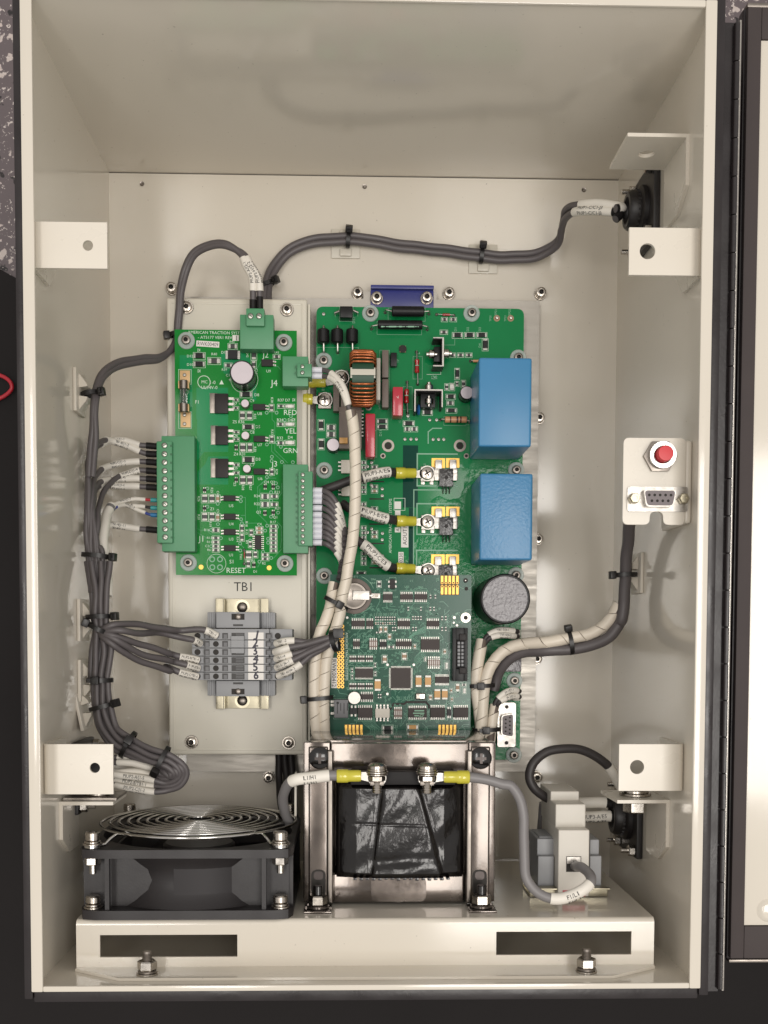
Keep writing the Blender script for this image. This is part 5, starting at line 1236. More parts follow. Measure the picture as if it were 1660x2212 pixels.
# power transistors
for Rg, x0, y0, x1, y1 in ((A, 510, 1210, 645, 1410), (B, 605, 15, 722, 190), (B, 605, 320, 725, 497)):
    k = (x1 - x0) / 135.0; a = rc(Rg, x0, y0, x1, y1, ZR + 2); b = MB(); b.box(a[0], a[1], ZR + 0.3, a[2], a[3], ZR + 3.0, bev=0.3); o = b.build('power_transistor', 'chip_black', relay)
    a2 = rc(Rg, x0 - 48 * k, y0 - 4, x0 + 12, y1 - 2, ZR); b = MB(); b.box(a2[0], a2[1], ZR + 0.05, a2[2] + 1, a2[3], ZR + 0.7, bev=0.15); b.build('cooling_tab', 'dull_steel', o)
    RB['silk'].line((a2[0], a2[1]), (a2[0], a2[3]), 0.25, ZR + 0.07)
    for f in (0.22, 0.5, 0.78):
        y = a[3] - (a[3] - a[1]) * f; b = MB(); b.box(a[2], y - 0.8, ZR + 0.05, a[2] + 3.6, y + 0.8, ZR + 0.8); b.build('lead', 'tin', o)
for q in ((A, 985, 870, 1100, 940, 'r'), (A, 900, 1320, 1025, 1382, 'r'), (B, 965, 110, 1072, 166, 'r'), (B, 965, 415, 1072, 470, 'r'), (B, 682, 665, 796, 716, 'lr'), (B, 686, 835, 797, 890, 'lr'), (B, 686, 978, 797, 1032, 'lr'), (B, 686, 1128, 797, 1182, 'lr')):
    chip(RB, *q[:5], n=2, sides=q[5], t=2.2, body='chip_black', name='opto_coupler', pl=2.0)
chip(RB, B, 975, 1035, 1035, 1167, 7, 'lr', 1.6, 'chip_black', 'chip', 1.6)
for q in ((A, 300, 800, 410, 858), (A, 300, 885, 410, 942), (A, 772, 1192, 885, 1246), (B, 862, 305, 965, 356), (B, 864, 2, 962, 46)): smd(RB, *q, kind='diode')
o = smd(RB, A, 622, 772, 768, 872, kind='diode', outline=False, t=2.4)
smd(RB, A, 445, 850, 565, 910)
for q in ((A, 650, 708, 735, 758), (A, 882, 782, 930, 864), (A, 885, 882, 925, 950), (A, 1106, 820, 1168, 856), (A, 612, 905, 685, 942), (A, 1068, 1322, 1104, 1386), (A, 1150, 1322, 1212, 1352), (A, 1146, 1502, 1206, 1536), (A, 765, 1392, 818, 1470), (A, 836, 1392, 890, 1470), (A, 700, 1262, 748, 1285), (A, 700, 1345, 748, 1368)): smd(RB, *q)
for q in ((835, 178, 890, 252), (905, 178, 952, 252), (835, 482, 890, 555), (902, 482, 952, 555), (480, 655, 535, 726), (548, 655, 600, 726), (480, 825, 535, 897), (550, 825, 600, 897), (580, 967, 640, 1004), (580, 1045, 640, 1074), (580, 1084, 640, 1112), (580, 1122, 640, 1150), (580, 1158, 640, 1186), (838, 938, 870, 1000), (838, 1022, 870, 1085), (925, 982, 956, 1036), (1120, 937, 1176, 965), (1118, 976, 1176, 1005), (1120, 1016, 1176, 1044), (1120, 1053, 1176, 1080), (1120, 1090, 1176, 1118), (1120, 1128, 1176, 1155), (1120, 1165, 1176, 1192), (1035, 647, 1105, 696), (1035, 722, 1105, 771), (1125, 652, 1185, 688), (1125, 728, 1185, 765), (1116, 415, 1150, 470), (1116, 107, 1150, 170), (1187, 157, 1246, 190), (886, 1182, 946, 1250), (960, 1186, 996, 1240), (1040, 1202, 1100, 1230), (1040, 1240, 1100, 1266), (918, 1087, 946, 1145), (895, 1268, 930, 1330), (776, 62, 824, 84), (776, 128, 824, 150), (776, 365, 824, 388), (776, 440, 824, 462)): smd(RB, B, *q)
for q in ((612, 662, 645, 722), (612, 837, 645, 897), (985, 957, 1045, 985), (985, 995, 1045, 1020)): smd(RB, B, *q, kind='capacitor')
for q in ((A, 1226, 1322, 1312, 1356), (A, 1226, 1502, 1316, 1538), (B, 1260, 152, 1342, 190)): smd(RB, *q, kind='led')
for x, y in ((505, 612), (505, 783), (1070, 580), (1145, 580), (1068, 825), (1145, 822), (800, 215), (800, 515), (965, 1310)): chip(RB, B, x - 16, y - 13, x + 16, y + 13, 2, 'tb', 1.0, 'chip_black', 'small_transistor', 0.9)
axial(RB, B, 867, 1185, 880, 1245, (873, 1172), (875, 1300), 'red_glass', 'thermistor', zc=1.3, lead=0.25)
for q in ((B, 575, 1257), (B, 648, 1257), (B, 577, 1332), (B, 648, 1332)):
    w = p3(*q, ZR); b = MB(); b.ring((w.x, w.y), 1.25, 2.0, ZR + 0.1, 18); b.ring((w.x, w.y), 0, 1.26, ZR + 0.09, 14, 1); b.build('plated_hole', ['silk_dim', 'relay_board_green'], relay, smooth=False)
for q in ((B, 472, 1330), (B, 1107, 1337)):
    w = p3(*q, ZR); b = MB(); b.cyl(w + Vector((0, 0, 0.02)), 1.6, 0.15, n=16); b.build('fiducial', 'gold', relay)
b = MB()
for x, y in ((530, 597), (530, 767), (627, 740), (629, 930), (843, 678), (843, 715), (845, 884), (853, 922), (1086, 186), (1086, 490), (1132, 302), (1130, 340), (1226, 350), (1328, 352), (1170, 548), (1187, 587), (1125, 632), (1125, 710), (1190, 822), (1125, 860), (1088, 944), (1180, 955), (1070, 990), (978, 1007), (1097, 1066), (1097, 1103), (657, 1060), (565, 984), (565, 1136), (836, 1110), (929, 1082), (838, 1176), (1050, 1188), (1126, 1245), (1016, 1280), (978, 1176), (1180, 168), (1216, 208)):
    w = p3(B, x, y, ZR); b.ring((w.x, w.y), 0.75, 1.2, ZR + 0.1, 12, 0); b.ring((w.x, w.y), 0, 0.76, ZR + 0.09, 8, 1)
for x, y in ((1036, 1402), (1136, 1402), (1280, 1436), (235, 1192), (1218, 1476)):
    w = p3(A, x, y, ZR); b.ring((w.x, w.y), 0.75, 1.2, ZR + 0.1, 12, 0); b.ring((w.x, w.y), 0, 0.76, ZR + 0.09, 8, 1)
tag(b.build('vias', ['silk_dim', 'relay_board_green'], relay, smooth=False), kind='stuff')
# lettering of the relay board
for (Rg, x, y, t, h_, rot) in ((A, 238, 602, 'AMERICAN TRACTION SYSTEMS', 29, -0.008), (A, 340, 654, '- AT5177 VER1 REV', 29, 0), (A, 995, 845, 'J2', 56, 0), (A, 965, 812, "'", 24, 0), (A, 1080, 1132, 'J4', 62, 0), (A, 1205, 1424, 'RED', 52, 0), (A, 1218, 1612, 'YEL', 52, 0), (A, 310, 1310, 'F1', 34, 0), (A, 375, 1105, 'MC', 30, 0), (A, 455, 1112, '1-0', 34, 0), (A, 372, 1162, 'UL94V-0', 32, 0), (A, 475, 822, 'R40', 26, 0), (A, 228, 842, 'D12', 26, 0), (A, 228, 928, 'D10', 26, 0), (A, 575, 805, 'D11', 26, 0), (A, 660, 695, 'R43', 22, 0), (A, 580, 978, 'R39', 24, 0), (A, 622, 1036, 'C10', 26, 0), (A, 1105, 805, 'R41', 26, 0), (A, 1030, 995, 'U9', 28, 0), (A, 910, 1235, 'D8', 28, 0), (A, 862, 1295, 'C9', 28, 0), (A, 683, 1325, 'Q7', 28, 0), (A, 940, 1425, 'U8', 28, 0), (A, 1146, 1288, 'R37 D7', 28, 0), (A, 1138, 1488, 'R34', 28, 0), (A, 1248, 1488, 'D6', 28, 0), (A, 690, 1508, 'Z5 R36', 28, 0), (A, 922, 1558, 'D5', 28, 0), (A, 648, 1090, '+', 40, 0), (A, 752, 1328, '+', 30, 0),
        (B, 1235, 265, 'GRN', 46, 0), (B, 1130, 392, 'J3', 52, 0), (B, 450, 1092, 'J1', 52, 0), (B, 735, 1296, 'S1', 34, 0), (B, 705, 1384, 'RESET', 48, 0), (B, 978, 32, 'D5', 26, 0), (B, 925, 85, 'C8', 26, 0), (B, 770, 115, 'Q6', 24, 0), (B, 997, 202, 'U7', 26, 0), (B, 775, 288, 'Z4 R31', 26, 0), (B, 980, 336, 'D3', 26, 0), (B, 925, 390, 'C7', 26, 0), (B, 768, 418, 'Q5', 24, 0), (B, 1000, 518, 'U6', 26, 0), (B, 1060, 548, 'Q4 Q3', 24, 0), (B, 1155, 642, 'R23', 24, 0), (B, 965, 678, 'R24', 24, 0), (B, 965, 752, 'R22', 24, 0), (B, 1160, 792, 'R21', 24, 0), (B, 985, 828, 'Q2', 24, 0), (B, 1142, 876, 'Q1', 24, 0), (B, 1115, 922, 'R17', 24, 0), (B, 995, 942, 'C4', 24, 0), (B, 730, 770, 'U5', 26, 0), (B, 730, 940, 'U4', 26, 0), (B, 730, 1082, 'U3', 26, 0), (B, 730, 1230, 'U1', 26, 0), (B, 498, 995, 'R16', 24, 0), (B, 525, 1068, 'R13', 22, 0), (B, 525, 1106, 'R11', 22, 0), (B, 508, 1144, 'C2', 22, 0), (B, 528, 1180, 'R6', 22, 0), (B, 555, 800, 'Z1', 26, 0), (B, 1178, 138, 'R32', 26, 0), (B, 1280, 132, 'D4', 26, 0), (B, 1040, 1306, 'R2', 22, 0), (B, 958, 1382, 'D1', 22, 0), (B, 940, 1282, 'R5', 22, 0),
        (B, 440, 668, 'R26', 22, -PI / 2), (B, 562, 588, 'R25', 22, -PI / 2), (B, 618, 618, 'C6', 22, -PI / 2), (B, 618, 788, 'C5', 22, -PI / 2), (B, 440, 838, 'R20', 22, -PI / 2), (B, 548, 905, 'R19', 22, -PI / 2), (B, 885, 902, 'R18', 22, -PI / 2), (B, 885, 978, 'R15', 22, -PI / 2), (B, 802, 1045, 'R14', 22, -PI / 2), (B, 888, 1078, 'R9', 22, -PI / 2), (B, 1165, 415, 'R29', 22, -PI / 2), (B, 1125, 45, 'R33', 22, -PI / 2), (B, 965, 205, 'R30', 22, -PI / 2), (B, 852, 562, 'R28', 22, -PI / 2), (B, 922, 562, 'R27', 22, -PI / 2), (B, 775, 540, 'Z3', 22, -PI / 2), (B, 832, 1205, 'TH1', 22, -PI / 2), (A, 830, 788, 'R42', 24, -PI / 2), (A, 920, 955, 'C11', 24, -PI / 2), (A, 1078, 1245, 'R38', 24, -PI / 2), (A, 905, 1412, 'R35', 24, -PI / 2)):
    silk_text(RB, Rg, x, y, t, h_, rot, key='silk')
w = p3(A, 402, 1092, ZR); RB['silk'].ring((w.x, w.y), 3.9, 4.3, ZR + 0.06, 28)
q = [p3(A, x, y, ZR) for x, y in ((580, 1070), (602, 1115), (557, 1115))]; RB['silk'].add([(v.x, v.y, ZR + 0.06) for v in q], [(0, 2, 1)])
w = p3(B, 615, 1297, ZR); RB['silk'].ring((w.x, w.y), (p3(B, 705, 1297, ZR).x - w.x) - 0.25, (p3(B, 705, 1297, ZR).x - w.x), ZR + 0.06, 48)
for q in ((A, 145, 965, 274, 1115), (A, 145, 1390, 274, 1562)): silk_rect(RB, *q, w=0.22, key='silk')
for (x, y) in ((350, 770), (352, 980), (1310, 1272), (1310, 1472)):
    s_ = 15
    silk_poly(RB, A, ((x - s_ * .7, y - s_), (x - s_ * .7, y + s_), (x + s_ * .7, y), (x - s_ * .7, y - s_)), 0.25, 'silk'); silk_poly(RB, A, ((x + s_ * .7, y - s_), (x + s_ * .7, y + s_)), 0.25, 'silk')
RB['silk'].build('silkscreen', 'silkscreen', relay, smooth=False)
sticker(RB, A, 325, 678, 556, 738, 'RWK00409', 3.7, 0, tilt=-0.05); sticker(RB, A, 690, 617, 756, 676, '1', 4.4, 0)

# ================================================================= rail and terminal strip
zr = ZTR + 7.5
a = rc(TB, 525, 298, 955, 1195, zr)
rail = thing('mounting_rail', 'short yellowish zinc mounting rail under the grey terminal strip', 'rail', ((a[0] + a[2]) / 2, (a[1] + a[3]) / 2, ZTR))
wl = (a[2] - a[0]); xi0, xi1 = a[0] + wl * 0.15, a[2] - wl * 0.15
b = MB(); b.box(xi0, a[1], ZTR + 0.1, xi1, a[3], ZTR + 1.2, bev=0.3); b.box(xi0 - 0.6, a[1], ZTR + 0.3, xi0 + 0.6, a[3], zr, bev=0.3); b.box(xi1 - 0.6, a[1], ZTR + 0.3, xi1 + 0.6, a[3], zr, bev=0.3)
b.box(a[0], a[1], zr - 1.1, xi0 + 0.5, a[3], zr, bev=0.4); b.box(xi1 - 0.5, a[1], zr - 1.1, a[2], a[3], zr, bev=0.4); b.build('rail_profile', 'zinc_yellow', rail)
for y in (372, 1125):
    w = p3(TB, 742, y, ZTR + 1.2); b = MB(); b.tubering(3.6, 5.2, 0.02, 0.2, w, n=28, mi=0); b.cyl(w, 3.6, 0.1, n=24, mi=1); b.lathe([(3.0, 0.1), (3.0, 1.6), (2.2, 2.2), (0, 2.3)], w, n=20, mi=2); b.build('rail_screw', ['zinc_yellow', 'socket_dark', 'dull_steel'], rail)
zt = ZTR + 34
def endstop(y0, y1, lb, up):
    a = rc(TB, 445, y0, 1000, y1, zt - 3); o = thing('end_stop', lb, 'end stop', ((a[0] + a[2]) / 2, (a[1] + a[3]) / 2, zr))
    xm0, xm1 = p3(TB, 530, y0, zt - 3).x, p3(TB, 880, y0, zt - 3).x; b = MB()
    b.box(xm0, a[1], zr + 0.1, xm1, a[3], zt - 3, bev=0.5); b.box(a[0], a[1], zr + 0.1, xm0 - 0.1, a[3], zt - 12, bev=0.5); b.box(xm1 + 0.1, a[1], zr + 0.1, a[2], a[3], zt - 12, bev=0.5)
    for k in range(3): b.box(a[0] + 1.5 + k * 3, a[1] - 0.2, zt - 12.2, a[0] + 2.6 + k * 3, a[3] + 0.1, zt - 10.8, bev=0.2); b.box(a[2] - 2.6 - k * 3, a[1] - 0.2, zt - 12.2, a[2] - 1.5 - k * 3, a[3] + 0.1, zt - 10.8, bev=0.2)
    b.build('stop_body', 'terminal_grey', o)
    yw, ys_ = ((423, 472), (508, 524)) if up else ((1030, 1075), (978, 994))
    q = rc(TB, 655, yw[0], 760, yw[1], zt - 3); b = MB(); b.box(q[0], q[1], zt - 3, q[2], q[3], zt - 2.85); b.build('window', 'socket_dark', o)
    w = Vector(((q[0] + q[2]) / 2, (q[1] + q[3]) / 2, zt - 2.85)); b = MB(); b.lathe([(2.2, 0), (1.6, 0.5), (0, 0.6)], w, n=12); b.build('clamp_screw', 'dull_steel', o)
    q = rc(TB, 668, ys_[0], 748, ys_[1], zt - 3); b = MB(); b.box(q[0], q[1], zt - 3, q[2], q[3], zt - 2.85); b.build('marker_slot', 'terminal_dark', o)
endstop(408, 540, 'grey end stop at the top of the numbered terminal strip', True); endstop(965, 1092, 'grey end stop at the bottom of the numbered terminal strip', False)
ty = [571, 636, 702, 768, 832, 898, 964]
for k in range(6):
    y0, y1 = ty[k], ty[k + 1]
    if k == 0: y0 = 545
    a = rc(TB, 330 if k else 390, y0, 1070 if k in (0,) else 1068, y1 - 2, zt); o = thing('terminal_block', 'grey terminal block with the handwritten number %s on its white marker' % ('one', 'two', 'three', 'four', 'five', 'six')[k], 'terminal block', ((a[0] + a[2]) / 2, (a[1] + a[3]) / 2, zr), 'numbered terminal blocks on the rail')
    b = MB(); b.box(a[0] + 9, a[1], zr + 0.1, a[2] - 9, a[3], zt, bev=0.3); b.box(a[0], a[1], zr + 0.1, a[0] + 8.95, a[3], zt - 3, bev=0.3); b.box(a[2] - 8.95, a[1], zr + 0.1, a[2] + 6, a[3], zt - 3, bev=0.3); b.build('block_body', 'terminal_grey', o)
    def win(x0, x1, f0, f1, m, nm, h_=0.12, zz=zt, round_=False):
        q = rc(TB, x0, ty[k] + 66 * f0, x1, ty[k] + 66 * f1, zz); bb = MB()
        if round_: bb.cyl(((q[0] + q[2]) / 2, (q[1] + q[3]) / 2, zz), (q[2] - q[0]) / 2, h_, n=18)
        else: bb.box(q[0], q[1], zz, q[2], q[3], zz + h_)
        return bb.build(nm, m, o)
    z2 = zt
    for x0, x1 in ((432, 478), (580, 626)): win(x0, x1, 0.12, 0.82, 'terminal_dark', 'release_hole'); win(x0 + 12, x1 - 6, 0.3, 0.78, 'terminal_mid', 'release_lever', 0.16)
    win(930, 978, 0.12, 0.82, 'terminal_dark', 'release_hole'); win(942, 972, 0.3, 0.78, 'terminal_mid', 'release_lever', 0.16)
    win(505, 552, 0.08, 0.88, 'socket_dark', 'wire_hole', round_=True); win(1004, 1054, 0.08, 0.88, 'socket_dark', 'wire_hole', round_=True, zz=zt - 3); win(355, 405, 0.1, 0.85, 'socket_dark', 'wire_hole', round_=True, zz=zt - 3)
    if k in (1, 2): win(655, 758, 0.02, 0.92 if k == 1 else 0.6, 'terminal_grey', 'jumper_bridge', 2.2)
    if k != 1:
        win(655, 760, 0.1, 0.85, 'terminal_dark', 'jumper_slot')
        for j in range(3): win(690, 752, 0.22 + 0.2 * j, 0.3 + 0.2 * j, 'terminal_mid', 'jumper_contact', 0.2)
    if k == 0: win(655, 758, 0.5, 0.98, 'terminal_grey', 'jumper_bridge', 2.2)
    mk = win(790, 915, 0.05, 0.9, 'label_white', 'marker', 0.6)
    w = p3(TB, 848, ty[k] + 52, zt + 0.6); bb = MB(); [bb.text(str(k + 1), w.x + ox_, w.y + oy_, zt + 0.66 + 0.01 * (ox_ + 3 * oy_), 7.6, 0.1 * ((k * 7) % 5 - 2), 'C', sx=0.9) for ox_ in (-0.22, 0, 0.22) for oy_ in (-0.15, 0.15)]; bb.build('handwriting', 'ink', mk, smooth=False)
# ================================================================= cooling fan
fx0, fx1 = p3(K, 305, 1140, 171).x, p3(K, 1606, 1140, 171).x; fw = fx1 - fx0; fz1, fz0 = 171.0, 171.0 - fw; fy0 = ys + 0.1
fy1 = p3(K, 900, 755, 171).y; fcx, fcz = (fx0 + fx1) / 2, (fz0 + fz1) / 2; fh = fy1 - fy0
fan = thing('cooling_fan', 'black square cooling fan under a chrome wire guard on the shelf', 'fan', (fcx, fy0, fcz))
XZ = Matrix(((1, 0, 0, 0), (0, 0, 1, 0), (0, 1, 0, 0), (0, 0, 0, 1)))          # (x, z, y) -> (x, y, z)
sq = rr([(fx0, fz0), (fx1, fz0), (fx1, fz1), (fx0, fz1)], 6, 6); NA = 72
def flange(y0, y1, ri):
    b = MB(); pts = []
    for i in range(NA):
        a = 2 * PI * i / NA; ca, sa = math.cos(a), math.sin(a); t = (fw / 2) / max(abs(ca), abs(sa)); e = min(t, (fw / 2) * 1.36); pts.append((ca, sa, e))
    vs = []
    for ca, sa, e in pts:
        for y in (y0, y1): vs += [(fcx + ca * ri, y, fcz + sa * ri), (fcx + ca * e, y, fcz + sa * e)]
    fs = []
    for i in range(NA):
        p, q = 4 * i, 4 * ((i + 1) % NA); fs += [(p + 2, p + 3, q + 3, q + 2), (p, q, q + 1, p + 1), (p + 1, q + 1, q + 3, p + 3), (p, p + 2, q + 2, q)]
    b.add(vs, fs); return b.build('fan_flange', 'fan_black', fan)
flange(fy0, fy0 + 5.2, fw * 0.475); flange(fy1 - 4.8, fy1, fw * 0.475)
b = MB(); pr = [(fw * 0.492, 5.0), (fw * 0.470, 8), (fw * 0.440, fh * 0.36), (fw * 0.432, fh * 0.5), (fw * 0.440, fh * 0.66), (fw * 0.470, fh - 8), (fw * 0.492, fh - 4.7)]
b.lathe(pr + [(r - 2.0, h) for r, h in pr[::-1]], (fcx, fy0, fcz), (0, 1, 0), 72); b.f = b.f[:-2]; b.m = b.m[:-2]; b.build('fan_duct', 'fan_black', fan, sharp=60)
for sx_ in (-1, 1):
    for sz_ in (-1, 1):
        b = MB(); x = fcx + sx_ * (fw / 2 - 16); z = fcz + sz_ * (fw / 2 - 4); b.box(x - 1.2, fy0 + 5, z - 2, x + 1.2, fy1 - 4.7, z + 2)
        x = fcx + sx_ * (fw / 2 - 1.6); z = fcz + sz_ * (fw / 2 - 16); b.box(x - 1.4, fy0 + 5, z - 2, x + 1.4, fy1 - 4.7, z + 2)
        b.build('frame_rib', 'fan_black', fan)
ki = fw / 2 - 12.5; kx = fw / 2 - 2.5; b = MB()
for (xa, za, xb, zb) in ((-kx, ki - 1.5, kx, ki), (-kx, -ki, kx, -ki + 1.5), (-ki, -ki + 1.6, -ki + 1.5, ki - 1.6), (ki - 1.5, -ki + 1.6, ki, ki - 1.6)): b.box(fcx + xa, fy0 + 5.1, fcz + za, fcx + xb, fy1 - 4.7, fcz + zb)
b.build('fan_body', 'fan_black', fan)
b = MB(); b.cyl((fcx, fy0 + 4, fcz), 22, fh - 10, (0, 1, 0), 40, bev=1.5); b.build('hub', 'fan_blade', fan)
for k in range(7):
    a = 2 * PI * k / 7; b = MB(); vs = []; 
    for i in range(6):
        rad = 21 + 29 * i / 5
        for j, (da, hh) in enumerate(((-0.28, 8), (0.0, 14), (0.30, fh - 10))): aa = a + da * (1 + 0.15 * i); vs.append((fcx + rad * math.cos(aa), fy0 + hh, fcz + rad * math.sin(aa)))
    b.add(vs, [(3 * i + j, 3 * i + 3 + j, 3 * i + 4 + j, 3 * i + 1 + j) for i in range(5) for j in range(2)]); b.add([Vector(v) + Vector((0, -1.2, 0)) for v in vs], [(3 * i + j, 3 * i + 1 + j, 3 * i + 4 + j, 3 * i + 3 + j) for i in range(5) for j in range(2)]); b.build('blade', 'fan_blade', fan)
# rating plate on the duct front
b = MB(); vs = []
for i in range(9):
    a = math.radians(-8 + i * 5.2); 
    for y in (fy0 + 10.5, fy0 + fh - 10): r_ = fw * 0.4445 + 0.3; vs.append((fcx + r_ * math.sin(a), y, fcz + r_ * math.cos(a)))
b.add(vs, [(2 * i, 2 * i + 2, 2 * i + 3, 2 * i + 1) for i in range(8)]); b.build('rating_plate', 'fan_sticker', fan)
# wire guard
gy = fy1 + 7.5
gd = thing('fan_guard', 'chrome wire ring guard on top of the black fan', 'fan guard', (fcx, fy1, fcz))
for k in range(10):
    rad = fw * (0.075 + 0.0465 * k); n_ = 56; b = MB(); yy = gy - (0.9 if k > 8 else 0) ; b.tube([(fcx + rad * math.cos(2 * PI * i / n_), yy, fcz + rad * math.sin(2 * PI * i / n_)) for i in range(n_)], 0.95, 8, closed=True); b.build('guard_ring', 'chrome', gd, sharp=80)
bs = 105 / 119.0 * fw / 2
for sx_ in (-1, 1):
    for sz_ in (-1, 1):
        d = Vector((sx_, 0, sz_)).normalized(); c0 = Vector((fcx, gy - 1.9, fcz)); e = Vector((fcx + sx_ * bs, fy1 + 1.0, fcz + sz_ * bs)); r1_ = c0 + d * fw * 0.50; r2_ = Vector((e.x, e.y, e.z)) - d * 8
        b = MB(); b.tube([c0 + d * fw * 0.075, c0 + d * fw * 0.3, r1_, (r1_ + r2_) / 2 + Vector((0, 0.3, 0)), r2_, e - d * 4.0], 1.0, 8); b.build('guard_spoke', 'chrome', gd, sharp=80)
        b = MB(); b.tubering(2.6, 4.6, -0.8, 0.8, e, (0, 1, 0), 20); b.build('guard_eye', 'chrome', gd)
        x, z = e.x, e.z
        b = MB(); b.cyl((x, fy1 + 1.9, z), 5.6, 1.0, (0, 1, 0), 24, bev=0.2); b.cyl((x, fy1 + 2.9, z), 4.6, 1.2, (0, 1, 0), 24, bev=0.3); b.cyl((x, fy1 + 4.1, z), 4.0, 5.2, (0, 1, 0), 24, bev=0.6); b.build('cap_bolt', 'stainless', fan)
        b = MB(); hexnut(b, (x, fy1 - 9.5, z), 4.7, 4.6, (0, 1, 0)); b.cyl((x, fy1 - 14.5, z), 2.0, 8, (0, 1, 0), 12); b.build('hex_nut', 'steel', fan, sharp=25)
        b = MB(); b.cyl((x, fy0 + 5.25, z), 5.2, 1.1, (0, 1, 0), 24, bev=0.2); b.cyl((x, fy0 + 6.4, z), 4.4, 1.4, (0, 1, 0), 24, bev=0.3); b.cyl((x, fy0 + 7.9, z), 4.2, 4.6, (0, 1, 0), 20, bev=0.8); b.build('cap_bolt', 'stainless', fan)

# ================================================================= transformer
ZX = 140.0
def jx(x): return p3(J, x, 700, ZX).x
def jy(y): return p3(J, 800, y, ZX).y
xf_ = thing('transformer', 'black varnished transformer in a steel frame standing on the shelf', 'transformer', (jx(800), ys, 100))
b = MB(); b.box(jx(150), jy(1265) + 1, 52, jx(1460), jy(118), ZX - 14, bev=0.8); b.build('iron_core', 'varnished_steel', xf_)
# side channels of the frame
for s_, (xa, xb, xr0, xr1) in ((-1, (112, 305, 150, 290)), (1, (1296, 1486, 1305, 1445))):
    b = MB(); b.box(jx(xa), jy(1268), ZX - 13.9, jx(xb), jy(120), ZX - 2.5, bev=1.0); b.box(jx(xr0), jy(1262), ZX - 2.6, jx(xr1), jy(150), ZX, bev=1.2, seg=3); b.build('frame_channel', 'varnished_steel', xf_)
    b = MB(); xq = xb if s_ < 0 else xa; b.box(jx(xq) - 1.6, jy(1262), ZX - 4, jx(xq) + 1.6, jy(175), ZX + 2.2, bev=0.9, seg=3); b.build('frame_lip', 'dull_steel', xf_)
# top and bottom yokes
b = MB(); b.box(jx(310), jy(330), ZX - 12, jx(1292), jy(128), ZX - 1.5, bev=0.8); tp = b.build('upper_yoke', 'varnished_steel', xf_)
b = MB(); b.prism(rr([(jx(755), jy(130)), (jx(845), jy(130)), (jx(845), jy(240)), (jx(755), jy(240))], 4.0), ZX - 1.4, ZX - 0.3); b.build('slotted_tongue', 'varnished_steel', tp)
b = MB(); b.box(jx(310), jy(1268), ZX - 12, jx(1262), jy(1070), ZX - 3, bev=0.8); bo = b.build('lower_yoke', 'varnished_steel', xf_)
b = MB(); b.prism(rr([(jx(600), jy(1262)), (jx(995), jy(1262)), (jx(995), jy(1085)), (jx(600), jy(1085))], 4.0), ZX - 2.95, ZX - 2.2); b.build('foot_tongue', 'varnished_steel', bo)
b = MB(); b.prism(rr([(jx(752), jy(1265)), (jx(842), jy(1265)), (jx(842), jy(1155)), (jx(752), jy(1155))], 5.0), ZX - 2.15, ZX - 1.6); b.build('slotted_tongue', 'varnished_steel', bo)
# winding: a bulging block wrapped in folded tape
def wx(x): return p3(J, x, 700, ZX + 14).x
def wy(y): return p3(J, 800, y, ZX + 14).y
random.seed(21)
crump = [(random.uniform(0.04, 0.3), random.uniform(0.04, 0.3), random.uniform(0, 6.3), random.uniform(0.15, 0.45)) for _ in range(8)]
NU, NV = 170, 120; gx0, gx1, gy0, gy1 = jx(345), jx(1258), jy(1088), jy(398)
def wrap_h(u, v):
    """height of the taped winding: u 0..1 left to right, v 0..1 top to bottom"""
    e = min(u, 1 - u); h = 9.0 * min(1.0, e / 0.16) ** 0.45 if e > 0 else 0
    h *= min(1.0, v / 0.06) ** 0.5 * min(1.0, (1 - v) / 0.07) ** 0.5 if 0 < v < 1 else 0
    la, lb = 0.36 - 0.09 * v, 0.64 + 0.20 * v                      # edges of the folded centre sheet
    sm = lambda t: (lambda q: q * q * (3 - 2 * q))(max(0.0, min(1.0, t)))
    inn = sm((u - la) / 0.05 + 0.5) * sm((lb - u) / 0.05 + 0.5)
    h += inn * (1.6 + 2.2 * (u - la) * (0.4 + v)) + 0.8 * sm((u - 0.05) / 0.25) * sm((0.95 - u) / 0.25)
    for q, k in ((la, 0.8), (lb, 0.6)): h -= k * math.exp(-((u - q) / 0.02) ** 2)
    h -= 0.45 * math.exp(-((v - 0.42 - 0.02 * u) / 0.012) ** 2) * sm((u - 0.1) / 0.1) * sm((0.8 - u) / 0.2)
    h -= 1.3 * math.exp(-((v - 0.80 + 0.10 * (u - 0.5)) / 0.06) ** 2) * inn
    for fx, fy, ph_, am in crump: h += am * math.sin(fx * u * 90 + fy * v * 70 + ph_) * min(1, e * 6)
    return h
vs = []
for iv in range(NV + 1):
    for iu in range(NU + 1):
        u, v = iu / NU, iv / NV; yj = (random.uniform(-0.9, 0.5) + 0.8 * math.sin(iu * 0.55)) if iv == NV else 0
        vs.append((gx0 + (gx1 - gx0) * u, gy1 + (gy0 - gy1) * v + yj, ZX - 3 + (wrap_h(u, v) if 0 < iu < NU and 0 < iv < NV else -9)))
b = MB(); b.add(vs, [(iv * (NU + 1) + iu, (iv + 1) * (NU + 1) + iu, (iv + 1) * (NU + 1) + iu + 1, iv * (NU + 1) + iu + 1) for iv in range(NV) for iu in range(NU)])
b.build('winding', 'winding_black', xf_, sharp=75)
random.seed(3); b = MB()
for k in range(16):
    x = 470 + k * 44; b.box(jx(x), jy(1088 + random.uniform(-4, 6)), ZX - 4, jx(x + 26), jy(1072), ZX + 6, bev=0.3)
b.build('paper_teeth', 'varnish_black', xf_)
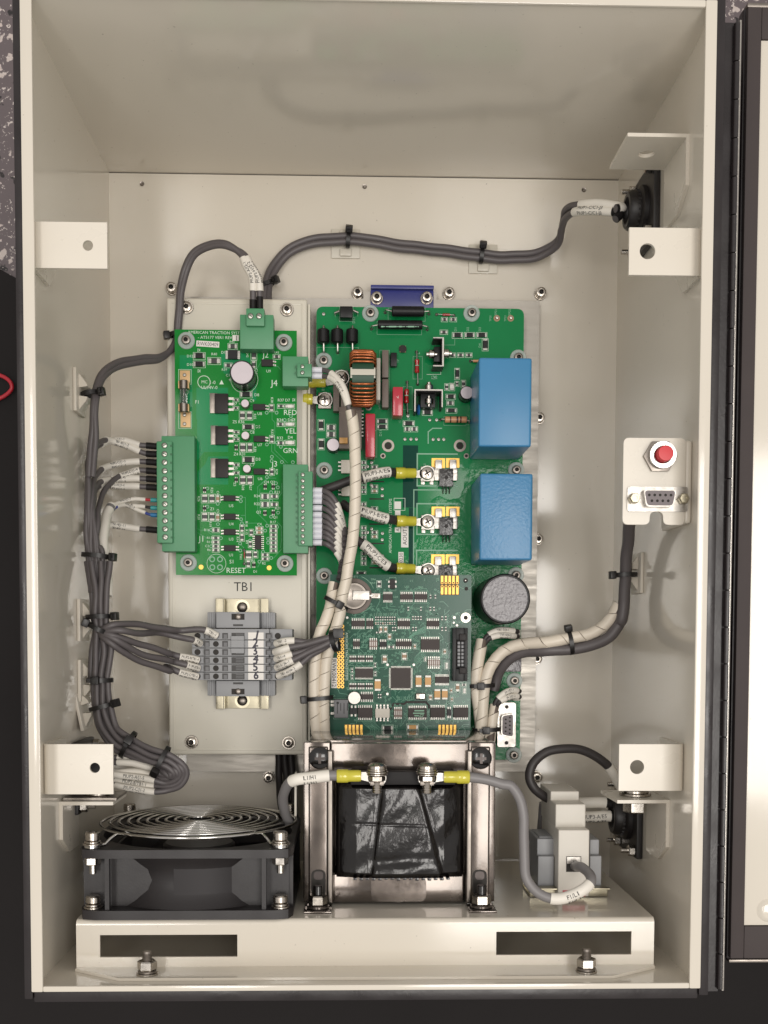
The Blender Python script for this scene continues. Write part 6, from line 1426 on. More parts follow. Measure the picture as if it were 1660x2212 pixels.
# terminal strip and its two screws
b = MB(); b.box(jx(450), jy(412), ZX - 1.4, jx(1190), jy(318), ZX + 7, bev=0.6); ts = b.build('terminal_strip', 'heat_shrink', xf_)
ysr = p3(J, 640, 392, ZX + 18).y
for x in (640, 998):
    w = p3(J, x, 380, ZX + 18); base = Vector((w.x, ysr - 0.5, ZX + 16)); b = MB()
    hexnut(b, base, 5.2, 3.2, (0, 1, 0)); b.cyl(base + Vector((0, 3.3, 0)), 6.0, 1.1, (0, 1, 0), 24, bev=0.3); b.cyl(base + Vector((0, 4.5, 0)), 6.3, 1.2, (0, 1, 0), 24, bev=0.3); b.cyl(base + Vector((0, 5.8, 0)), 5.8, 1.2, (0, 1, 0), 24, bev=0.3); b.lathe([(5.4, 7.1), (5.2, 8.8), (3.6, 10.2), (0, 10.8)], base, (0, 1, 0), 24)
    b.lathe([(2.8 if i % 2 else 2.5, -7 + 0.7 * i) for i in range(11)], base, (0, 1, 0), 16); b.build('terminal_screw', 'stainless', xf_)
    b = MB(); b.box(w.x - 4, ysr - 3, ZX + 6.8, w.x + 4, ysr - 0.6, ZX + 18, bev=0.5); b.build('terminal_blade', 'dull_steel', xf_)
# frame screws
for x, y in ((232, 232), (1380, 232)):
    w = p3(J, x, y, ZX); b = MB(); b.lathe([(6.6, 0), (6.4, 1.2), (5.0, 2.2), (0, 2.6)], w, n=28); o = b.build('frame_screw', 'varnish_black', xf_)
    b = MB(); b.box(w.x - 3.0, w.y - 0.8, w.z + 1.9, w.x + 3.0, w.y + 0.8, w.z + 2.7); b.box(w.x - 0.8, w.y - 3.0, w.z + 1.9, w.x + 0.8, w.y + 3.0, w.z + 2.69); b.build('cross_recess', 'dark_steel', o)
for x in (222, 1372):
    w = p3(J, x, 1075, ZX); b = MB(); b.prism(rr([(w.x - 4.3, w.y - 12), (w.x + 4.3, w.y - 12), (w.x + 4.3, w.y + 4), (w.x - 4.3, w.y + 4)], 4.2, 6), ZX, ZX + 0.25); b.build('slotted_hole', 'socket_dark', xf_)
    b = MB(); b.prism(rr([(w.x - 2.8, w.y - 2), (w.x + 2.8, w.y - 2), (w.x + 2.8, w.y + 3), (w.x - 2.8, w.y + 3)], 2.7, 6), ZX + 0.26, ZX + 0.5); b.build('slotted_hole', 'dark_steel', xf_)
for x in (218, 1385):
    w = aty(J(x, 1290), ys); wx_ = p3(J, x, 1240, ZX + 9).x; base = Vector((wx_, ys + 0.1, ZX + 9)); b = MB(); b.cyl(base, 8.2, 1.3, (0, 1, 0), 28, bev=0.3); b.cyl(base + Vector((0, 1.35, 0)), 6.6, 1.8, (0, 1, 0), 24, bev=0.4); o = b.build('foot_washers', 'varnished_steel', xf_)
    b = MB(); hexnut(b, base + Vector((0, 3.2, 0)), 5.6, 5.6, (0, 1, 0)); b.build('foot_nut', 'stainless', xf_, sharp=25)
    b = MB(); b.cyl(base + Vector((0, 8.9, 0)), 2.8, 5.5, (0, 1, 0), 14, bev=0.4); b.build('foot_stud', 'varnish_black', xf_)
    b = MB(); b.box(wx_ - 8, ys + 0.05, ZX - 2, wx_ + 8, ys + 1.2, ZX + 18, bev=0.5); b.build('foot', 'varnished_steel', xf_)

# ================================================================= fuse holder on its rail
ry = ys + 7
q0, q1 = p3(L, 287, 1440, 122), p3(L, 878, 1440, 122)
rl2 = thing('mounting_rail', 'short brassy rail under the white fuse holder on the shelf', 'rail', ((q0.x + q1.x) / 2, ys, 105))
b = MB(); b.box(q0.x, ys + 0.1, 92, q1.x, ys + 1.2, 118, bev=0.3); b.box(q0.x, ys + 0.3, 90.5, q1.x, ry, 92, bev=0.3); b.box(q0.x, ys + 0.3, 118, q1.x, ry, 119.3, bev=0.3); b.box(q0.x, ry - 1.1, 119, q1.x, ry, 126, bev=0.3); b.box(q0.x, ry - 1.1, 84, q1.x, ry, 91, bev=0.3); b.build('rail_profile', 'zinc_yellow', rl2)
fh_ = thing('fuse_holder', 'stepped white fuse holder between grey end stops on the shelf', 'fuse holder', (p3(L, 610, 1430, 128).x, ys + 2, 105))
def lb_(x0, y0, x1, z1, z0, m, nm, root, ybase=ys + 2.5, bev=0.8):
    a, c = p3(L, x0, y0, z1), p3(L, x1, y0, z1); b = MB(); b.box(a.x, ybase, z0, c.x, a.y, z1, bev=bev, seg=3); return b.build(nm, m, root)
fb = lb_(500, 895, 735, 128, 70, 'fuse_white', 'lower_body', fh_); lb_(478, 700, 706, 117, 66, 'fuse_white', 'fuse_drawer', fh_, ybase=p3(L, 500, 898, 128).y - 1); lb_(440, 602, 656, 100, 62, 'fuse_white', 'upper_body', fh_, ybase=p3(L, 500, 720, 117).y - 1)
q = rc(L, 558, 1095, 670, 1212, 128); b = MB(); b.box(q[0], q[1], 128, q[2], q[3], 128.15); b.build('wire_opening', 'socket_dark', fb)
q = rc(L, 562, 1098, 666, 1150, 128); b = MB(); b.box(q[0], q[1], 128.15, q[2], q[3], 128.6, bev=0.2); b.build('clamp_plate', 'tin', fb)
q = rc(L, 530, 1352, 700, 1398, 128); b = MB(); b.box(q[0], q[1], 128, q[2], q[3], 128.7, bev=0.2); b.build('red_lever', 'red_plastic', fb)
e_ = thing('end_stop', 'grey end stop left of the white fuse holder', 'end stop', (p3(L, 405, 1400, 112).x, ys, 100))
lb_(338, 962, 470, 112, 78, 'terminal_grey', 'stop_body', e_, bev=0.6); lb_(345, 1095, 466, 117, 111, 'terminal_grey', 'stop_face', e_, bev=0.6); lb_(352, 945, 462, 108, 80, 'terminal_grey', 'stop_cap', e_, ybase=p3(L, 400, 965, 112).y - 1, bev=0.5)
e_ = thing('end_stop', 'grey end stop right of the white fuse holder', 'end stop', (p3(L, 780, 1380, 112).x, ys, 100))
lb_(737, 968, 808, 112, 78, 'terminal_grey', 'stop_body', e_, bev=0.6); lb_(737, 1092, 826, 117, 111, 'terminal_grey', 'stop_face', e_, bev=0.6)

# ================================================================= round connectors through the side walls
def round_connector(name, label, cy, cz, side, half=24, R_=12, depth=15):
    xw = side * (WX - 0.1); t = thing(name, label, 'connector', (xw, cy, cz)); s_ = -side
    b = MB(); b.box(min(xw, xw + s_ * 4.2), cy - half, cz - half, max(xw, xw + s_ * 4.2), cy + half, cz + half, bev=1.2); b.build('flange', 'connector_black', t)
    b = MB(); b.lathe([(R_ + 3, 4.2), (R_ + 3, 7), (R_ + 1.5, 8), (R_, 8.5), (R_, depth - 2), (R_ - 1.5, depth), (R_ - 4, depth), (R_ - 5, depth - 3), (0, depth - 3)], (xw, cy, cz), (s_, 0, 0), 36); b.build('shell', 'connector_black', t)
    b = MB()
    for k in range(24):
        a = 2 * PI * k / 24; b.box(-0.5, -0.5, 0, 0.5, 0.5, 5, xf=Matrix.Translation((xw + s_ * 5.0, cy + R_ * math.cos(a), cz + R_ * math.sin(a))) @ Matrix.Rotation(s_ * PI / 2, 4, 'Y'))
    b.build('knurl', 'connector_black', t)
    for y in (-1, 1):
        for z in (-1, 1):
            c = Vector((xw + s_ * 4.2, cy + y * (half - 5), cz + z * (half - 5))); b = MB(); hexnut(b, c, 3.8, 4.4, (s_, 0, 0)); b.cyl(c, 1.6, 9, (s_, 0, 0), 12); b.build('hex_nut', 'steel', t, sharp=25)
    return t
cy1 = p3(FD, 1385, 455, 84).y
round_connector('round_connector', 'black round connector high on the right wall with two labelled cables', cy1, 84, 1)
cy2 = p3(L, 1040, 800, 70).y
round_connector('round_connector', 'black round connector low on the right wall behind the hex bolt', cy2, 66, 1)
cy3 = p3(FD, 250, 1672, 96).y
round_connector('round_connector', 'black round connector on the left wall behind the lower bracket tab', cy3, 100, -1, half=22, R_=13, depth=16)
# ================================================================= wires and cables
def SR(x, y): return (x, y)
def w3(*a): return [p3(*q) for q in a]
# ---- two cables from the upper right connector along the back panel
for k, (lb, tx, dy) in enumerate((('upper grey cable from the right connector across the back panel', None, 0), ('lower grey cable from the right connector across the back panel', 'PIUP1-C/C1-J3', 13))):
    e = dy
    pts = [Vector((WX - 22, cy1 + 1 - k * 6.5, 84))] + w3((FD, 1345 - k * 5, 443 + e + 5, 82), (FD, 1300, 440 + e + k * 2, 74), (FD, 1256 - k * 4, 441 + e + k, 62), (FD, 1224, 452 + e * 1.4, 46), (FD, 1217 - k * 3, 482 + e, 32), (FD, 1204, 518 + e * .8, 20), (FD, 1160, 544 + e, 10), (FD, 1100, 550 + e, 6), (FD, 1040, 544 + e, 6.5), (FD, 950, 534 + e, 5), (FD, 850, 521 + e, 5), (FD, 752, 509 + e, 6.5), (FD, 690, 512 + e, 5), (FD, 635, 530 + e, 5), (FD, 590 + k * 5, 570 + e, 6), (FD, 574 + k * 8, 610 + e * .5, 9), (FD, 571 + k * 9, 660, 12))
    c = Curve(pts); s0 = c.near(p3(FD, 1334 - k * 6, 455, 82)); s1 = c.near(p3(FD, 1253 - k * 5, 446, 62))
    wire('cable', lb, pts, 2.35, 'wire_grey', [('heat_shrink', 0.5, s0, 2.75, 'heat_shrink'), ('marker_sleeve', s0, s1, 2.95, 'sleeve_white', tx)], 'grey cables across the back panel', 'cable', tsize=3.0, tflip=True)
# ---- two wires looping from the small green board's top plug to the left bundle
zj = ZR + 7
for k, (lb, tx) in enumerate((('outer wire of the loop above the small green board', 'PIUP2-A/J2-1'), ('inner wire of the loop above the small green board', 'PIUP2-H/J2-2'))):
    o = k * 4
    pts = w3((A, 897 + k * 70, 352, zj), (A, 893 + k * 68, 200, zj + 1), (A, 888 + k * 55, 40, zj + 2), (FD, 531 + k * 9, 572, zj + 2)) + w3((FD, 522 + k * 5, 548, zj), (FD, 490, 527 + o, zj - 2), (FD, 455, 527 + o * 1.5, zj - 6), (FD, 420 + o, 545 + o, zj - 10), (FD, 398 + o * 1.3, 580 + o, zj - 14), (FD, 388 + o, 630, 34), (FD, 386 + o * .8, 680, 33), (FD, 383 + o, 715, 31), (FD, 376, 748 - o, 33), (FD, 350, 768 + o, 42), (FD, 310, 774 + o * 2, 55), (FD, 262, 780 + o * 2.4, 70), (FD, 228, 797 + o * 2.6, 82), (FD, 209 + o, 835 + o, 92), (FD, 204 + o * 0.9, 870, 97), (FD, 196 + o * 2.2, 960, 97), (FD, 192 + o * 2, 1030, 97))
    c = Curve(pts); s1 = c.near(p3(A, 886 + k * 68, 185, zj)); s2 = c.near(p3(FD, 527 + k * 9, 556, zj)); s0 = c.near(p3(A, 893, 250, zj))
    wire('wire', lb, pts, 2.15, 'wire_grey', [('ferrule', 0.0, s0, 2.3, 'heat_shrink'), ('marker_sleeve', s1, s2, 2.6, 'sleeve_white', tx)], 'wires looping above the small green board', tsize=2.7)
# ---- wires from the long left plug into the bundle
zs = ZR + 7
j1 = [(262, 0, 'TB1-1/J1-1', 0), (356, 1, 'TB1-8/J1-2', 1), (458, 2, 'PIUP2-C/J1-3', 2), (566, 3, 'PIUP2-D/J1-4', 3), (664, 4, 'PIUP2-E/J1-5', 4), (762, 5, 'PIUP2-H/J1-6', 5), (1278, 10, 'TB1-4/J1-11', 6)]
mid = {0: ((850, 195), (650, 200), (545, 245), (455, 340), (405, 480), (395, 700)), 1: ((900, 270), (700, 205), (590, 190), (490, 250), (440, 380), (410, 620)), 2: ((850, 460), (680, 490), (575, 540), (505, 620), (465, 740), (440, 900)), 3: ((880, 600), (760, 640), (640, 740), (565, 900), (530, 1060), (515, 1230)),
       4: ((850, 655), (680, 665), (570, 690), (510, 740), (470, 850), (450, 1000)), 5: ((820, 740), (660, 730), (545, 750), (495, 800), (470, 900), (455, 1050)), 6: ((850, 1240), (700, 1215), (545, 1235), (475, 1290), (430, 1390), (440, 1520))}
ords = ('topmost', 'second', 'third', 'fourth', 'fifth', 'sixth', 'lowest')
for (y, n_, tx, k) in j1:
    m = mid[k]; zz = [zs + 2, zs + 6, zs + 16, zs + 28, 90, 96]
    pts = w3((U, 1245, y + 4, zs), (U, 1110, y - 4, zs), (U, 1030, y - 10 if k != 1 else y - 25, zs + 1)) + [p3(U, x, yy, z) for (x, yy), z in zip(m, zz)] + w3((U, 395 + k * 26, 1500, 98), (V, 420 + k * 26, 120, 98), (V, 440 + k * 22, 380, 98 + (k % 2) * 2))
    c = Curve(pts); s0 = c.near(p3(U, 1112, y, zs)); s1 = c.near(p3(U, 1022 if k != 1 else 1045, y, zs)); s2 = c.near(p3(U, *[(560, 240), (620, 190), (570, 540), (770, 640), (560, 690), (540, 750), (545, 1235)][k], zs + 14))
    wire('wire', '%s grey wire with printed white sleeve on the long left plug' % ords[k], pts, 1.75, 'wire_grey', [('ferrule', 0.0, s0, 2.15, 'heat_shrink'), ('marker_sleeve', s1, s2, 2.25, 'sleeve_white', tx)], 'labelled wires of the long left plug', tsize=2.3, tflip=True)
# fan leads
for k, (y, m, fm, tx, lb) in enumerate(((915, 'wire_red', 'ferrule_teal', 'FAN+/J1-7', 'thin red fan lead in a white sleeve on the long left plug'), (1010, 'wire_black', 'ferrule_teal', 'FAN-/J1-8', 'thin black fan lead in a white sleeve on the long left plug'), (1096, 'wire_blue', 'ferrule_blue', 'FAN/J1-9', 'thin blue fan lead in a white sleeve on the long left plug'))):
    pts = w3((U, 1250, y + 3, zs), (U, 1165, y, zs), (U, 1100, y - 4 - k * 8, zs)) + w3(*(((U, 960, 900, zs + 1), (U, 820, 925, zs + 4), (U, 690, 990, zs + 14), (U, 640, 1060, 70)) if k == 0 else ((U, 960, 980, zs), (U, 830, 965, zs + 3), (U, 720, 1000, zs + 12), (U, 655, 1070, 70)) if k == 1 else ((U, 1000, 1040, zs), (U, 880, 980, zs + 2), (U, 740, 1005, zs + 12), (U, 665, 1080, 70)))) + w3((U, 630, 1150, 76), (U, 590, 1300, 84), (U, 585, 1450, 88), (V, 600, 50, 90), (V, 620, 200, 92))
    c = Curve(pts); s0 = c.near(p3(U, 1165, y, zs)); s1 = c.near(p3(U, 1098, y, zs)); s2 = c.near(p3(U, 690 + k * 30, 995, zs + 13))
    wire('fan_lead', lb, pts, 0.95, m, [('ferrule', 0.0, s0, 1.45, fm), ('marker_sleeve', s1, s2, 1.35, 'sleeve_white', tx)], 'fan leads', tsize=2.0, tflip=True)
pts = w3((U, 690, 980, 66), (U, 640, 1080, 72), (U, 625, 1180, 78), (U, 600, 1320, 84), (U, 590, 1480, 88), (V, 620, 60, 88), (V, 640, 260, 90), (V, 640, 420, 92))
wire('cable', 'short white jacketed fan cable beside the grey bundle', pts, 3.0, 'sleeve_white', [('printed_mark', 1.5, 4.0, 3.06, 'print_faint')], cat='cable')
# ---- the bundle going down and round to the left connector
bx = [(440, 0), (475, 1), (515, -1), (555, 1), (590, -1), (620, 0)]
path = [(V, 530, 0, 98), (V, 545, 380, 100), (V, 545, 640, 100), (V, 555, 820, 100), (V, 570, 1060, 101), (V, 545, 1420, 101), (Wz, 555, 100, 101), (Wz, 575, 420, 102), (Wz, 640, 680, 104), (Wz, 760, 840, 107), (Wz, 930, 930, 110), (Wz, 1140, 1030, 113), (Wz, 1380, 1110, 115)]
names = ('first', 'second', 'third', 'fourth', 'fifth', 'sixth')
ends = [(1380, 1255, 1230, 1170), (1400, 1270, 1225, 1235), (1440, 1300, 1210, 1300), (1480, 1320, 1200, 1340), (1530, 1330, 1200, 1390), (1575, 1330, 1215, 1440)]
slx = [(765, 1050), (765, 1115), (725, 1235), (725, 1260), (735, 1320), (740, 1385)]
txts = [None, None, None, 'PIUP2-A/J1-5', 'PIUP2-B/TB1-1', 'PIUP2-C/J1-3']
for k in range(6):
    off = (k - 2.5); pts = []
    for i, (Rg, x, y, z) in enumerate(path):
        wdt = [60, 38, 34, 30, 48, 40, 38, 40, 44, 44, 40, 40, 34][i] * 1.0
        if i < 9: pts.append(p3(Rg, x + off * wdt * 0.95, y, z + (2.6 if k % 2 else -1.5)))
        else: pts.append(p3(Rg, x + off * wdt * 0.45, y - off * wdt * 0.85, z + (2.6 if k % 2 else -1.5)))
    xe, ye, xs_, ys2 = ends[k]
    kk = k
    r_out = 120 + (5 - kk) * 30
    turn = [(1490 - kk * 16 + (5 - kk) * 2, 1190 + kk * 6), (1560 - (kk) * 22, 1240 + kk * 8), (1540 - kk * 24, 1340 - kk * 2)]
    turn = [(1560 - (5 - kk) * 0 - kk * 30, 1180 + kk * 22), (1590 - kk * 38, 1250 + kk * 16), (1500 - kk * 36, 1350 - kk * 4)]
    rk = 5 - kk                                      # outermost strand ends lowest
    tk = [(1560 - rk * 30, 1150 + rk * 22), (1595 - rk * 38, 1250 + rk * 8), (1520 - rk * 40, 1400 - rk * 34), (1380 - rk * 24, 1455 - rk * 50)]
    pts = pts[:-1] + [p3(Wz, 1380 + (k - 2.5) * 6, 1110 + (2.5 - (5 - k)) * -0 - (k - 2.5) * 26 * -1 * -1, 115)] if False else pts
    pts += [p3(Wz, x, y, 117 - 1.5 * i) for i, (x, y) in enumerate(tk)]
    ys3 = [1100, 1160, 1250, 1300, 1370, 1440][k]; sx3 = slx[k]
    zk = 3.5 * (k % 2)
    pts += [p3(Wz, 1215, ys3 + 30, 110 + zk), p3(Wz, 1000, ys3 + (-2 if k > 2 else -30), 108 + zk), p3(Wz, sx3[0], sx3[1], 106 + zk), p3(Wz, 640, sx3[1] - 10, 104)]
    c = Curve(pts); s1 = c.near(p3(Wz, 1215, ys3 + 30, 110)); s2 = c.near(p3(Wz, sx3[0], sx3[1], 106))
    wire('wire', '%s strand of the grey bundle that turns back behind the lower left bracket' % names[k], pts, 1.85, 'wire_grey', [('marker_sleeve', s1, s2, 2.1, 'sleeve_white', txts[k])], 'strands of the left bundle', tsize=2.6, tflip=True)
# ---- wires of the terminal strip, left side
zt2 = zt
tl = [((V, 560, 830), (V, 700, 770), (V, 1000, 770), (V, 1400, 820), (TB, 240, 555), (TB, 440, 560), (TB, 545, 605), 'upper long', 440, 'TB1-1'), ((V, 560, 840), (V, 800, 845), (V, 1050, 870), (TB, 60, 575), (TB, 200, 610), (TB, 345, 635), (TB, 405, 665), 'second', 345, 'TB1-2'),
      ((V, 545, 850), (V, 700, 890), (V, 1050, 1010), (V, 1400, 1120), (TB, 100, 725), (TB, 235, 765), (TB, 392, 800), 'third', 235, 'PIUP2-B/TB1-4'), ((V, 560, 870), (V, 750, 950), (V, 1050, 1120), (V, 1400, 1210), (TB, 140, 800), (TB, 290, 835), (TB, 392, 865), 'fourth', 290, 'PIUP1-E/TB1-5'), ((V, 570, 900), (V, 700, 1000), (V, 1000, 1190), (V, 1400, 1330), (TB, 120, 850), (TB, 230, 890), (TB, 385, 935), 'lowest', 230, 'PIUP2-C/TB1-6')]
for k, row in enumerate(tl):
    zz = [104, 106, 92, 74, zt2 + 4, zt2 + 4, zt2 - 2.5]
    pts = [p3(V, 560, 800, 100)] + [p3(*row[i], zz[i]) for i in range(7)]
    if k == 0: pts[-1].z += 2.6
    c = Curve(pts); s1 = c.near(p3(TB, row[8], row[5][2], zt2 + 4))
    wire('wire', '%s grey wire from the bundle to the left side of the terminal strip' % row[7], pts, 2.1, 'wire_grey', [('marker_sleeve', s1, -0.5, 2.45, 'sleeve_white', row[9])], 'wires left of the terminal strip', tsize=2.2)
# ---- wires of the terminal strip, right side
tr_ = [((TR, 510, 480), (TR, 660, 440), (TR, 830, 440), (TR, 1050, 455), (TR, 1280, 400), (TR, 1480, 360), 'topmost', 830), ((TR, 490, 625), (TR, 620, 580), (TR, 740, 545), (TR, 1000, 495), (TR, 1280, 430), (TR, 1490, 375), 'second', 740), ((TR, 510, 745), (TR, 650, 700), (TR, 790, 660), (TR, 1050, 590), (TR, 1300, 500), (TR, 1500, 400), 'third', 790), ((TR, 520, 895), (TR, 660, 830), (TR, 800, 765), (TR, 1050, 650), (TR, 1300, 530), (TR, 1500, 410), 'fourth', 800), ((TR, 545, 1040), (TR, 740, 960), (TR, 950, 830), (TR, 1120, 690), (TR, 1320, 560), (TR, 1500, 420), 'lowest', 950)]
for k, row in enumerate(tr_):
    zz = [zt2 - 2.0, zt2 + 4, zt2 + 4, zt2 + 4, zt2 + 5, zt2 + 4]
    pts = [p3(*row[i], zz[i] + (k % 2) * 1.5) for i in range(6)] + [p3(TR, 1560, 380, zt2 - 6)]
    c = Curve(pts); s1 = c.near(p3(TR, row[7], row[2][2], zt2 + 4))
    wire('wire', '%s grey wire from the right side of the terminal strip into the spiral wrap' % row[6], pts, 2.1, 'wire_grey', [('marker_sleeve', 0.5, s1, 2.45, 'sleeve_white', ['TB1-2', None, 'TB1-4', 'TB1-5/J6-1', 'TB1-6/J6-2'][k])], 'wires right of the terminal strip', tsize=2.2)

# ---- spiral wraps
def spiral(label, pts, r, pitch=11.5, group=None, inner='brown_block', flip=1, gap=0.975):
    c = Curve(pts, 1.2); root = thing('spiral_wrap', label, 'spiral wrap', c.p[0], group)
    b = MB(); b.tube(c.p, r - 0.7, 12); b.build('wires_inside', inner, root)
    b = MB(); n_ = 18; turns = c.len / pitch; steps = int(turns * n_); vs = []; fs = []
    prev = None; fr = []
    for i in range(401):
        p_, d = c.at(c.len * i / 400)
        if prev is None: _, nn, _b = cross_frame(d)
        else: nn = prev - d * prev.dot(d); nn.normalize()
        prev = nn; fr.append((p_, d, nn, d.cross(nn)))
    def pos(s_, a, rad):
        t = max(0, min(c.len, s_)) / c.len * 400; i = min(399, int(t)); f = t - i; q = [fr[i][j].lerp(fr[i + 1][j], f) for j in range(4)]
        return q[0] + (q[2] * math.cos(a) + q[3] * math.sin(a)) * rad
    for i in range(steps + 1):
        a = flip * 2 * PI * i / n_; s_ = pitch * i / n_
        for f, rad in ((0.0, r - 0.6), (0.01, r + 0.05), (0.5, r), (gap - 0.01, r - 0.08), (gap, r - 0.6)): vs.append(pos(s_ + f * pitch - pitch * 0.5, a, rad))
    for i in range(steps):
        for j in range(4): fs.append((5 * i + j, 5 * i + j + 1, 5 * i + 6 + j, 5 * i + 5 + j))
    b.add(vs, fs); b.build('wrap', 'spiral_plastic', root, sharp=50)
    return c
zw = 62
pts = w3((D, 505, 1380, zw), (F, 530, 20, zw), (F, 545, 250, zw + 1), (F, 550, 500, zw + 2), (F, 548, 750, zw + 2), (F, 540, 950, zw + 2), (F, 520, 1180, zw + 2), (F, 478, 1420, zw + 2), (SR, 1265, 2120, zw + 2), (SR, 1250, 2180, zw + 2), (SR, 1243, 2240, zw + 2), (SR, 1225, 2300, zw + 2), (SR, 1204, 2370, zw + 1), (H, 240, 900, zw), (H, 222, 1100, zw - 1), (H, 212, 1350, zw - 2), (H, 222, 1640, zw - 4))
spiral('long cream spiral wrap running down between the green boards', pts, 3.75, 10.5, flip=1)
pts = w3((SR, 1222, 2128, zw - 4), (SR, 1214, 2165, zw - 3), (SR, 1207, 2215, zw - 1), (SR, 1190, 2265, zw), (SR, 1168, 2315, zw), (H, 145, 830, zw), (H, 128, 1000, zw), (H, 125, 1200, zw - 1), (H, 130, 1420, zw - 2), (H, 150, 1640, zw - 4))
spiral('second cream spiral wrap left of the logic board', pts, 3.75, 12, flip=1)
# right hand wraps
pts = w3((I, 795, 735, 44), (I, 772, 860, 46), (I, 748, 1000, 46), (I, 735, 1150, 46), (I, 752, 1300, 46), (I, 775, 1450, 46), (I, 790, 1640, 44))
spiral('cream spiral wrap left of three beside the data port with an open upper end', pts, 4.0, 13, flip=1)
pts = w3((FD, 1338, 1305, 68), (FD, 1318, 1340, 66), (FD, 1280, 1368, 63), (FD, 1232, 1378, 60), (I, 1400, 755, 60), (I, 1180, 770, 52), (I, 1030, 815, 49), (I, 920, 910, 48), (I, 850, 1030, 48), (I, 815, 1170, 48), (I, 800, 1350, 48), (I, 790, 1500, 48), (I, 780, 1640, 46))
spiral('cream spiral wrap curving from the right wall down beside the logic board', pts, 4.0, 13, flip=1)
pts = w3((I, 915, 1345, 42), (I, 895, 1440, 44), (I, 880, 1550, 44), (I, 868, 1680, 42))
spiral('short cream spiral wrap right beside the data port', pts, 3.7, 13, flip=1)
# wires coming out of those wraps
for k, (lb, tx, pl_) in enumerate((('upper labelled wire arching from the open spiral wrap below the round capacitor', 'TB1-5/J6-1', ((I, 800, 760, 44), (I, 835, 705, 45), (I, 930, 655, 44), (I, 1060, 645, 40), (I, 1100, 652, 38), (I, 1130, 655, 36))), ('lower labelled wire arching from the open spiral wrap below the round capacitor', 'TB1-6/J6-2', ((I, 815, 770, 44), (I, 870, 715, 46), (I, 960, 695, 45), (I, 1080, 695, 40), (I, 1115, 700, 37), (I, 1135, 702, 36))), ('upper labelled wire arching from the short wrap to the board edge', 'J4-1/J7-1', ((I, 905, 1350, 44), (I, 935, 1290, 45), (I, 1000, 1235, 45), (I, 1080, 1205, 42), (I, 1130, 1208, 38), (I, 1145, 1212, 36))), ('lower labelled wire arching from the short wrap to the board edge', 'J4-2/J7-2', ((I, 925, 1355, 43), (I, 960, 1310, 45), (I, 1030, 1275, 44), (I, 1090, 1262, 41), (I, 1130, 1262, 38), (I, 1145, 1265, 36))))):
    pts = w3(*pl_); c = Curve(pts); wire('wire', lb, pts, 1.7, 'wire_dark', [('marker_sleeve', c.len * 0.22, c.len * 0.86, 2.15, 'sleeve_white', tx)], tsize=2.0)
# ---- wires from the right plug of the small board into the long wrap
ys_ = (500, 605, 720, 855, 990, 1110, 1225, 1330, 1430, 1555); nm10 = ('first', 'second', 'third', 'fourth', 'fifth', 'sixth', 'seventh', 'eighth', 'ninth', 'tenth')
zp = ZR + 6
for k, y in enumerate(ys_):
    f = 1.0 if k < 6 else 0.8
    pts = w3((FW, 225, y, zp), (FW, 430, y + 5, zp), (FW, 540, y + 55 * f, zp + 3), (FW, 640, y + 160 * f, zp + 4 - k * .3), (FW, 730, y + 310 * f, zp + 3), (FW, 810, y + 500 * f, zp + 1), (FW, 860 - max(0, k - 5) * 12, min(2200, y + 720 * f), zp), (FW, 880 - max(0, k - 3) * 20, min(2420, y + 930 * f), zp + 4))
    c = Curve(pts); s0 = c.near(p3(FW, 435, y, zp)); s1 = c.near(p3(FW, 700, y + 255 * f, zp)); s2 = c.near(p3(FW, 866 - max(0, k - 5) * 12, min(2200, y + 730 * f), zp))
    wire('wire', '%s wire from the top on the right plug of the small green board' % nm10[k], pts, 1.75, 'wire_grey', [('ferrule', 0.0, s0, 2.0, 'ferrule_white'), ('marker_sleeve', s1, s2, 2.05, 'sleeve_white', ['J3-3', 'AI-8/J2-2', None, 'J3-6', None, None, '21-12', None, None, '17-14'][k])], 'wires of the right plug', tsize=2.0)
# ---- J4 pair
for k, (y, lb) in enumerate(((968, 'upper wire from the small two-screw plug into the spiral wrap'), (1030, 'lower wire from the small two-screw plug into the spiral wrap'))):
    pts = w3((D, 95, y, zp), (D, 215, y + 2, zp), (D, 290, y + 25 - k * 10, zp + 4), (D, 360 - k * 10, 1060 + k * 30, zp + 8), (D, 420 - k * 14, 1150 + k * 25, zp + 12), (D, 465 - k * 8, 1260 + k * 20, zp + 14), (D, 492, 1380, zw), (F, 520, 30, zw))
    c = Curve(pts); s0 = c.near(p3(D, 215, y, zp)); s1 = c.near(p3(D, 300, 1020 + k * 22, zp + 4)); s2 = c.near(p3(D, 478, 1320, zw))
    wire('wire', lb, pts, 1.6, 'wire_grey', [('ferrule', 0.0, s0, 1.95, 'ferrule_white'), ('marker_sleeve', s1, s2, 2.2, 'sleeve_white', 'J4-2/J7-2' if k else None)], 'wires of the small two-screw plug', tsize=2.5)
# ---- yellow lugs: phase wires of the main board
def lug(c0, c1, eye, r, root, tilt=0.0):
    """insulated ring lug: barrel from c0 to c1, ring at eye"""
    b = MB(); d = (c1 - c0).normalized(); L_ = (c1 - c0).length; b.lathe([(r * 0.9, 0), (r, 0.5), (r, L_ * 0.45), (r * 0.88, L_ * 0.5), (r * 0.88, L_ * 0.9), (r * 0.8, L_)], c0, d, 20); b.build('lug_barrel', 'yellow_lug', root)
    b = MB(); u = (eye - c1); u.z = 0; u.normalize(); n_ = Vector((-u.y, u.x, 0)); z0 = eye.z
    pl_ = [c1 + n_ * 2.2, c1 - n_ * 2.2, eye - u * 3.5 - n_ * 2.9, eye - u * 3.5 + n_ * 2.9]; b.prism([(q.x, q.y) for q in pl_], z0 - 0.5, z0 + 0.5); b.tubering(2.6, 5.3, -0.5, 0.5, eye, n=28); b.build('lug_ring', 'tin', root)
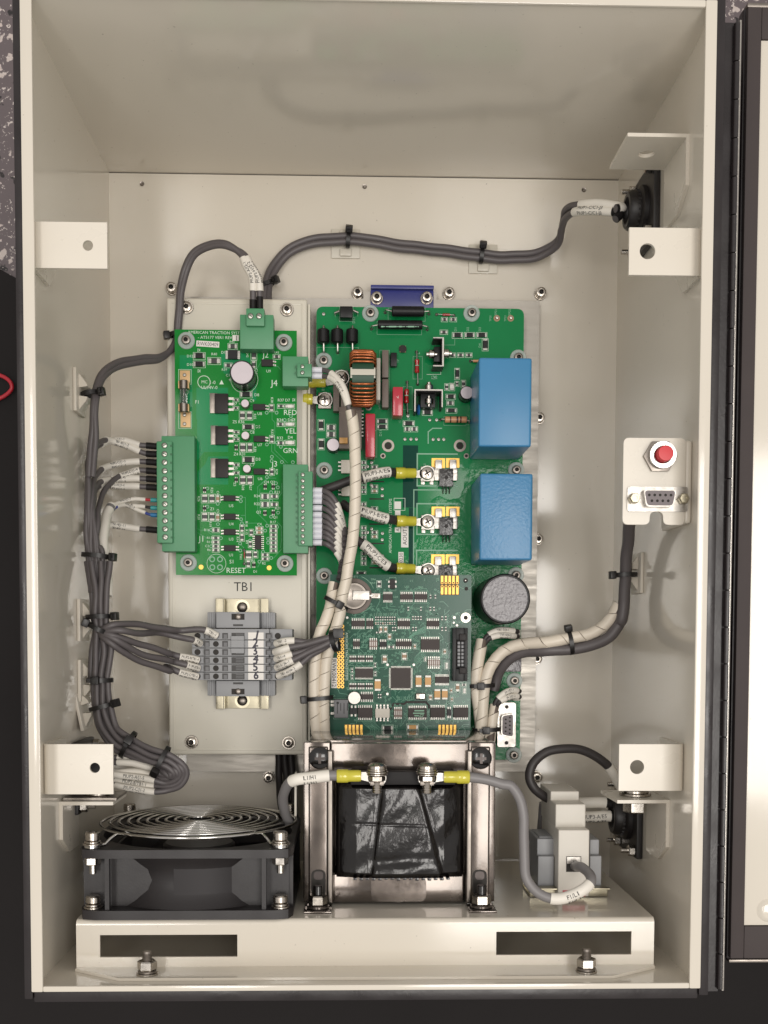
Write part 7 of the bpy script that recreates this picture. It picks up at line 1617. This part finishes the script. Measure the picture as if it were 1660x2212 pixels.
ph = [(((F, 120, 720), (F, 250, 660), (F, 400, 595), (F, 520, 555), (F, 600, 540), (F, 740, 505), (F, 890, 487), (F, 975, 488)), (F, 955, 490), (F, 1160, 492), (F, 1275, 495), 'PIUP3-A/E5', 'uppermost', 610, 890), (((F, 420, 800), (F, 480, 840), (F, 560, 860), (F, 620, 875), (F, 740, 915), (F, 870, 955), (F, 985, 975)), (F, 965, 975), (F, 1160, 978), (F, 1281, 985), 'PIUP3-B/E4', 'middle', 590, 870), (((F, 420, 1060), (F, 500, 1110), (F, 580, 1180), (F, 660, 1240), (F, 760, 1340), (F, 880, 1430), (F, 985, 1458)), (F, 962, 1452), (F, 1150, 1460), (F, 1287, 1478), 'PIUP3-C/E3', 'lowest', 620, 880)]
for pts_, l0, l1, ey, tx, nm, xa, xb in ph:
    n_ = len(pts_); pts = [p3(*q, 34 + 5 * math.sin(PI * i / (n_ - 1)) - (6 if i == n_ - 1 else 0)) for i, q in enumerate(pts_)]; c = Curve(pts)
    s1 = min(range(len(c.p)), key=lambda i: abs(c.p[i].x - p3(F, xa, 800, 38).x)); s2 = min(range(len(c.p)), key=lambda i: abs(c.p[i].x - p3(F, xb, 800, 38).x))
    root, c = wire('wire', '%s phase wire with yellow lug on the large green board' % nm, pts, 3.1, 'wire_dark', [('marker_sleeve', c.s[s1], c.s[s2], 3.7, 'sleeve_white', tx)], 'phase wires with yellow lugs', tsize=3.6)
    lug(p3(*l0, 33), p3(*l1, 31), p3(*ey, ZM + 3.6), 3.9, root)
for k, (q0, q1, ey, lb) in enumerate((((D, 40, 1085), (D, 250, 1092), (D, 410, 1050), 'upper yellow lug at the left edge of the large green board'), ((D, 20, 1262), (D, 118, 1268), (D, 240, 1275), 'lower yellow lug at the left edge of the large green board'))):
    root = thing('ring_lug', lb, 'lug', p3(*q0, 24), 'yellow lugs at the board edge'); lug(p3(*q0, 27), p3(*q1, 27), p3(*ey, ZM + 3.1), 4.2, root)
# ---- transformer leads
zx = ZX + 16
pts = w3((J, 420, 360, zx), (J, 340, 358, zx), (J, 300, 360, zx), (J, 180, 372, zx), (J, 60, 388, zx), (J, 0, 420, zx - 6), (J, -30, 500, zx - 16), (J, -20, 600, zx - 26), (J, 10, 690, zx - 36))
c = Curve(pts); s1 = c.near(p3(J, 298, 360, zx)); s2 = c.near(p3(J, 30, 400, zx - 2))
root, c = wire('wire', 'wire with white sleeve and yellow lug on the left transformer terminal', pts, 3.0, 'wire_light_grey', [('marker_sleeve', s1, s2, 3.5, 'sleeve_white', 'L1/H1')], tsize=3.2, tflip=True)
lug(p3(J, 352, 360, zx), p3(J, 525, 358, zx), p3(J, 640, 372, zx), 3.9, root)
pts = w3((J, 1230, 366, zx), (J, 1300, 368, zx), (J, 1420, 385, zx), (J, 1540, 425, zx), (L, 130, 560, zx), (L, 205, 650, zx), (L, 235, 780, zx), (L, 238, 950, zx), (L, 235, 1120, zx), (L, 255, 1260, zx), (L, 330, 1360, zx + 2), (L, 440, 1408, zx + 4), (L, 560, 1405, zx + 5), (L, 680, 1355, zx + 5), (L, 745, 1290, zx + 2), (L, 735, 1225, 150), (L, 680, 1185, 142), (L, 622, 1165, 128))
c = Curve(pts); s1 = c.near(p3(L, 445, 1408, zx + 4)); s2 = c.near(p3(L, 735, 1305, zx + 3))
root, c = wire('wire', 'grey wire from the right transformer terminal looping into the fuse holder', pts, 3.0, 'wire_light_grey', [('marker_sleeve', s1, s2, 3.5, 'sleeve_white', 'F1/L1'), ('bare_strands', -2.5, -0.1, 2.4, 'tin')], tsize=3.4)
lug(p3(J, 1298, 368, zx), p3(J, 1115, 366, zx), p3(J, 998, 372, zx), 3.9, root)
# ---- dark loop behind the fuse holder, and the lower right connector's wires
pts = w3((L, 470, 670, 84), (L, 405, 650, 86), (L, 320, 590, 88), (L, 278, 500, 88), (L, 300, 400, 88), (L, 400, 315, 86), (L, 520, 280, 84), (L, 640, 280, 82), (L, 760, 320, 80), (L, 860, 400, 78), (L, 930, 500, 74), (L, 985, 590, 68))
c = Curve(pts); s1 = c.near(p3(L, 870, 412, 78))
wire('wire', 'dark wire arching from behind the fuse holder to the lower right bracket', pts, 3.0, 'wire_dark', [('marker_sleeve', s1, -2, 3.4, 'sleeve_white')])
pts = w3((L, 560, 700, 66), (L, 690, 688, 66), (L, 855, 692, 66), (L, 960, 720, 66), (L, 1030, 760, 66)); c = Curve(pts)
wire('wire', 'upper white-sleeved wire between the fuse holder and the lower right connector', pts, 3.2, 'heat_shrink', [('marker_sleeve', 1.0, c.near(p3(L, 858, 692, 66)), 3.7, 'sleeve_white')])
pts = w3((L, 620, 795, 68), (L, 700, 795, 68), (L, 892, 795, 68), (L, 980, 810, 68), (L, 1040, 820, 68)); c = Curve(pts)
wire('wire', 'lower printed wire between the fuse holder and the lower right connector', pts, 3.2, 'heat_shrink', [('marker_sleeve', 1.0, c.near(p3(L, 892, 795, 68)), 3.7, 'sleeve_white', 'PIUP3-A/E5')], tsize=3.4)
pts = w3((L, 380, 690, 60), (L, 370, 760, 58), (L, 365, 880, 56), (L, 360, 960, 56)); wire('wire', 'short pale wire dropping behind the left end stop of the fuse holder', pts, 2.4, 'wire_light_grey')
# ---- grey cable of the switch bracket
pts = w3((P, 478, 880, 112), (P, 465, 1000, 100), (P, 448, 1200, 86), (P, 438, 1420, 77), (P, 424, 1620, 73), (P, 398, 1800, 71), (FD, 1340, 1345, 69), (FD, 1318, 1375, 67), (FD, 1280, 1395, 63), (FD, 1232, 1402, 59), (I, 1400, 830, 58), (I, 1200, 850, 50), (I, 1060, 905, 44), (I, 980, 980, 40), (I, 930, 1080, 36), (I, 905, 1200, 34))
wire('cable', 'thick grey cable from the switch bracket bending left under the spiral wrap', pts, 3.8, 'wire_grey', cat='cable')
# ---- black wires dropping between tray and transformer
for k, (x, lb) in enumerate(((590, 'left black wire hanging between the tray and the transformer'), (604, 'middle black wire hanging between the tray and the transformer'), (618, 'right black wire hanging between the tray and the transformer'))):
    pts = w3((FD, x + 10, 1600, 14), (FD, x + 12, 1640, 16), (FD, x + 14, 1680, 22), (FD, x + 16, 1720, 32), (FD, x + 20, 1765, 44), (FD, x + 24, 1800, 50)); wire('wire', lb, pts, 2.6, 'wire_black', group='black wires beside the transformer')
b = MB(); a = rc(FD, 636, 1672, 641, 1764, 130); b.box(a[0], a[1], 118, a[2], a[3], 130, bev=0.4); tag(b.build('cable_mount', 'clear_mount'), 'thin white cable mount standing left of the transformer', 'cable mount')
pts = w3((FD, 545, 1720, 30), (FD, 300, 1740, 70), (FD, 285, 1700, 90), (FD, 270, 1660, 96)); 

# ================================================================= cable ties and their stick-on mounts
def tie(label, Rg, x, y, z, ang, a, bz, w=2.7, head=1, hz=0.5):
    """ang: direction of the cable in degrees (0 = to the right); a, bz: half width and half height of what it holds"""
    c = p3(Rg, x, y, z); an = math.radians(ang); d = Vector((math.cos(an), math.sin(an), 0)); ac = Vector((-d.y, d.x, 0)); up = Vector((0, 0, 1)); n_ = 32
    t = thing('cable_tie', label, 'cable tie', c); b = MB(); vs = []; fs = []
    for i in range(n_):
        th = 2 * PI * i / n_; cs, sn = math.cos(th), math.sin(th)
        for (g, s_) in ((0.15, -1), (1.2, -1), (1.2, 1), (0.15, 1)): vs.append(c + ac * (a + g) * cs + up * (bz + g) * sn + d * (w / 2) * s_)
    for i in range(n_):
        p_, q_ = 4 * i, 4 * ((i + 1) % n_)
        for k in range(4): fs.append((p_ + k, q_ + k, q_ + (k + 1) % 4, p_ + (k + 1) % 4))
    b.add(vs, fs); b.build('strap', 'tie_black', t, sharp=40)
    hp = c + ac * head * (a + 1.2) * math.cos(hz) + up * (bz + 1.2) * math.sin(hz); R0 = Matrix.Translation(hp) @ Matrix.Rotation(an, 4, 'Z') @ Matrix.Rotation(-head * (PI / 2 - hz), 4, 'X')
    b = MB(); b.box(-2.5, -2.3, -0.6, 2.5, 2.6, 3.6, bev=0.6, xf=R0); b.build('head', 'tie_black', t)
    b = MB(); b.box(-1.3, 2.5, 1.0, 1.3, 4.6, 2.0, xf=R0); b.build('tail', 'tie_black', t)
    return t
def mount_flat(label, Rg, x, y):
    c = p3(Rg, x, y, 0.5); t = thing('cable_mount', label, 'cable mount', (c.x, c.y, 0)); b = MB(); b.box(c.x - 10, c.y - 10, 0.05, c.x + 10, c.y + 10, 1.6, bev=0.4); b.box(c.x - 4, c.y - 9, 1.5, c.x + 4, c.y - 4, 3.6, bev=0.8); b.box(c.x - 4, c.y + 4, 1.5, c.x + 4, c.y + 9, 3.6, bev=0.8); b.build('base', 'clear_mount', t)
    return t
def mount_wall(label, y, z, side, tilt=0.0):
    xw = side * (WX - 0.05); s_ = -side; t = thing('cable_mount', label, 'cable mount', (xw, y, z)); R0 = Matrix.Translation((xw, y, z)) @ Matrix.Rotation(tilt, 4, 'Z') @ Matrix.Diagonal((s_, 1, 1, 1))
    b = MB(); b.box(0.05, -13, -12, 2.0, 13, 12, bev=0.4, xf=R0)
    for q in (-1, 1): b.prism([(1.9, q * 11), (1.9, q * 2.5), (7, q * 3.2), (6.5, q * 5)], -5, 5, xf=R0)
    b.build('base', 'white_plastic', t); return t
mount_flat('clear mount under the left tie of the grey cables on the back panel', FD, 747, 527); mount_flat('clear mount under the right tie of the grey cables on the back panel', FD, 1044, 560)
tie('black tie on the left mount of the grey cables', FD, 753, 516, 6.5, 175, 4.8, 3.4, head=-1, hz=0.7); tie('black tie on the right mount of the grey cables', FD, 1041, 550, 6.5, 174, 4.8, 3.4, head=-1, hz=0.7)
tie('black tie where the grey cables enter behind the plug', FD, 577, 614, 9, 110, 5.0, 3.2, head=-1, hz=0.5)
ym = p3(T, 290, 750, 103).y; mount_wall('highest stick-on mount on the left wall', ym, 96, -1)
tie('black tie on the highest mount of the left wall', T, 430, 790, 96, 100, 4.6, 4.6, head=-1, hz=0.1)
tie('black tie at the upper left corner of the small green board', FD, 381, 722, 33, 100, 3.8, 3.6, head=1, hz=0.3)
tie('black tie below the lowest labelled wire of the left bundle', U, 505, 1592, 98, 85, 8.0, 6.2, head=-1, hz=0.2)
ym = p3(V, 345, 715, 92).y; mount_wall('middle stick-on mount on the left wall', ym, 92, -1)
tie('upper of two ties at the branch of the left bundle', V, 545, 670, 100, 92, 7.4, 6.5, head=-1, hz=0.25); tie('lower of two ties at the branch of the left bundle', V, 535, 815, 102, 65, 6.0, 7.0, head=1, hz=0.3)
ym = p3(V, 345, 1440, 92).y; mount_wall('third stick-on mount on the left wall', ym, 92, -1)
tie('black tie below the branch of the left bundle', V, 545, 1440, 101, 90, 7.2, 6.5, head=1, hz=1.5)
ym = p3(Wz, 390, 470, 98).y; mount_wall('lowest tilted mount coming off the left wall', ym, 96, -1, 0.2)
tie('black tie on the tilted mount of the left bundle', Wz, 585, 430, 102, 105, 7.6, 6.5, head=-1, hz=0.5)
tie('black tie where the left bundle bends right', Wz, 890, 895, 109, 150, 8.0, 6.5, head=-1, hz=1.2); tie('black tie near the turn of the left bundle', Wz, 1300, 1090, 115, 153, 8.6, 6.5, head=1, hz=0.9)
tie('black tie round both spiral wraps beside the coin cell', SR, 1228, 2203, zw + 1, 62, 7.6, 4.2, head=-1, hz=1.3); tie('black tie low on the two spiral wraps left of the logic board', H, 172, 1278, zw - 1, 95, 8.0, 4.2, head=1, hz=0.2)
tie('black tie round the spiral wrap and grey cable right of the base plate', FD, 1232, 1388, 59, 10, 7.2, 5.0, head=1, hz=0.3)
tie('black tie round two spiral wraps right of the logic board', I, 785, 1160, 47, 92, 8.4, 4.4, head=1, hz=1.5); tie('black tie round two spiral wraps beside the data port', I, 835, 1570, 46, 92, 8.4, 4.4, head=1, hz=1.5)
ym = p3(P, 555, 1395, 76).y; mount_wall('stick-on mount on the right wall beside the grey cable', ym, 70, 1); tie('black tie holding the grey cable to the right wall', P, 440, 1408, 77, 92, 6.2, 4.6, head=1, hz=0.1)
c = p3(TR, 1490, 440, zt2 + 2); t = thing('cable_tie', 'black tie with white ring where the terminal wires enter the spiral wrap', 'cable tie', c)
ax = Vector((1, 0.28, 0.25)).normalized(); b = MB(); b.tubering(5.2, 6.4, -0.5, 1.6, c, ax, 32); b.build('sleeve_end', 'ferrule_white', t); b = MB(); b.tubering(6.3, 7.5, 0.2, 3.2, c, ax, 32); b.build('strap', 'tie_black', t)
q = p3(TR, 1590, 300, zt2 + 5); b = MB(); b.box(q.x - 3.4, q.y - 3.2, q.z - 2, q.x + 3.6, q.y + 3.2, q.z + 3, bev=0.6); b.build('head', 'tie_black', t)
